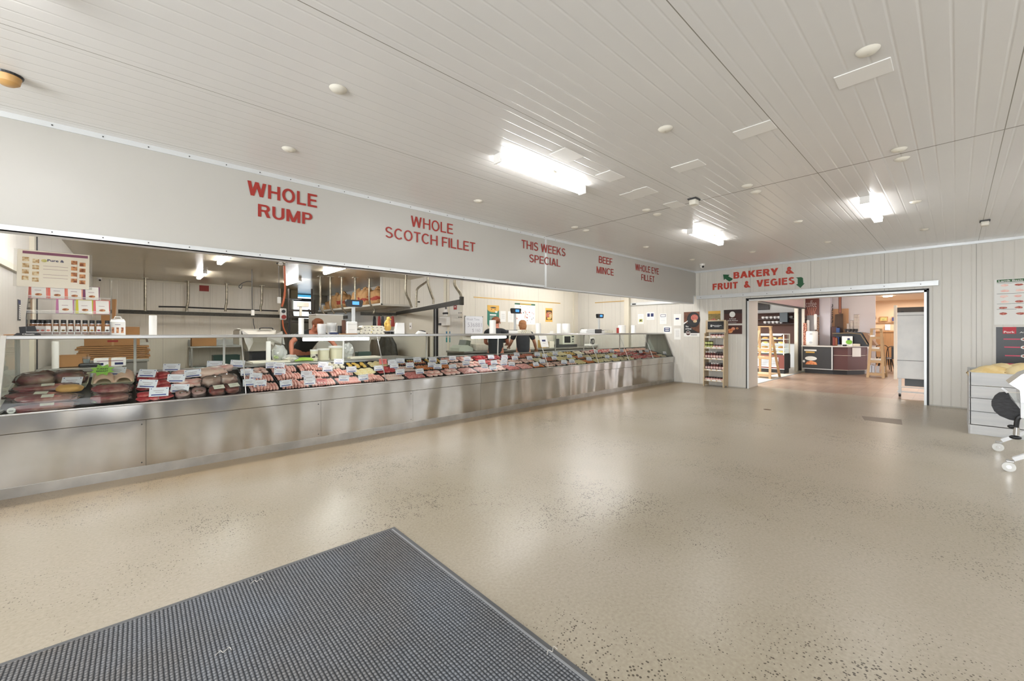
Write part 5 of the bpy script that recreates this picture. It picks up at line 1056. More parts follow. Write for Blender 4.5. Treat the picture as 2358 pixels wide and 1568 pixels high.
# recess: bandsaw frame, window, shelf
XW = PY(700, 700, 18.4)
WINM = M('bright_window', '#dfeaf2', .4, emit=1.3); BLU = M('blue_sky_pane', '#4aa0c8', .4, emit=.6)
q = MB(); a = PY(676, 673, 18.42); c = PY(716, 640, 18.42)
def wrect(q, u0, u1, v0, v1, y, m, th=.02): a = PY(u0, v1, y); c = PY(u1, v0, y); q.box((a.x, y-th, a.z), (c.x, y, c.z), m)
wrect(q, 676, 716, 668, 738, 18.46, WINM); wrect(q, 676, 716, 672, 680, 18.43, M('blind_blue', '#2f5f75', .5)); wrect(q, 676, 716, 688, 693, 18.43, M('blind_dark', '#28323a', .5)); wrect(q, 676, 716, 680, 683, 18.41, BLU)
struct(q.build('window_2'))
t = thing('bandsaw_frame', 'dark metal machine frame standing before the recess window', 'machine', (PY(700, 750, 14.5).x, 14.5, 0)); ox = t.location.x
q = MB(); FR = M('dark_frame', '#3a342e', .5, .4)
for u in (664, 669, 718, 724): p = PY(u, 700, 14.5); q.box((p.x-ox-.02, -.03, 0), (p.x-ox+.02, .03, PY(u, 665 if u in (664, 718) else 690, 14.5).z), FR)
for u0, u1, v in ((662, 726, 714), (655, 733, 741), (662, 726, 729)): a = PY(u0, v, 14.5); c = PY(u1, v, 14.5); q.box((a.x-ox, -.04, a.z-.035), (c.x-ox, .04, a.z+.03), FR)
for u0, v0, u1, v1 in ((672, 714, 676, 729), (712, 712, 716, 729), (716, 715, 726, 729), (668, 728, 674, 714)): a = PY(u0, v0, 14.46); c = PY(u1, v1, 14.46); q.cyl((a.x-ox, 0, a.z), (c.x-ox, 0, c.z), .03, FR, 8)
q.build('frame', t); q = MB(); a = PY(686, 706, 14.4); c = PY(712, 696, 14.4); q.box((a.x-ox, -.08, a.z), (c.x-ox, .02, c.z), CREAM, .01); a = PY(691, 728, 14.4); q.box((a.x-ox, -.06, a.z), (a.x-ox+.07, .0, c.z), CREAM); q.build('motor_box', t)
q = MB(); a = PY(690, 760, 14.3); q.box((a.x-ox-.1, -.1, 0), (a.x-ox+.9, .3, 1.0), GREYP); q.build('body', t)
simple('mauve_panel', 'pale mauve panel right of the blurred butcher', 'panel', (PY(722, 770, 13.2).x, 13.2, 0), (.10, .02, PY(722, 736, 13.2).z), M('mauve_panel', '#b9b0b4', .4), .004)
t = thing('recess_shelf', 'grey wall shelf high in the recess left of the window', 'shelf', (PY(658, 686, 17).x, 17, PY(658, 687, 17).z)); q = MB(); q.box((-.3, -.2, -.03), (.5, .2, 0), GREYP); q.build('board', t)
for k in range(2): simple('stored_box', 'pale box on the recess shelf, %s' % ('left', 'right')[k], 'box', (t.location.x-.05+.32*k, 17, t.location.z), (.12, .1, .22+.1*k), M('pale_box', '#8f8468', .6))
# meat rails with hangers
def rail(pts, label, r=.035):
    q = MB(); P = [Vector(p) for p in pts]
    for a, c in zip(P[:-1], P[1:]):
        d = (c-a).normalized(); s = Vector((-d.y, d.x, 0))*.012; h = Vector((0, 0, r))
        q.add([tuple(a-s-h), tuple(a+s-h), tuple(a+s+h), tuple(a-s+h), tuple(c-s-h), tuple(c+s-h), tuple(c+s+h), tuple(c-s+h)], [(0, 1, 2, 3), (7, 6, 5, 4), (0, 4, 5, 1), (1, 5, 6, 2), (2, 6, 7, 3), (3, 7, 4, 0)], RAIL)
    return tag(q.build('meat_rail'), label, 'rail')
rail([PY(272, 717, 15.9), PY(655, 728.5, 15.9)], 'long black overhead meat rail along the back wall', .055)
rail([PY(648, 733, 15.0), PY(722, 738, 14.2), PY(800, 730, 13.0)], 'black meat rail across the front of the recess', .05)
zr = 1.93
r1 = [PZ(1064, 694.5, zr), PZ(965, 713, zr), PZ(905, 723, zr)]
rail(r1, 'thick black meat rail sloping towards the viewer, ending beside the whiteboard', .05)
e0 = PZ(1063, 694, zr); q = MB(); q.box((-.03, -.03, -.07), (.03, .03, .09), RAIL); tag(q.build('rail_stop', loc=e0), 'black end stop on the near meat rail', 'stop')
r2 = [PY(968, 726, 11.6), PY(900, 724, 12.0), PY(830, 722, 12.4)]
rail(r2, 'second black meat rail behind, ending in front of the coolroom door', .05)
def hanger(pts, r, label, m=PIPE, flange=True):
    q = MB(); P = smooth_path([Vector(p) for p in pts], 5); q.tube(P, r, m, 10)
    if flange: q.box((P[0].x-.07, P[0].y-.07, P[0].z-.012), (P[0].x+.07, P[0].y+.07, P[0].z), m)
    return tag(q.build('rail_hanger', smooth=True), label, 'hanger', 'bent pipes holding the meat rails')
def up(u, y, extra=0): p = PY(u, 700, y); return Vector((p.x, y, ZC))
for k, (u, v0) in enumerate(((432, 648), (521, 655), (602, 661))):
    y = 15.9; hanger([up(u+1, y), PY(u+1, 690, y), PY(u, 700, y), PY(u-1.5, 706, y), PY(u-2, 717, y)], .035, 'bent pipe hanger on the back wall rail, %s from left' % ORD[k])
hanger([up(334.5, 15.9), PY(334.5, 716, 15.9)], .035, 'straight pipe hanger on the back wall rail behind the acrylic stand')
for k, pts in enumerate([[(738, 690), (738, 706), (747, 724)], [(761, 680), (761, 706), (770, 722)], [(787, 675), (787, 705), (797, 722)], [(818, 668), (818, 700)], [(851, 650), (851, 695), (862, 713), (859, 722)]]):
    y = 12.2-.15*k; hanger([up(pts[0][0], y)]+[PY(u, v, y) for u, v in pts], .026, 'pipe hanger before the paper sacks, %s from left' % ORD[k])
RT1 = lambda u, v: PZ(u, 700, zr)
def onr(u):   # point on the near rail under pixel column u
    a, c = r1[0], r1[-1]; d = ray(u, 700); den = d[0]*(c.y-a.y)-d[1]*(c.x-a.x); t = (a.x*(c.y-a.y)-a.y*(c.x-a.x))/den; return t*d[1]
for k, pts in enumerate([[(891, 629), (891, 652), (892, 690), (900, 703), (901, 713)], [(935, 640), (935, 674), (943, 693), (948, 708)], [(985, 640), (983, 648), (962, 664), (959, 680), (958, 707)], [(985, 637), (986, 655), (995, 682), (998, 690), (998, 700)], [(1047, 640), (1048, 657), (1060, 676), (1062, 690)]]):
    y = onr(pts[-1][0]); hanger([up(pts[0][0], y)]+[PY(u, v, y) for u, v in pts], {0: .024}.get(k, .028), 'curved pipe hanger on the near meat rail, %s from left' % ORD[k], flange=k < 1)
y = onr(905); hanger([PY(892, 652, y), PY(901, 664, y), PY(911, 688, y), PY(910, 711, y)], .022, 'branching curved pipe beside the leftmost near-rail hanger', flange=False)
y = 10.6; q = MB(); a = PY(962, 695, y); c = PY(983, 696, y); q.cyl(a, c, .02, RAIL); q.blob(tuple(c), (.05, .05, .05), PIPE, 2); q.cyl(c, (c.x, c.y, c.z-.12), .025, PIPE); tag(q.build('rail_switch', smooth=True), 'small pivoting rail switch left of the coolroom door strip', 'switch')
# back wall bits
q = MB(); wrect(q, 459, 481, 658, 670, YBACK-.002, M('red_sign', '#9e3b33', .6), .006); tag(q.build('wall_sign'), 'small red sign high on the back wall', 'sign')
q = MB(); a = PY(468, 712, 16.2); q.tube(smooth_path([PY(365, 706, 15.9), PY(420, 707, 15.9), PY(450, 708.5, 15.9), PY(560, 713, 15.9), PY(640, 716, 15.9)]), .022, BLACK); tag(q.build('steel_rod', smooth=True), 'thin black rod lying above the back wall rail', 'rod')
y = 12.0; q = MB(); q.tube(smooth_path([PY(580, 649, y), PY(570, 648, y), PY(558, 652, y), PY(550, 660, y), PY(555, 664, y), PY(558, 656, y)]), .008, DARK); q.tube([up(580, y), PY(580, 649, y), PY(581, 715, y)], .008, DARK); t = tag(q.build('looped_cord', smooth=True), 'dark looped cord hanging from the butchery ceiling with a white switch', 'cord')
q = MB(); p = PY(582, 720, y); q.box((p.x-.035, y-.03, p.z-.07), (p.x+.035, y+.03, p.z+.07), WHITE, .01); q.build('pull_switch', t); q = MB(); q.tube(smooth_path([PY(583, 733, y), PY(584, 745, y), PY(587, 758, y)]), .008, DARK); q.build('lower_cord', t)
# orange air hose and hoist control
y = 9.2; OR = M('orange_hose', '#cf6a3e', .45); o0 = up(655, y)
t = thing('air_hose', 'coiled orange air hose hanging from the ceiling bracket', 'hose', (o0.x, y, ZC)); L0 = Vector(t.location)
q = MB(); q.tube([p-L0 for p in smooth_path([PY(655, 612, y), PY(656, 640, y), PY(656.5, 665, y), PY(654, 688, y), PY(649, 706, y)])], .02, OR); q.tube([p-L0 for p in smooth_path([PY(650, 715, y), PY(651, 740, y), PY(653, 755, y), PY(659, 768, y), PY(664, 776, y)])], .014, OR); q.build('hose', t, True)
q = MB(); q.tube([p-L0 for p in smooth_path([PY(662, 720, y), PY(667, 745, y), PY(665, 770, y)])], .01, BLACK); q.build('power_lead', t, True)
q = MB(); p = PY(655, 606, y)-L0; q.cyl((0, 0, 0), (0, 0, p.z), .02, CREAM); q.cyl((0, 0, p.z), (-.15, 0, p.z-.02), .012, DARK); q.lathe([(.03, -.03), (.05, 0), (.03, .03)], WHITE, 14, c=(-.07, 0, p.z-.02)); q.build('ceiling_bracket', t)
c = PY(652, 723, y); t = thing('hoist_control', 'white hanging hoist control with black knob and red button', 'control', (c.x, y, c.z))
q = MB(); q.box((-.055, -.04, -.12), (.055, .04, .115), WHITE, .02); q.build('control_box', t, True); q = MB(); q.cyl((-.005, -.04, .05), (-.005, -.065, .05), .034, BLACK, 18); q.build('knob', t); q = MB(); q.cyl((0, -.04, -.06), (0, -.07, -.06), .042, RED, 18); q.build('button', t, True)
q = MB(); p = PY(643, 692, y); q.box((p.x-.03, y-.03, p.z-.06), (p.x+.03, y+.03, p.z+.07), WHITE, .01); t = tag(q.build('cord_switch'), 'white cord switch hanging left of the orange hose', 'switch'); q = MB(); q.tube([PY(642, 612, y), PY(643, 685, y)], .005, DARK, 6); q.build('cord', t)
# high shelf with paper sacks and white box end
SX = 5.13; SHM = M('shelf_white', '#c9c5ba', .5); zs = 2.18; yb = 11.15
t = thing('high_storage_shelf', 'high white storage shelf over the coolroom, boxed in at its near end', 'shelf', (SX, yb, 0))
q = MB(); q.box((0, 0, zs-.06), (X2-SX, 5.6, zs), SHM); q.build('board', t); q = MB(); q.box((0.0, -.02, zs-.02), (X2-SX, .04, ZC), WALLY); q.build('end_panel', t); q = MB(); q.box((-.02, -.03, zs-.06), (.03, .03, ZC), SHM); q.box((-.02, -.03, zs-.075), (X2-SX, 0.0, zs-.02), SHM); q.build('corner_post', t)
SACK = M('paper_sack', '#b98b58', .8, noise_s=3.2, col2='#d6ae7c', thr=(.35, .65), bump=.04, bs=5); SACKR = M('sack_print', '#a8402e', .7)
for k, (u, vt, w, r_) in enumerate(((762, 690, .10, 0), (777, 668, .22, 0), (792, 668, .22, 1), (826, 664, .24, 0), (842, 652, .20, 2), (850, 662, .18, 2), (871, 660, .24, 1))):
    x = SX+.30; h = max(.25, min(.62, PX(u, vt, x).z-zs))
    yy = PX(u, vt, x).y; t = thing('paper_sack', 'brown paper sack on the high shelf, %s from the left' % ORD[k], 'sack', (x, yy, zs+.001), 0, 'paper sacks on the high shelf')
    q = MB(); q.blob((0, 0, h*.42), (.2, w*1.5, h*.44), SACK, 3, .3, 2, k, pw=.7); q.blob((0, 0, h*.85), (.07, w*.6, h*.16), SACK, 3, .4, 3, k+3); q.build('sack', t, True, ang=80)
    if r_: q = MB(); q.blob((0.0, 0, h*.34), (.204, w*1.53, h*.17), SACKR, 3, .3, 2, k, pw=.7); q.build('printed_band', t, True)
for k in range(3): simple('stored_packet', 'small yellow and white packet at the far shelf end, %s' % ORD[k], 'packet', (SX+.2, PX(752-k*5, 700, SX+.2).y, zs+.001), (.08, .12, .16+.06*k), (YELP, PAPER, M('pale_blue_pack', '#9aa7b8', .5))[k])
# coolroom door, strip gap, wall fittings on X2
t = thing('coolroom_door', 'white sliding coolroom door with handle and thermometer', 'door', (X2-.06, 9.78, 0)); q = MB(); q.box((0, 0, .05), (.055, 2.95, 2.02), M('coolroom_white', '#cbc5b6', .4), .01); q.build('leaf', t)
q = MB(); q.box((-.03, .16, .62), (0, .22, 1.22), M('handle_bar', '#5e5648', .4, .5), .008); q.build('handle', t); q = MB(); q.box((-.02, 1.15, 1.42), (0, 1.3, 1.62), WHITE, .01); q.box((-.021, 1.19, 1.5), (-.02, 1.26, 1.53), DARK); q.build('thermometer', t); q = MB(); q.box((-.02, .25, 1.22), (0, .4, 1.32), M('latch_brown', '#7b5a48', .4), .01); q.build('latch', t)
q = MB(); q.box((X2-.035, 9.60, .02), (X2-.002, 9.76, 2.05), BLACK); q.box((X2-.042, 9.66, .02), (X2-.035, 9.68, 2.05), ALU); struct(q.build('trim_10'))
q = MB(); q.box((X2-.03, Y3+.72, 2.05), (X2, Y3+.84, ZC), CREAM); q.box((X2-.02, Y3+.74, 1.95), (X2, Y3+.77, 2.05), DARK); struct(q.build('trim_11'))
def xrect(q, u0, u1, v0, v1, m, th, x=X2): a = PX(u0, v1, x); c = PX(u1, v0, x); q.box((x-th, min(a.y, c.y), a.z), (x, max(a.y, c.y), c.z), m, min(.01, th*.3))
t = thing('switch_box', 'white electrical isolator box on the wall right of the coolroom door', 'switch box', (0, 0, 0))
q = MB(); xrect(q, 1020, 1037, 729, 750, WHITE, .12); q.build('enclosure', t); q = MB(); xrect(q, 1026, 1032, 712, 728, WHITE, .06); xrect(q, 1024, 1033, 719, 724, DARK, .07); q.build('conduit_fitting', t); q = MB(); xrect(q, 1020, 1025, 744, 749, DARK, .16); q.build('switch_knob', t)
q = MB(); xrect(q, 1045, 1052, 703, 713, RED, .008); xrect(q, 1047, 1050, 705, 708, WHITE, .01); tag(q.build('fire_sign'), 'small red fire sign with white symbol near the wall corner', 'sign')
q = MB(); xrect(q, 1027, 1037, 763, 775, M('blue_sticker', '#2f6f93', .5), .006); xrect(q, 1027, 1037, 777, 788, M('teal_sticker', '#2f8a8c', .5), .006); tag(q.build('wall_sticker'), 'blue and teal stickers below the electrical box', 'sticker')
q = MB()
for u in (1056, 1059, 1062): xrect(q, u, u+1.3, 719, 722, DARK, .004); xrect(q, u, u+1.3, 729, 732, DARK, .004)
struct(q.build('trim_12'))
# hanging steels, gloves and aprons on the coolroom wall left of the door
APR = M('dark_apron', '#37352c', .55, noise_s=3, var=.2, bump=.03, bs=6); ax = X2-.2
def hang(name, label, u0, u1, vt, vb, m, cat, th=.05, wav=True, x=ax-.32):
    q = MB(); a = PX(u0, (vt+vb)/2, x); c = PX(u1, (vt+vb)/2, x); zt = PX((u0+u1)/2, vt, x).z; zb = PX((u0+u1)/2, vb, x).z; n = 24; vs = []
    for j, z in enumerate((zt, zt*.7+zb*.3, zt*.3+zb*.7, zb)):
        for i in range(n+1): s = i/n; k = (.55, .9, 1, 1)[j]; yy = a.y+(c.y-a.y)*(.5+(s-.5)*k); vs.append((x+th*math.sin(s*19+j*.3)*(.4+.2*j), yy, z))
    fs = [(j*(n+1)+i, j*(n+1)+i+1, (j+1)*(n+1)+i+1, (j+1)*(n+1)+i) for j in range(3) for i in range(n)]
    q.add(vs, fs, m); q.add([(v[0]+.03, v[1], v[2]) for v in vs], [f[::-1] for f in fs], m); q.cyl((X2, (a.y+c.y)/2, zt+.02), (x, (a.y+c.y)/2, zt+.02), .01, STEEL, 8); return tag(q.build(name, smooth=True, ang=80), label, cat)
hang('apron', 'brownish apron hanging below the egg cartons', 850, 872, 782, 828, M('brown_apron', '#54493a', .6, noise_s=3, var=.2), 'apron'); hang('apron', 'large dark green-grey apron hanging right of the brownish one', 868, 912, 776, 830, APR, 'apron')
for k, (u, m) in enumerate(((861, BLACK), (872, RED), (880, BLACK), (903, RED))): hang('hanging_tool', '%s tool hanging under the meat rail, %s from left' % (('black', 'red')[k % 2], ORD[k]), u-2.5, u+2.5, 728, 752, m, 'tool', .02)
# Y3 wall: whiteboard and posters
t = thing('whiteboard', 'whiteboard with handwritten numbers on the wall behind the counter', 'whiteboard', PY(1091, 773, Y3-.01), 0); a = PY(1070.5, 772, Y3); c = PY(1111.5, 772, Y3); w = (c.x-a.x)/2; h = PY(1091, 728, Y3).z-t.location.z; t.rotation_euler = RY
q = MB(); q.box((-w, 0, 0), (w, h, .012), M('board_gloss', '#e4e5e8', .15)); q.build('board', t)
q = MB(); [q.box(b0, b1, ALU) for b0, b1 in (((-w, 0, 0), (w, .012, .016)), ((-w, h-.012, 0), (w, h, .016)), ((-w, 0, 0), (-w+.01, h, .016)), ((w-.01, 0, 0), (w, h, .016)))]; [q.box((sx*w-.02*(sx > 0), sy, 0), (sx*w+.02*(sx < 0), sy+.02, .02), BLACK) for sx in (-1, 1) for sy in (0, h-.02)]; q.build('frame', t)
q = MB(); q.box((-w*.8, -.005, .012), (w*.7, .015, .05), KRAFT); q.box((-.12, .015, .015), (.04, .045, .045), BLACK, .008); q.build('pen_tray', t)
INKB = M('marker', '#8d8b95', .5); q = MB(); q.text('Week Time', -w*.85, h*.78, w*.6, h*.9, .0128, INKB, bold=-.01); q.text('536881', -w*.7, h*.45, w*.85, h*.66, .0128, INKB, bold=-.015); q.text('$ 160', -w*.2, h*.17, w*.7, h*.36, .0128, INKB, bold=-.015); q.build('handwriting', t)
sheet('poster', 'green and yellow poster behind the assistant with glasses', 'B', 1122, 1149, 703, 757, TEAL, [('p', [(0, .2), (.25, 0), (0, 0)], CREAM), ('r', 0, .82, 1, 1, YELP), ('e', .5, .83, .5, .13, YELP), ('e', .5, .9, .25, .03, DARK), ('e', .35, .83, .05, .02, RED), ('e', .65, .83, .05, .02, RED), ('e', .75, .72, .1, .04, PAPER), ('r', .2, .56, .75, .62, PAPER)]+TL(.2, .7, (.4, .45, .5), PAPER)+TL(.2, .7, (.3, .35), HERB))
sheet('notice', 'plain white sheet right of the green poster', 'B', 1152, 1164.5, 716, 741, PAPER, TL(.2, .8, (.3, .4, .5, .6, .7)), 'notice'); sheet('notice', 'plain white sheet left of the meat cuts chart', 'B', 1169.5, 1182, 717, 742, PAPER, TL(.2, .8, (.3, .45, .6, .75)), 'notice')
rr = random.Random(4); bits = []
for i in range(34):
    x, y = rr.uniform(.08, .92), rr.uniform(.08, .85); s = rr.uniform(.012, .035); a0 = rr.uniform(0, 3)
    bits.append(('p', [(x+s*math.cos(a0+j*PI/3)*rr.uniform(.6, 1.2), y+s*math.sin(a0+j*PI/3)*.9) for j in range(6)], rr.choice((MEATP, MEATP, PORK, DARK))))
sheet('poster', 'meat cuts chart with green heading strip behind the second scale', 'B', 1185, 1232, 699, 747, PAPER, [('r', 0, .93, 1, 1, GREEN), ('r', .25, .945, .8, .985, YELP), ('p', [(.46, .28), (.54, .3), (.5, .62)], PORK)]+bits)
sheet('poster', 'narrow yellow-framed food poster on the butchery wall', 'B', 1256, 1272, 709.5, 741, YELP, [('r', .08, .14, .92, .84, M('pan_print', '#4a3624', .5)), ('e', .3, .5, .2, .2, MEATP), ('e', .7, .45, .2, .2, FOOD), ('e', .5, .25, .3, .08, YELP), ('e', .55, .65, .3, .08, FOOD2)])
sheet('wall_plate', 'small pale wall plate under the narrow food poster', 'B', 1266, 1274, 762, 770, WHITE, cat='plate')
# rear bench along Y3 wall with appliances
bench('rear_bench', 'dark rear bench under the wall posters with till and microwave', 5.45, 10.5, 7.55, 8.3, .90, M('dark_bench', '#4a4a44', .5))
def onb(u, y=7.8): return PY(u, 790, y).x
p = onb(1062, 7.75); t = thing('cash_register', 'pale green-grey till with a sloping body at the left bench end', 'till', (p+.05, 7.8, .901)); TG = M('till_grey', '#b3b9aa', .5)
q = MB(); q.prism([(-.2, 0), (.2, 0), (.2, .07), (.05, .14), (-.12, .14), (-.2, .08)], -.18, .18, TG, X=Matrix.Rotation(PI/2, 4, 'X')); q.build('body', t); q = MB(); q.prism([(.0, .12), (.14, .12), (.16, .24), (.04, .26)], -.14, .14, M('till_screen', '#5b6155', .4), X=Matrix.Rotation(PI/2, 4, 'X')); q.build('display', t)
simple('paper_bag', 'pile of white paper behind the assistant, right of the till', 'paper', (onb(1100), 7.75, .901), (.2, .15, .17), M('crumple_paper', '#d9d2c2', .8, bump=.03, bs=8), .03)
t = thing('microwave_oven', 'cream microwave oven on the rear bench behind two rolls', 'microwave', (onb(1305), 7.9, .98)); q = MB(); q.box((-.27, -.18, 0), (.27, .2, .29), M('oven_cream', '#cfd0bf', .4), .01); q.build('body', t)
q = MB(); q.box((-.2, -.186, .05), (.07, -.18, .24), BLACK); q.build('door', t); q = MB(); q.box((.1, -.186, .03), (.25, -.18, .27), M('oven_panel', '#b9bba9', .4)); q.box((.12, -.188, .21), (.23, -.186, .25), BLACK); [q.cyl((.175, -.186, z), (.175, -.2, z), .02, DARK) for z in (.08, .15)]; q.build('control_panel', t)
simple('microwave_stand', 'low dark stand under the microwave oven', 'stand', (onb(1303), 7.9, .901), (.42, .19, .078), DARK)
simple('cream_box', 'cream box with orange lid left of the microwave', 'box', (onb(1265), 7.8, .901), (.10, .1, .18), CREAM); simple('orange_tub', 'orange tub on the rear bench left of the cream box', 'tub', (onb(1254), 7.9, .901), (.07, .1, .22), M('orange_tub', '#d8b26a', .5), .01)
simple('tablet_stand', 'dark slim device leaning left of the microwave', 'device', (onb(1287, 7.6), 7.66, .901), (.05, .03, .25), DARK)
t = thing('slicer', 'white meat slicer with dark round blade guard on the rear bench', 'slicer', (onb(1383, 7.7)-.45, 7.75, .901)); q = MB(); q.box((-.2, -.1, 0), (.25, .15, .07), WHITE, .02); q.box((.05, -.05, .05), (.16, .1, .28), WHITE, .02); q.build('body', t); q = MB(); q.cyl((-.02, -.06, .15), (-.02, -.1, .15), .09, DARK, 24); q.cyl((-.02, -.1, .15), (-.02, -.11, .15), .055, STEEL, 24); q.build('blade', t, True)
t = thing('upright_mixer', 'pale mixer head right of the slicer', 'mixer', (onb(1398, 7.7)-.2, 7.75, .901)); q = MB(); q.box((-.05, -.1, 0), (.2, .1, .05), CREAM, .02); q.box((-.03, -.05, .05), (.05, .05, .3), CREAM, .02); q.box((-.05, -.05, .28), (.2, .06, .36), CREAM, .03); q.build('body', t)
q = MB(); q.box((0, 0, 0), (.95, .02, .55), M('plastic_curtain', '#a9a699', .3)); tag(q.build('splash_panel', loc=(onb(1338, 8.2), 8.2, .91)), 'grey splash panel behind the slicer', 'panel')
# ------------------------------------------------------------------ PEOPLE
SKIN = M('skin', '#c98f74', .55, noise_s=12, var=.05); SKINR = M('skin_ruddy', '#c07a60', .55, noise_s=12, var=.05); TEE = M('black_tshirt', '#232629', .8, noise_s=6, var=.25, bump=.01, bs=9); TEE2 = M('charcoal_tshirt', '#34353a', .8, noise_s=6, var=.2, bump=.01, bs=9)
PANT = M('dark_trousers', '#26272b', .8); HAIRB = M('brown_hair', '#7a4526', .6, noise_s=40, var=.3, stretch=(1, 1, .3)); HAIRG = M('fair_hair', '#a8744a', .6, noise_s=40, var=.3); EYEW = M('eye_white', '#eeeeee', .2)
def skin_mesh(name, nodes, edges, m, parent=None, sub=2, root=0):
    me = bpy.data.meshes.new(name); me.from_pydata([n[:3] for n in nodes], edges, []); o = bpy.data.objects.new(name, me); COL.objects.link(o)
    md = o.modifiers.new('s', 'SKIN'); md.use_smooth_shade = True
    if not me.skin_vertices: me.skin_vertices.new()
    for i, n in enumerate(nodes):
        r = n[3]; r = r if isinstance(r, tuple) else (r, r); me.skin_vertices[0].data[i].radius = r; me.skin_vertices[0].data[i].use_root = i == root
    s = o.modifiers.new('d', 'SUBSURF'); s.levels = sub; s.render_levels = sub
    dg = bpy.context.evaluated_depsgraph_get(); dg.update(); nm = bpy.data.meshes.new_from_object(o.evaluated_get(dg))
    o.modifiers.clear(); o.data = nm; nm.name = name; nm.materials.clear(); nm.materials.append(m); nm.polygons.foreach_set('use_smooth', [True]*len(nm.polygons))
    if parent: o.parent = parent
    return o
def person(label, loc, rz, H=1.72, skin=SKIN, tee=TEE, hair=HAIRB, lean=0.0, arms=None, glasses=False, hairlen=.0, headturn=0.0, apron=None):
    """faces -Y before rz; arms: list of two (elbow, hand) offsets"""
    t = thing('person', label, 'person', loc, rz); s = H/1.72
    def L(x, y, z):   # lean from the hip
        if z > .95: d = z-.95; return (x*s, (y-math.sin(lean)*d)*s, (.95+math.cos(lean)*d)*s)
        return (x*s, y*s, z*s)
    N = [(*L(0, 0, .95), .12*s), (*L(0, 0, 1.12), (.14*s, .10*s)), (*L(0, 0, 1.32), (.15*s, .105*s)), (*L(0, .0, 1.43), (.10*s, .075*s)), (*L(0, -.01, 1.50), .055*s), (*L(0, -.02, 1.56), (.068*s, .075*s)), (*L(0, -.022, 1.63), (.078*s, .092*s)), (*L(0, -.015, 1.69), (.06*s, .07*s)), (*L(0, -.112, 1.60), .012*s)]
    E_ = [(0, 1), (1, 2), (2, 3), (3, 4), (4, 5), (5, 6), (6, 7), (6, 8)]
    for sx in (-1, 1):
        b0 = len(N); N += [(sx*.10*s, 0, .88*s, .095*s), (sx*.11*s, -.01, .50*s, .062*s), (sx*.11*s, .02, .10*s, .042*s), (sx*.11*s, -.06, .05*s, .04*s), (sx*.11*s, -.15*s, .03*s, .03*s)]; E_ += [(0, b0), (b0, b0+1), (b0+1, b0+2), (b0+2, b0+3), (b0+3, b0+4)]
        el, ha = arms[0 if sx < 0 else 1]; sh = L(sx*.185, 0, 1.41); e = Vector(sh)+Vector(el); h = e+Vector(ha); b1 = len(N)
        mid = (Vector(sh)+e)/2; fm = e.lerp(h, .5); wr = e.lerp(h, .93)
        N += [(*sh, .055*s), (*mid, .048*s), (*e, .038*s), (*fm, .036*s), (*wr, .024*s), (*h, (.03*s, .02*s))]; E_ += [(3, b1)]+[(b1+k, b1+k+1) for k in range(5)]
        d = (h-e).normalized(); sd = d.cross(Vector((0, 0, 1))); sd = sd.normalized() if sd.length > .1 else Vector((1, 0, 0)); bk = len(N)-1
        for f in range(4):
            off = sd*(.021*(f-1.5)); f0 = h+d*.035+off; f1 = f0+d*(.03+.006*(f in (1, 2)))-Vector((0, 0, .012)); f2 = f1+d*.018-Vector((0, 0, .02)); c0 = len(N)
            N += [(*f0, .0085*s), (*f1, .008*s), (*f2, .0065*s)]; E_ += [(bk, c0), (c0, c0+1), (c0+1, c0+2)]
        th0 = h-sd*.03*sx+d*.01; c0 = len(N); N += [(*th0, .010*s), (*(th0+d*.035-sd*.012*sx), .008*s)]; E_ += [(bk, c0), (c0, c0+1)]
    body = skin_mesh('body', N, E_, skin, t)
    # clothes
    T = [(*L(0, 0, .80), (.165*s, .135*s)), (*L(0, 0, .95), (.16*s, .13*s)), (*L(0, 0, 1.12), (.165*s, .125*s)), (*L(0, 0, 1.30), (.18*s, .125*s)), (*L(0, 0, 1.425), (.115*s, .085*s)), (*L(0, -.005, 1.475), .06*s)]; TE = [(0, 1), (1, 2), (2, 3), (3, 4), (4, 5)]
    for sx in (-1, 1):
        el, ha = arms[0 if sx < 0 else 1]; sh = L(sx*.185, 0, 1.405); e = Vector(sh)+Vector(el)*.68; b1 = len(T); T += [(*sh, .073*s), (*e, .062*s)]; TE += [(4, b1), (b1, b1+1)]
    skin_mesh('tshirt', T, TE, tee, t)
    q = [(0, 0, .94*s, (.15*s, .115*s))]; QE = []
    for sx in (-1, 1): b1 = len(q); q += [(sx*.10*s, 0, .85*s, .105*s), (sx*.11*s, -.01, .48*s, .078*s), (sx*.11*s, .01, .10*s, .062*s)]; QE += [(0, b1), (b1, b1+1), (b1+1, b1+2)]
    skin_mesh('trousers', q, QE, PANT, t)
    q = MB()
    for sx in (-1, 1): q.blob((sx*.11*s, -.06*s, .045), (.05*s, .13*s, .045), BLACK, 3, 0, flat=-.04)
    q.build('shoes', t, True)
    hc = Vector(L(0, -.015, 1.645)); q = MB(); g = MB()
    q.blob(tuple(hc+Vector((0, .018, .022))*s), (.088*s, .098*s, .088*s), hair, 3, .12, 3, 5)
    if hairlen: q.blob(tuple(hc+Vector((0, .05, -hairlen*.4))*s), (.085*s, .065*s, (.08+hairlen*.5)*s), hair, 3, .12, 3, 8)
    for v in q.bm.verts:
        r = v.co-hc
        if r.y < -.035*s and r.z < .045*s: v.co.y = hc.y-.03*s; v.co.x *= .96; 
    q.build('hair', t, True, ang=80)
    fz = Vector(L(0, -.105, 1.625)); q = MB()
    for sx in (-1, 1): q.blob(tuple(fz+Vector((sx*.03*s, .012, .012))), (.012*s, .008*s, .009*s), EYEW, 2); q.blob(tuple(fz+Vector((sx*.03*s, .006, .012))), (.005*s, .004*s, .005*s), BLACK, 2)
    q.build('eyes', t, True); q = MB(); q.blob(tuple(Vector(L(0, -.098, 1.562))), (.024*s, .009*s, .007*s), M('lips', '#a3564c', .5), 2); q.build('mouth', t, True)
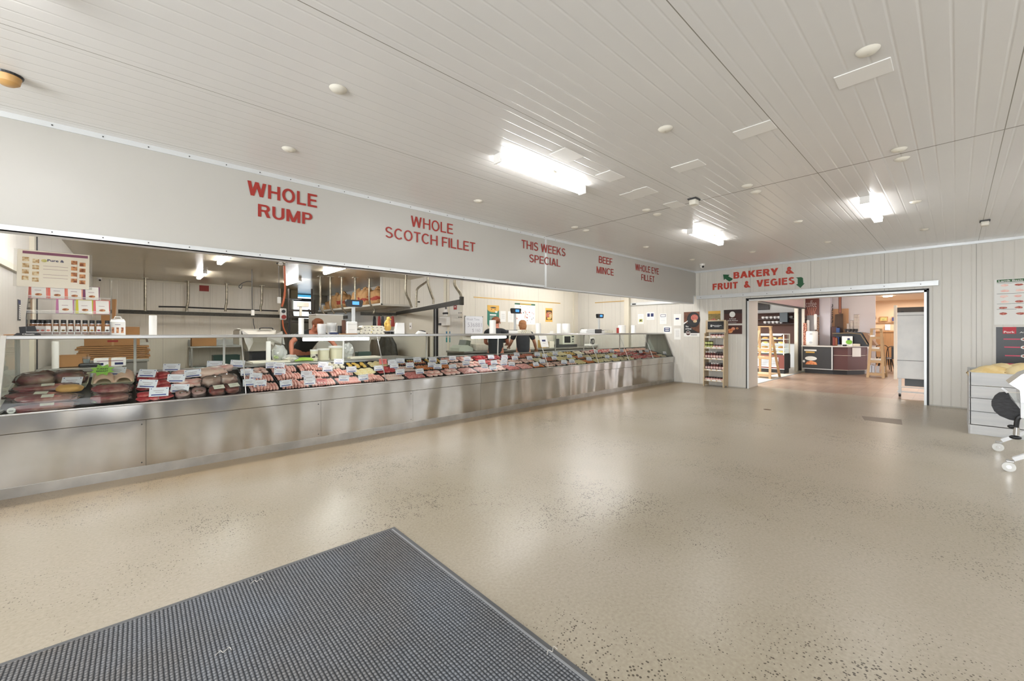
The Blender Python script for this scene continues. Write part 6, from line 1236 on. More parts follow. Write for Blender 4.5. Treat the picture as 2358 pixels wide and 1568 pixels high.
    q = MB()
    for sx in (-1, 1): q.blob(tuple(hc+Vector((sx*.084*s, .005, -.03*s))), (.011*s, .02*s, .03*s), skin, 2)
    q.build('ears', t, True)
    if glasses:
        q = MB()
        for sx in (-1, 1): q.tube([tuple(fz+Vector((sx*.033*s+.022*math.cos(a)*s, -.006, .01+.017*math.sin(a)*s))) for a in [i*PI/6 for i in range(13)]], .002, BLACK, 5); q.cyl(tuple(fz+Vector((sx*.055*s, -.004, .014))), tuple(hc+Vector((sx*.088*s, .0, -.02*s))), .002, BLACK, 5)
        q.build('glasses', t)
    if apron:
        q = MB(); a = [L(x, y, z) for x, y, z in ((-.13, -.15, 1.36), (.13, -.15, 1.36), (.17, -.165, 1.1), (-.17, -.165, 1.1), (.19, -.15, .55), (-.19, -.15, .55))]; q.add(a, [(0, 1, 2, 3), (3, 2, 4, 5)], apron); q.build('apron', t)
    return t
p = PY(1140, 735, 6.95)
person('person with short brown hair and glasses in a black T-shirt, turned right', (PY(1141, 780, 7.0).x, 7.0, 0), PI/2+.65, 1.66, SKINR, TEE, HAIRB, .05, [((-.04, -.10, -.26), (.06, -.22, -.04)), ((.05, -.08, -.26), (-.06, -.2, -.06))], True).scale = (1.15, 1.15, 1)
person('person with fair hair in a charcoal T-shirt behind the second scale, bending forward', (PY(1203, 800, 7.15).x, 7.12, 0), 2.5, 1.62, SKIN, TEE2, HAIRG, .18, [((-.09, -.05, -.25), (-.05, -.15, -.16)), ((.08, -.04, -.25), (.02, -.2, -.1))], hairlen=.12).scale = (1.15, 1.15, 1)
person('person in dark clothing leaning over the bench behind the white roll', (PY(692, 800, 8.0).x, 8.0, 0), .25, 1.80, SKINR, M('black_green_tee', '#1f2422', .8), HAIRB, .85, [((-.18, -.02, -.14), (-.06, -.12, -.22)), ((.16, -.04, -.14), (.10, -.12, -.20))])

roll(118, 137, 786, 7.45, 'wide white roll standing on the first left workbench', base=.901)
t = thing('desk_screen', 'black screen between the two assistants behind the counter', 'screen', (onb(1170, 7.45), 7.65, .901)); q = MB(); q.box((-.2, -.02, .17), (.2, .02, .50), BLACK, .02); q.build('screen', t); q = MB(); q.box((-.1, -.06, 0), (.1, .06, .02), BLACK); q.box((-.02, -.0, .02), (.02, .02, .2), BLACK); q.build('foot', t)
# ================================================================== BAKERY BEYOND THE OPENING
TILE = M('terracotta_tiles', '#a98263', .3, noise_s=2.2, var=.14)
nt = TILE.node_tree; bn = nt.nodes['Principled BSDF']; tc = nt.nodes.new('ShaderNodeTexCoord'); br = nt.nodes.new('ShaderNodeTexBrick'); nt.links.new(tc.outputs['Object'], br.inputs['Vector'])
br.offset = 0; br.inputs['Scale'].default_value = 1; br.inputs['Brick Width'].default_value = .3; br.inputs['Row Height'].default_value = .3; br.inputs['Mortar Size'].default_value = .006
br.inputs['Color1'].default_value = lin('#9f8a78'); br.inputs['Color2'].default_value = lin('#927a68'); br.inputs['Mortar'].default_value = lin('#7d6a5c'); nt.links.new(br.outputs['Color'], bn.inputs['Base Color'])
b = MB(); b.box((11.25, -2.0, -.1), (23, 3.5, 0), TILE); struct(b.build('floor_bakery'))
b = MB(); b.box((11.25, 3.5, -.1), (19, 7.5, 0), M('white_vinyl', '#ccc5b5', .35, noise_s=3, var=.05)); b.box((11.25, 3.48, -.05), (16.9, 3.53, .006), M('floor_track', '#8d99a0', .4, .4)); struct(b.build('floor_bakery_shop'))
b = MB(); b.box((11.45, -2.0, 2.62), (23, 7.6, 2.7), M('bakery_ceiling', '#dccdbc', .6)); struct(b.build('ceiling_bakery'))
WB = M('bakery_wall', '#d8d2d2', .6); PEACH = M('peach_wall', '#d3b595', .6); OAK = M('honey_panelling', '#9c7650', .45, noise_s=3, var=.12, stretch=(6, 6, .5))
b = MB(); b.box((18.4, 2.9, 0), (18.5, 7.6, 2.62), M('cool_white_wall', '#e6ecef', .6)); b.box((17.3, 1.75, 0), (17.36, 3.55, 2.62), WB); struct(b.build('wall_bakery_shop'))
b = MB(); b.box((11.45, 7.5, 0), (18.5, 7.6, 2.62), WB); struct(b.build('wall_bakery_left'))
b = MB(); b.box((22.5, -2, 1.35), (22.6, 4.5, 2.62), PEACH); b.box((22.45, -2, 0), (22.6, 4.5, 1.35), OAK); b.box((22.41, -2, 1.33), (22.45, 4.5, 1.40), OAK, .01); b.box((22.43, -2, 1.70), (22.5, 4.5, 1.74), OAK); b.box((17.36, 2.55, 0), (22.5, 2.65, 2.62), PEACH); struct(b.build('wall_bakery_far'))
b = MB(); b.box((11.45, -2.1, 0), (13.0, -2.0, 2.62), WB); b.box((18.0, -2.1, 0), (22.6, -2.0, 2.62), WB); b.box((13, -2.1, 2.3), (18, -2, 2.62), WB); struct(b.build('wall_bakery_right'))
hz = PX(1843, 708, 16.8).z
b = MB(); b.box((11.45, 3.52, hz-.02), (17.3, 3.62, 2.62), M('mauve_header', '#b7a2a0', .6)); b.box((11.45, 3.5, hz-.05), (17.3, 3.64, hz-.02), DARK); struct(b.build('trim_13'))
CW = M('post_cream', '#d5d0c2', .5)
def post(name, label, u0, u1, x, m=CW, z=2.62, d=.08, cat='post'):
    a = PX(u0, 800, x); c = PX(u1, 800, x); q = MB(); q.box((x, min(a.y, c.y), 0), (x+d, max(a.y, c.y), z), m, .004); return tag(q.build(name), label, cat)
b = MB(); a = PX(1829, 800, 16.6); c = PX(1837, 800, 16.6); b.box((16.6, c.y, 0), (16.7, a.y, hz), CW); a = PX(1846, 800, 16.7); c = PX(1852, 800, 16.7); b.box((16.7, c.y, 0), (16.78, a.y, 2.6), CW); struct(b.build('trim_14'))
b = MB(); a = PX(1837, 800, 17.0); c = PX(1847, 800, 17.0); b.box((17.0, c.y, 0), (17.2, a.y, hz), M('dark_gap', '#221d1b', .6)); struct(b.build('trim_15'))
b = MB(); a = PX(1886, 800, 17.0); c = PX(1912, 800, 17.0); b.box((17.0, c.y, .85), (17.28, a.y, 2.62), M('pillar_lilac', '#c9c5cb', .5)); struct(b.build('trim_16'))
# low counter: black section, then maroon angled section
def pzc(u, v): p = PZ(u, v); return (p.x, p.y)
A = (16.2, 3.45); B = pzc(1917, 862); B = (16.2, B[1]); D = pzc(1952, 863); Cc = (16.35, PX(1952, 800, 16.35).y); Dd = (16.9, PX(1993, 800, 16.9).y)
t = thing('bakery_counter', 'low bakery counter, black on the left and maroon angled on the right', 'counter', (0, 0, 0)); zt = .90
q = MB(); q.prism([A, (B[0], B[1]), (17.0, B[1]), (17.0, A[1])], .14, zt-.03, M('black_laminate', '#2c2d30', .35)); q.box((16.19, B[1], .14), (16.2, A[1], .16), ALU); q.box((16.185, B[1]-.01, .14), (16.21, B[1]+.02, zt), ALU); q.build('black_front', t)
q = MB(); q.prism([(16.25, B[1]-.02), Cc, Dd, (17.28, Dd[1]), (17.28, B[1]-.02)], .14, zt-.03, M('maroon_laminate', '#5c3b3a', .4)); q.prism([(16.24, B[1]-.02), (Cc[0]-.01, Cc[1]), (Dd[0]-.01, Dd[1]), (17.28, Dd[1]-.005), (17.28, B[1])], .60, .61, CREAM); q.prism([(16.24, B[1]-.02), (Cc[0]-.01, Cc[1]), (Dd[0]-.01, Dd[1]), (17.28, Dd[1]-.005), (17.28, B[1])], .14, .15, CREAM); q.build('maroon_front', t)
q = MB(); q.prism([(16.15, 3.47), (16.15, B[1]), (16.28, Cc[1]-.03), (16.85, Dd[1]-.05), (17.28, Dd[1]-.05), (17.28, 3.47)], zt-.03, zt, M('counter_top', '#d9d5cf', .3)); q.build('worktop', t)
q = MB(); q.prism([(16.3, 3.4), (16.3, B[1]), (16.42, Cc[1]+.03), (16.98, Dd[1]+.05), (17.2, Dd[1]+.05), (17.2, 3.4)], 0, .14, M('kick_dark', '#26282c', .4)); q.build('kick_board', t)
p = PX(1863, 825, 16.19); q = MB(); R_ = Matrix(((0, 0, -1, 16.188), (-1, 0, 0, p.y), (0, 1, 0, p.z), (0, 0, 0, 1)))
q.flat([(-.13, .24), (.2, .24), (.2, .29), (-.13, .29)], 0, PAPER, X=R_); q.flat([(-.09, .18), (.15, .18), (.15, .22), (-.09, .22)], 0, YELP, X=R_); q.flat(ell(.05, .0, .16, .07), 0, PAPER, X=R_); q.flat([(-.1, -.2), (.22, -.2), (.19, -.12), (.05, -.07), (-.06, -.12)], 0, MARI, X=R_); q.flat(ell(-.14, -.1, .03, .04), 0, PAPER, X=R_)
q.build('food_sticker', t)
p = PX(1971, 809, 16.6); q = MB(); q.box((-.002, -.16, -.14), (.0, .16, .14), WHITE); o = tag(q.build('white_notice', loc=((Cc[0]+Dd[0])/2-.02, (Cc[1]+Dd[1])/2, .71), rot=(0, 0, math.atan2(-(Cc[0]-Dd[0]), Cc[1]-Dd[1]))), 'white notice on the angled maroon counter front', 'notice')
# water filter, flasks, machines on the counter
p = PX(1869, 795, 16.5); t = thing('water_boiler', 'white rounded water urn on the black bakery counter', 'urn', (16.55, p.y, zt)); q = MB(); q.lathe([(.15, 0), (.165, .02), (.165, .44), (.15, .47), (.1, .475)], M('urn_white', '#e4e4e0', .25), 26); q.build('body', t, True)
q = MB(); [q.flat(ell(0, z, .045, .035), 0, M('urn_badge', '#b5b7ba', .4), X=Matrix(((0, 0, -1, -.168), (-1, 0, 0, 0), (0, 1, 0, 0), (0, 0, 0, 1)))) for z in (.1, .38)]; q.build('badge', t)
for k, (u, h, m) in enumerate(((1860, .55, WHITE), (1877, .5, WHITE))): q = MB(); y = PX(u, 760, 16.8).y; q.lathe([(.04, 0), (.045, h), (.03, h+.03)], m, 14); tag(q.build('cup_column', loc=(16.85, y, 1.42-.25*(k == 0)), smooth=True), ('white paper cup column left above the urn', 'white paper cup column right above the urn')[k], 'cups')
t = thing('hanging_banner', 'brown menu panel with pale scribbled lettering hanging over the urn', 'panel', (16.95, PX(1868, 700, 16.95).y, 0)); a = PX(1852, 726, 16.95); c = PX(1886, 680, 16.95); q = MB(); q.box((0, c.y-t.location.y, a.z), (.03, a.y-t.location.y, 2.62), M('coffee_panel', '#6b3b33', .4, noise_s=2, var=.2)); q.build('panel', t)
q = MB(); W_ = (a.y-c.y)/2; q.text('coffee', -W_*.7, 0, W_*.7, .22, 0, PAPER, X=Matrix(((0, 0, -1, -.004), (-1, 0, 0, 0), (0, 1, 0, 2.2), (0, 0, 0, 1))), bold=-.02)
for k in range(5): q.tube(smooth_path([(-.006, W_*(.5-.3*k), 2.18), (-.006, W_*(.35-.2*k), 2.0), (-.006, W_*(.6-.3*k), 1.9)]), .006, SALM, 5)
q.build('lettering', t)
def stock(name, label, u, v, x, c, m, cat, bev=.01, z=None, **k): p = PX(u, v, x); return simple(name, label, cat, (x, p.y, zt+.001 if z is None else z), c, m, bev)
stock('flavour_rack', 'dark strip of pods right of the white urn', 1882, 760, 16.9, (.03, .05, .95), M('pod_strip', '#4a2f28', .5, noise_s=30, col2='#b08a6a', thr=(.5, .55)), 'rack')
stock('flavour_rack', 'narrow red patterned strip left of the white urn', 1854, 760, 16.6, (.03, .05, .75), M('pod_strip_red', '#7a3a2c', .5, noise_s=30, col2='#d39a7a', thr=(.5, .55)), 'rack')
t = thing('coffee_machine', 'large black espresso machine with sloping side on the counter', 'coffee machine', (16.9, PX(1962, 780, 16.9).y, zt)); MX = Matrix(((0, 0, 1, 0), (-1, 0, 0, 0), (0, 1, 0, 0), (0, 0, 0, 1)))
q = MB(); q.prism([(-.45, .42), (.24, .44), (.28, .40), (.44, .02), (.44, 0), (-.2, 0), (-.25, .28), (-.42, .30)], -.25, .25, M('espresso_black', '#1f2023', .25), X=MX); q.build('body', t)
q = MB(); q.tube([(-.26, .46, .40), (-.26, .0, .41), (-.26, -.24, .38), (-.26, -.40, .06)], .012, M('champagne', '#b9a684', .3, .7)); q.build('trim_line', t, True)
q = MB(); q.prism([(.28, .43), (.40, .40), (.62, .03), (.46, .03)], -.24, .24, M('side_brown', '#8f6f57', .5), X=MX); q.build('side_panel', t)
q = MB(); q.box((-.22, -.1, 0), (.22, .42, .04), CHROME, .01); [q.cyl((-.25, y, .2), (-.33, y, .18), .012, BLACK) for y in (.1, .28)]; q.build('drip_tray', t)
CUPM = M('paper_cup', '#d8cdc2', .6); CUPD = M('cup_lid_dark', '#2a2626', .4)
def mk_cup():
    o = bpy.data.objects.new('paper_cup', None); COL.objects.link(o); q = MB(); q.lathe([(.038, 0), (.045, .03), (.047, .035)], CUPM, 14); q.build('cup', o, True); q = MB(); q.lathe([(.0475, .035), (.046, .045)], M('cup_band', '#5c4a42', .5), 14); q.build('rim_band', o, True); return o
for s, (u, n) in enumerate(((1954, 6), (1962, 8), (1970, 12), (1975, 12))):
    y = PX(u, 740, 16.85).y
    for k in range(n): o = P_('cup', mk_cup); o.location = (16.85, y, zt+.445+.046*k); tag(o, 'paper cup in the %s stack on the espresso machine, %s up' % (ORD[s], ORD[k]), 'paper cup', 'cup stacks on the espresso machine')
for k, u in enumerate((1948, 1956, 1964, 1972)): q = MB(); q.lathe([(.03, 0), (.045, .10), (.04, .10)], CUPD, 14); tag(q.build('glass_cup', loc=(16.7, PX(u, 757, 16.7).y, zt+.443), smooth=True), 'dark cup at the front top of the espresso machine, %s from left' % ORD[k], 'cup', 'dark cups on the espresso machine')
stock('leaflet_card', 'white and green standing card before the espresso machine', 1951, 788, 16.35, (.01, .13, .31), PAPER, 'card', .002); p = PX(1955, 788, 16.33); q = MB(); q.flat(ell(0, 0, .08, .07), 0, M('lime_print', '#7dbb3c', .5), X=Matrix(((0, 0, -1, 16.332), (-1, 0, 0, p.y), (0, 1, 0, zt+.13), (0, 0, 0, 1)))); q.flat([(-.04, .06), (.02, .06), (.02, .12), (-.04, .12)], 0, NAVY, X=Matrix(((0, 0, -1, 16.332), (-1, 0, 0, p.y), (0, 1, 0, zt+.13), (0, 0, 0, 1)))); q.build('printed_leaf', bpy.data.objects['leaflet_card']).matrix_parent_inverse = Matrix.Translation(-Vector(bpy.data.objects['leaflet_card'].location))
stock('card_reader', 'small dark card reader on the bakery counter', 1945, 796, 16.3, (.04, .05, .05), BLACK, 'card reader'); stock('sponge_block', 'beige block beside the espresso machine', 1972, 796, 16.4, (.05, .09, .08), CREAM, 'block', .02)
stock('bag_stack', 'dark brown and blue bag boxes behind the counter', 1922, 770, 17.05, (.06, .08, .62), M('bag_box', '#4c2d2a', .5), 'box'); stock('blue_pack_strip', 'blue pack column right of the brown bag box', 1930, 770, 17.0, (.05, .045, .58), M('blue_pack', '#35538a', .5), 'pack')
stock('syrup_bottles', 'red syrup bottle low behind the counter', 1921, 785, 16.7, (.04, .04, .28), M('red_syrup', '#7e2f22', .3), 'bottle', .02); stock('syrup_bottles', 'amber syrup bottle right of the red one', 1926, 785, 16.7, (.035, .035, .26), M('amber_syrup', '#8a5230', .3), 'bottle', .02)
q = MB(); a = PX(1911, 728, 17.25); c = PX(1957, 660, 17.25); q.box((17.24, PX(1954, 728, 17.25).y, PX(1930, 790, 17.25).z), (17.28, PX(1909, 728, 17.25).y, PX(1930, 711, 17.25).z), M('tan_board', '#c79a72', .6)); tag(q.build('menu_board'), 'tan menu board behind the counter', 'board')
q = MB(); y0 = PX(1914, 722, 17.23).y; q.text('coffee', -.32, -.05, .32, .07, 0, DARK, X=Matrix.Translation((17.22, y0, PX(1914, 722, 17.2).z)) @ Euler(RX).to_matrix().to_4x4() @ Matrix.Rotation(PI/2, 4, 'Z')); q.build('lettering', bpy.data.objects['menu_board'])
q = MB(); a = PX(1925, 795, 17.1); q.prism([(PX(1942, 750, 17.1).y, .9), (PX(1921, 750, 17.1).y, .9), (PX(1923, 750, 17.1).y, PX(1930, 724, 17.1).z), (PX(1941, 750, 17.1).y, PX(1930, 722, 17.1).z)], 17.08, 17.13, M('ribbed_dark_wood', '#4b3524', .6, noise_s=2, var=.3, stretch=(30, 30, .2)), X=Matrix(((0, 0, 1, 0), (1, 0, 0, 0), (0, 1, 0, 0), (0, 0, 0, 1)))); tag(q.build('wood_panel'), 'dark ribbed wooden panel behind the counter', 'panel')
q = MB(); q.box((17.05, PX(1938, 700, 17.1).y, PX(1930, 722, 17.1).z), (17.1, PX(1931.5, 700, 17.1).y, 2.6), M('dark_red_strip', '#5a3029', .5)); q.box((17.04, PX(1937, 700, 17.1).y, PX(1930, 720, 17.1).z), (17.05, PX(1933, 700, 17.1).y, 2.55), M('copper_strip', '#a46a55', .4)); tag(q.build('hanging_sign'), 'narrow dark red sign hanging over the wooden panel', 'sign')
# cake display cabinet
CX = 15.25; y1 = 5.3; y0 = 3.74; t = thing('cake_cabinet', 'glass cake display cabinet with a maroon base seen behind the ladder', 'display cabinet', (CX, y0, 0)); w = y1-y0
q = MB(); q.box((0.02, .0, .14), (.7, w, .60), M('maroon_base', '#6a3730', .4)); q.box((.02, -.01, .14), (.7, .0, .60), MC['black_laminate']); q.box((.1, .02, 0), (.66, w, .14), MC['kick_dark']); q.box((0, -.012, .14), (.02, w, .155), ALU); q.build('base', t)
q = MB(); q.box((.005, .16, .2), (.02, .80, .52), M('grille_white', '#c9ccce', .4)); [q.box((0, .22, .26+.03*k), (.006, .70, .268+.03*k), DARK) for k in range(8)]; q.build('grille', t)
CAKE = M('cakes', '#d9b565', .6, noise_s=9, col2='#f1e6c4', thr=(.4, .6)); q = MB(); q.box((.05, 0, .6), (.7, w, .64), DARK); q.build('deck', t)
for k in range(4):
    z = .66+.15*k; q = MB(); q.box((.12, .03, z-.012), (.68, w-.03, z), M('lit_glass_shelf', '#e8efe6', .3, emit=.25)); q.build('shelf', t)
for k in range(4):
    for j in range(6):
        q = MB(); q.blob((0, 0, .03), (.12, .09, .035), (CAKE, M('pastry', '#b9813e', .6, noise_s=12, var=.3))[(k+j) % 2], 2, .3, 3, k*6+j, pw=.8); tag(q.build('pastry', loc=(CX+.35, y0+.16+.235*j, .661+.15*k), smooth=True), 'pastry tray in the cake cabinet, %s shelf, %s from right' % (ORD[k], ORD[j]), 'pastry', 'pastries in the cake cabinet')
q = MB(); [q.box((x, y, .6), (x+.025, y+.025, 1.28), CREAM) for x in (.0, .68) for y in (0, w-.03)]; q.box((0, 0, 1.26), (.7, w, 1.29), ALU); q.box((0.05, .1, 1.23), (.12, w-.1, 1.26), M('cabinet_lamp', '#ffffff', .4, emit=5)); q.build('frame', t)
q = MB(); q.add([(.005, 0, .62), (.005, w, .62), (.005, w, 1.26), (.005, 0, 1.26)], [(0, 1, 2, 3)], GLASS); q.add([(.01, .01, .62), (.68, .01, .62), (.68, .01, 1.26), (.01, .01, 1.26)], [(0, 1, 2, 3)], GLASS); q.build('glass', t)
# dark shelves with crockery, speaker, tv
t = thing('wall_shelving', 'dark brown wall shelving with crockery in the bakery', 'shelving', (18.0, 3.1, 0)); DB = M('dark_brown_board', '#3a2520', .5)
zs_ = [PX(1780, v, 18.0).z for v in (720, 734, 745, 768)]
q = MB(); q.box((.34, -.5, .9), (.4, 3.5, zs_[0]), M('shelf_back', '#5a3a30', .6)); q.build('back', t)
for z in zs_[:3]: q = MB(); q.box((0, -.5, z-.03), (.36, 3.5, z), DB); q.build('shelf_board', t)
for y in (-.5, .25, 3.5): q = MB(); q.box((0, y-.02, .9), (.36, y+.02, zs_[0]), DB); q.build('upright', t)
for k in range(16):
    u = 1757+k*4.6; p = PX(u, 740, 18.1)
    def f(): q = MB(); q.lathe([(.03, 0), (.055, .03), (.06, .09), (.045, .10)], M('crockery', '#e9e9ea', .2), 14); q.tube([(.05, 0, .03), (.09, 0, .05), (.055, 0, .08)], .008, MC['crockery'], 6); return q.build('teapot', smooth=True)
    if u > 1800 and k % 2: continue
    o = P_('pot', f); o.location = (18.12, p.y, zs_[1 if k % 2 == 0 else 2]+.001); o.rotation_euler = (0, 0, k); tag(o, 'white teapot on the dark bakery shelving, %s along' % ORD[k], 'teapot', 'white crockery on the bakery shelving')
stock('wall_speaker', 'grey-blue box speaker on the bakery shelving', 1806, 730, 17.85, (.1, .13, .36), M('speaker_grey', '#48545c', .5), 'speaker', .01, z=PX(1806, 742, 17.85).z)
t = thing('television', 'black television high on the bakery wall', 'television', (18.3, 0, 0)); q = MB(); a = PX(1740, 714, 18.3); c = PX(1771, 692, 18.3); q.box((0, c.y, a.z), (.06, a.y+.3, c.z+.1), BLACK, .01); q.build('screen', t)
# wooden ladder shelves
LW = M('pale_pine', '#b1946f', .55, noise_s=4, var=.08, stretch=(1, 1, .1)); LW2 = M('dark_pine', '#a5754c', .55)
def ladder(name_l, P0, P1, P2, P3, h, sh, label):
    """P0,P1 front feet, P2,P3 rear feet (x,y); leaning together to the top"""
    t = thing('ladder_shelf', label, 'shelf', (0, 0, 0)); top = lambda f, r: (f[0]*.45+r[0]*.55, f[1]*.45+r[1]*.55)
    c = ((P0[0]+P1[0])/2, (P0[1]+P1[1])/2)
    T = [tuple(Vector((*top(f, r), h)) * 1) for f, r in ((P0, P2), (P1, P3), (P2, P0), (P3, P1))]
    cx = sum(p[0] for p in T)/4; cy = sum(p[1] for p in T)/4; T = [(cx+(p[0]-cx)*.9, cy+(p[1]-cy)*.55, h) for p in T]
    for f, tp, m in ((P0, T[0], LW), (P1, T[1], LW), (P2, T[2], LW), (P3, T[3], LW)):
        q = MB(); a = Vector((f[0], f[1], 0)); b_ = Vector(tp); d = Vector((.02, .03, 0)); vs = []
        for p in (a, b_): vs += [(p.x-d.x, p.y-d.y, p.z), (p.x+d.x, p.y-d.y, p.z), (p.x+d.x, p.y+d.y, p.z), (p.x-d.x, p.y+d.y, p.z)]
        q.add(vs, [(3, 2, 1, 0), (4, 5, 6, 7), (0, 1, 5, 4), (1, 2, 6, 5), (2, 3, 7, 6), (3, 0, 4, 7)], m); q.build('leg', t)
    for k, z in enumerate(sh):
        s = z/h; C = [Vector((f[0], f[1], 0)).lerp(Vector(tp), s) for f, tp in ((P0, T[0]), (P1, T[1]), (P3, T[3]), (P2, T[2]))]
        q = MB(); q.prism([(p.x, p.y) for p in C], z-.02, z, LW); q.prism([(C[0].x-.02, C[0].y), (C[1].x-.02, C[1].y), (C[1].x+.01, C[1].y), (C[0].x+.01, C[0].y)], z-.07, z, LW); q.build('shelf', t)
    q = MB(); q.box((min(p[0] for p in T)-.02, min(p[1] for p in T)-.03, h-.03), (max(p[0] for p in T)+.02, max(p[1] for p in T)+.03, h), LW); q.build('top_board', t)
    return t
hL = PZ(1771, 872); g0 = PZ(1798, 868); hl = 1.35+(764-753)*13.3/938
lad = ladder('l', (13.45, 4.15), (13.35, 3.62), (14.15, 4.1), (14.15, 3.58), 1.52, [.12, .62, .85], 'pine ladder shelf on the white floor, left in the bakery opening')
hr = 1.35+(764-757)*13/938
ladr = ladder('r', (16.0, PX(1998, 800, 16.0).y), (16.0, PX(2034, 800, 16.0).y), (16.55, PX(2000, 800, 16.55).y), (16.55, PX(2041, 800, 16.55).y), 1.45, [.13, .5, .84, 1.2], 'pine ladder shelf right of the bakery counter')
for k, (u, v, h) in enumerate(((2004, 853, .22), (2010, 853, .2), (2021, 853, .2), (2033, 853, .2))): y = PX(u, 850, 16.2).y; q = MB(); q.box((-.03, -.035, 0), (.03, .035, h), M('silver_pack', '#b9bcc4', .35)); tag(q.build('silver_packet', loc=(16.25, y, .131)), 'silver packet on the lowest right ladder shelf, %s from left' % ORD[k], 'packet')
for k, z in enumerate((.501, .841, 1.201)): simple('book_stack', 'small stack of papers on the right ladder, %s shelf from below' % ORD[k+1], 'papers', (16.28, PX((2016, 2012, 2010)[k], 800, 16.3).y, z), (.08, (.14, .13, .05)[k], .05), PAPER, .004)
# dining chairs in the warm room
def chair(x, y, rz, label):
    t = thing('metal_chair', label, 'chair', (x, y, 0), rz, 'metal chairs in the warm room'); CM = M('chair_metal', '#2e2b2a', .35, .6)
    q = MB(); q.box((-.18, -.18, .44), (.18, .18, .455), CM, .01); q.build('seat', t)
    for sx in (-1, 1):
        for sy in (-1, 1): q = MB(); q.cyl((sx*.15, sy*.15, .44), (sx*.21, sy*.21, 0), .022, CM, 8, .012); q.build('leg', t)
    q = MB(); q.tube(smooth_path([(-.17, .17, .45), (-.17, .22, .75), (-.1, .24, .86), (.1, .24, .86), (.17, .22, .75), (.17, .17, .45)]), .012, CM); q.box((-.04, .2, .45), (.04, .21, .85), CM); q.build('backrest', t, True)
chair(18.6, PX(2046, 800, 18.6).y, 2.2, 'dark metal chair right of the ladder shelf, nearer one'); chair(19.4, PX(2036, 800, 19.4).y, -1.2, 'dark metal chair partly behind the right ladder shelf')
q = MB(); p = PX(2044, 686, 21.5); q.lathe([(.12, -.03), (.13, 0)], M('downlight', '#fff3e0', .4, emit=18), 20); tag(q.build('downlight', loc=(19.5, PX(2044, 700, 19.5).y, 2.62)), 'round bright downlight on the warm room ceiling', 'light')
def fsheet(name, label, u0, u1, v0, v1, x, m, m2, cat='picture'): a = PX(u0, v1, x); c = PX(u1, v0, x); q = MB(); q.box((x-.02, c.y, a.z), (x, a.y, c.z), m); q.box((x-.023, c.y+(a.y-c.y)*.12, a.z+(c.z-a.z)*.15), (x-.02, a.y-(a.y-c.y)*.12, c.z-(c.z-a.z)*.15), m2); return tag(q.build(name), label, cat)
fsheet('framed_picture', 'small green framed picture on the peach wall', 2025, 2045, 729, 740, 22.43, KRAFT, M('landscape_print', '#7f8a55', .6, noise_s=15, col2='#c7b56a')); fsheet('framed_picture', 'second dark framed picture at the peach wall edge', 2053, 2061, 729, 741, 22.4, OAK, NAVY); fsheet('wall_note', 'white sheet on the oak panelling', 2038, 2050, 747, 760, 22.42, PAPER, M('note_grey', '#cfcfcf', .6), 'notice')
t = thing('hanging_bag', 'brown net bag hanging against the peach wall', 'bag', (18.2, PX(1995, 730, 18.2).y, 0)); z0 = PX(1995, 744, 18.2).z; z1 = PX(1990, 708, 18.2).z; BG = M('bag_brown', '#7a5c3e', .7, noise_s=12, var=.3)
q = MB(); q.blob((0, -.05, z0+.17), (.06, .2, .24), BG, 3, .2, 2, 3); q.build('bag', t, True); q = MB(); q.tube(smooth_path([(0, -.2, z0+.3), (0, .05, z1), (0, .1, z0+.3)]), .02, DARK); q.build('strap', t, True)
# white upright fridge just beyond the opening
FX = 11.62; fy1 = PX(2066, 800, FX).y; fy0 = OY0-.35; zf = PX(2066, 706, FX).z; t = thing('upright_fridge', 'scuffed white upright cabinet on a wheeled stand just past the opening', 'fridge', (FX, fy0, 0)); w = fy1-fy0; SCF = M('scuffed_white', '#eceeef', .35, noise_s=2.5, col2='#f8f9f9', thr=(.35, .6))
zl = PX(2070, 871, FX).z
q = MB(); q.box((0, 0, zl), (.6, w, zf-.12), SCF, .008); q.box((-.004, 0, PX(2070, 830, FX).z), (0, w, PX(2070, 830, FX).z+.008), DARK); q.box((-.004, 0, PX(2070, 727, FX).z), (0, w, PX(2070, 727, FX).z+.006), DARK); q.build('body', t)
q = MB(); q.box((0, 0, zf-.12), (.6, w, zf-.02), M('top_band', '#5c5148', .5)); q.box((-.005, w-.1, PX(2070, 719, FX).z), (0, w-.06, PX(2070, 718, FX).z+.01), DARK); q.build('top_band', t)
for y in (.02, w-.06): q = MB(); q.box((0.02, y, .07), (.06, y+.045, zl), SCF); q.build('stand_leg', t)
q = MB(); q.box((.03, 0, .1), (.07, w, .125), SCF); q.box((.03, 0, .2), (.07, w, .215), SCF); q.box((.2, .05, .22), (.5, w-.1, zl-.02), M('dark_under', '#6a7074', .5)); q.build('stand_rails', t)
q = MB(); q.cyl((.04, w-.055, .04), (.04, w-.02, .04), .035, BLACK, 16); q.build('caster', t)
q = MB(); a = PX(2058, 800, 15.9); c = PX(2065, 800, 15.9); q.box((15.9, c.y, 0), (16.0, a.y, PX(2060, 703, 15.9).z), CW); tag(q.build('cream_upright'), 'cream upright board seen left of the white cabinet', 'board')
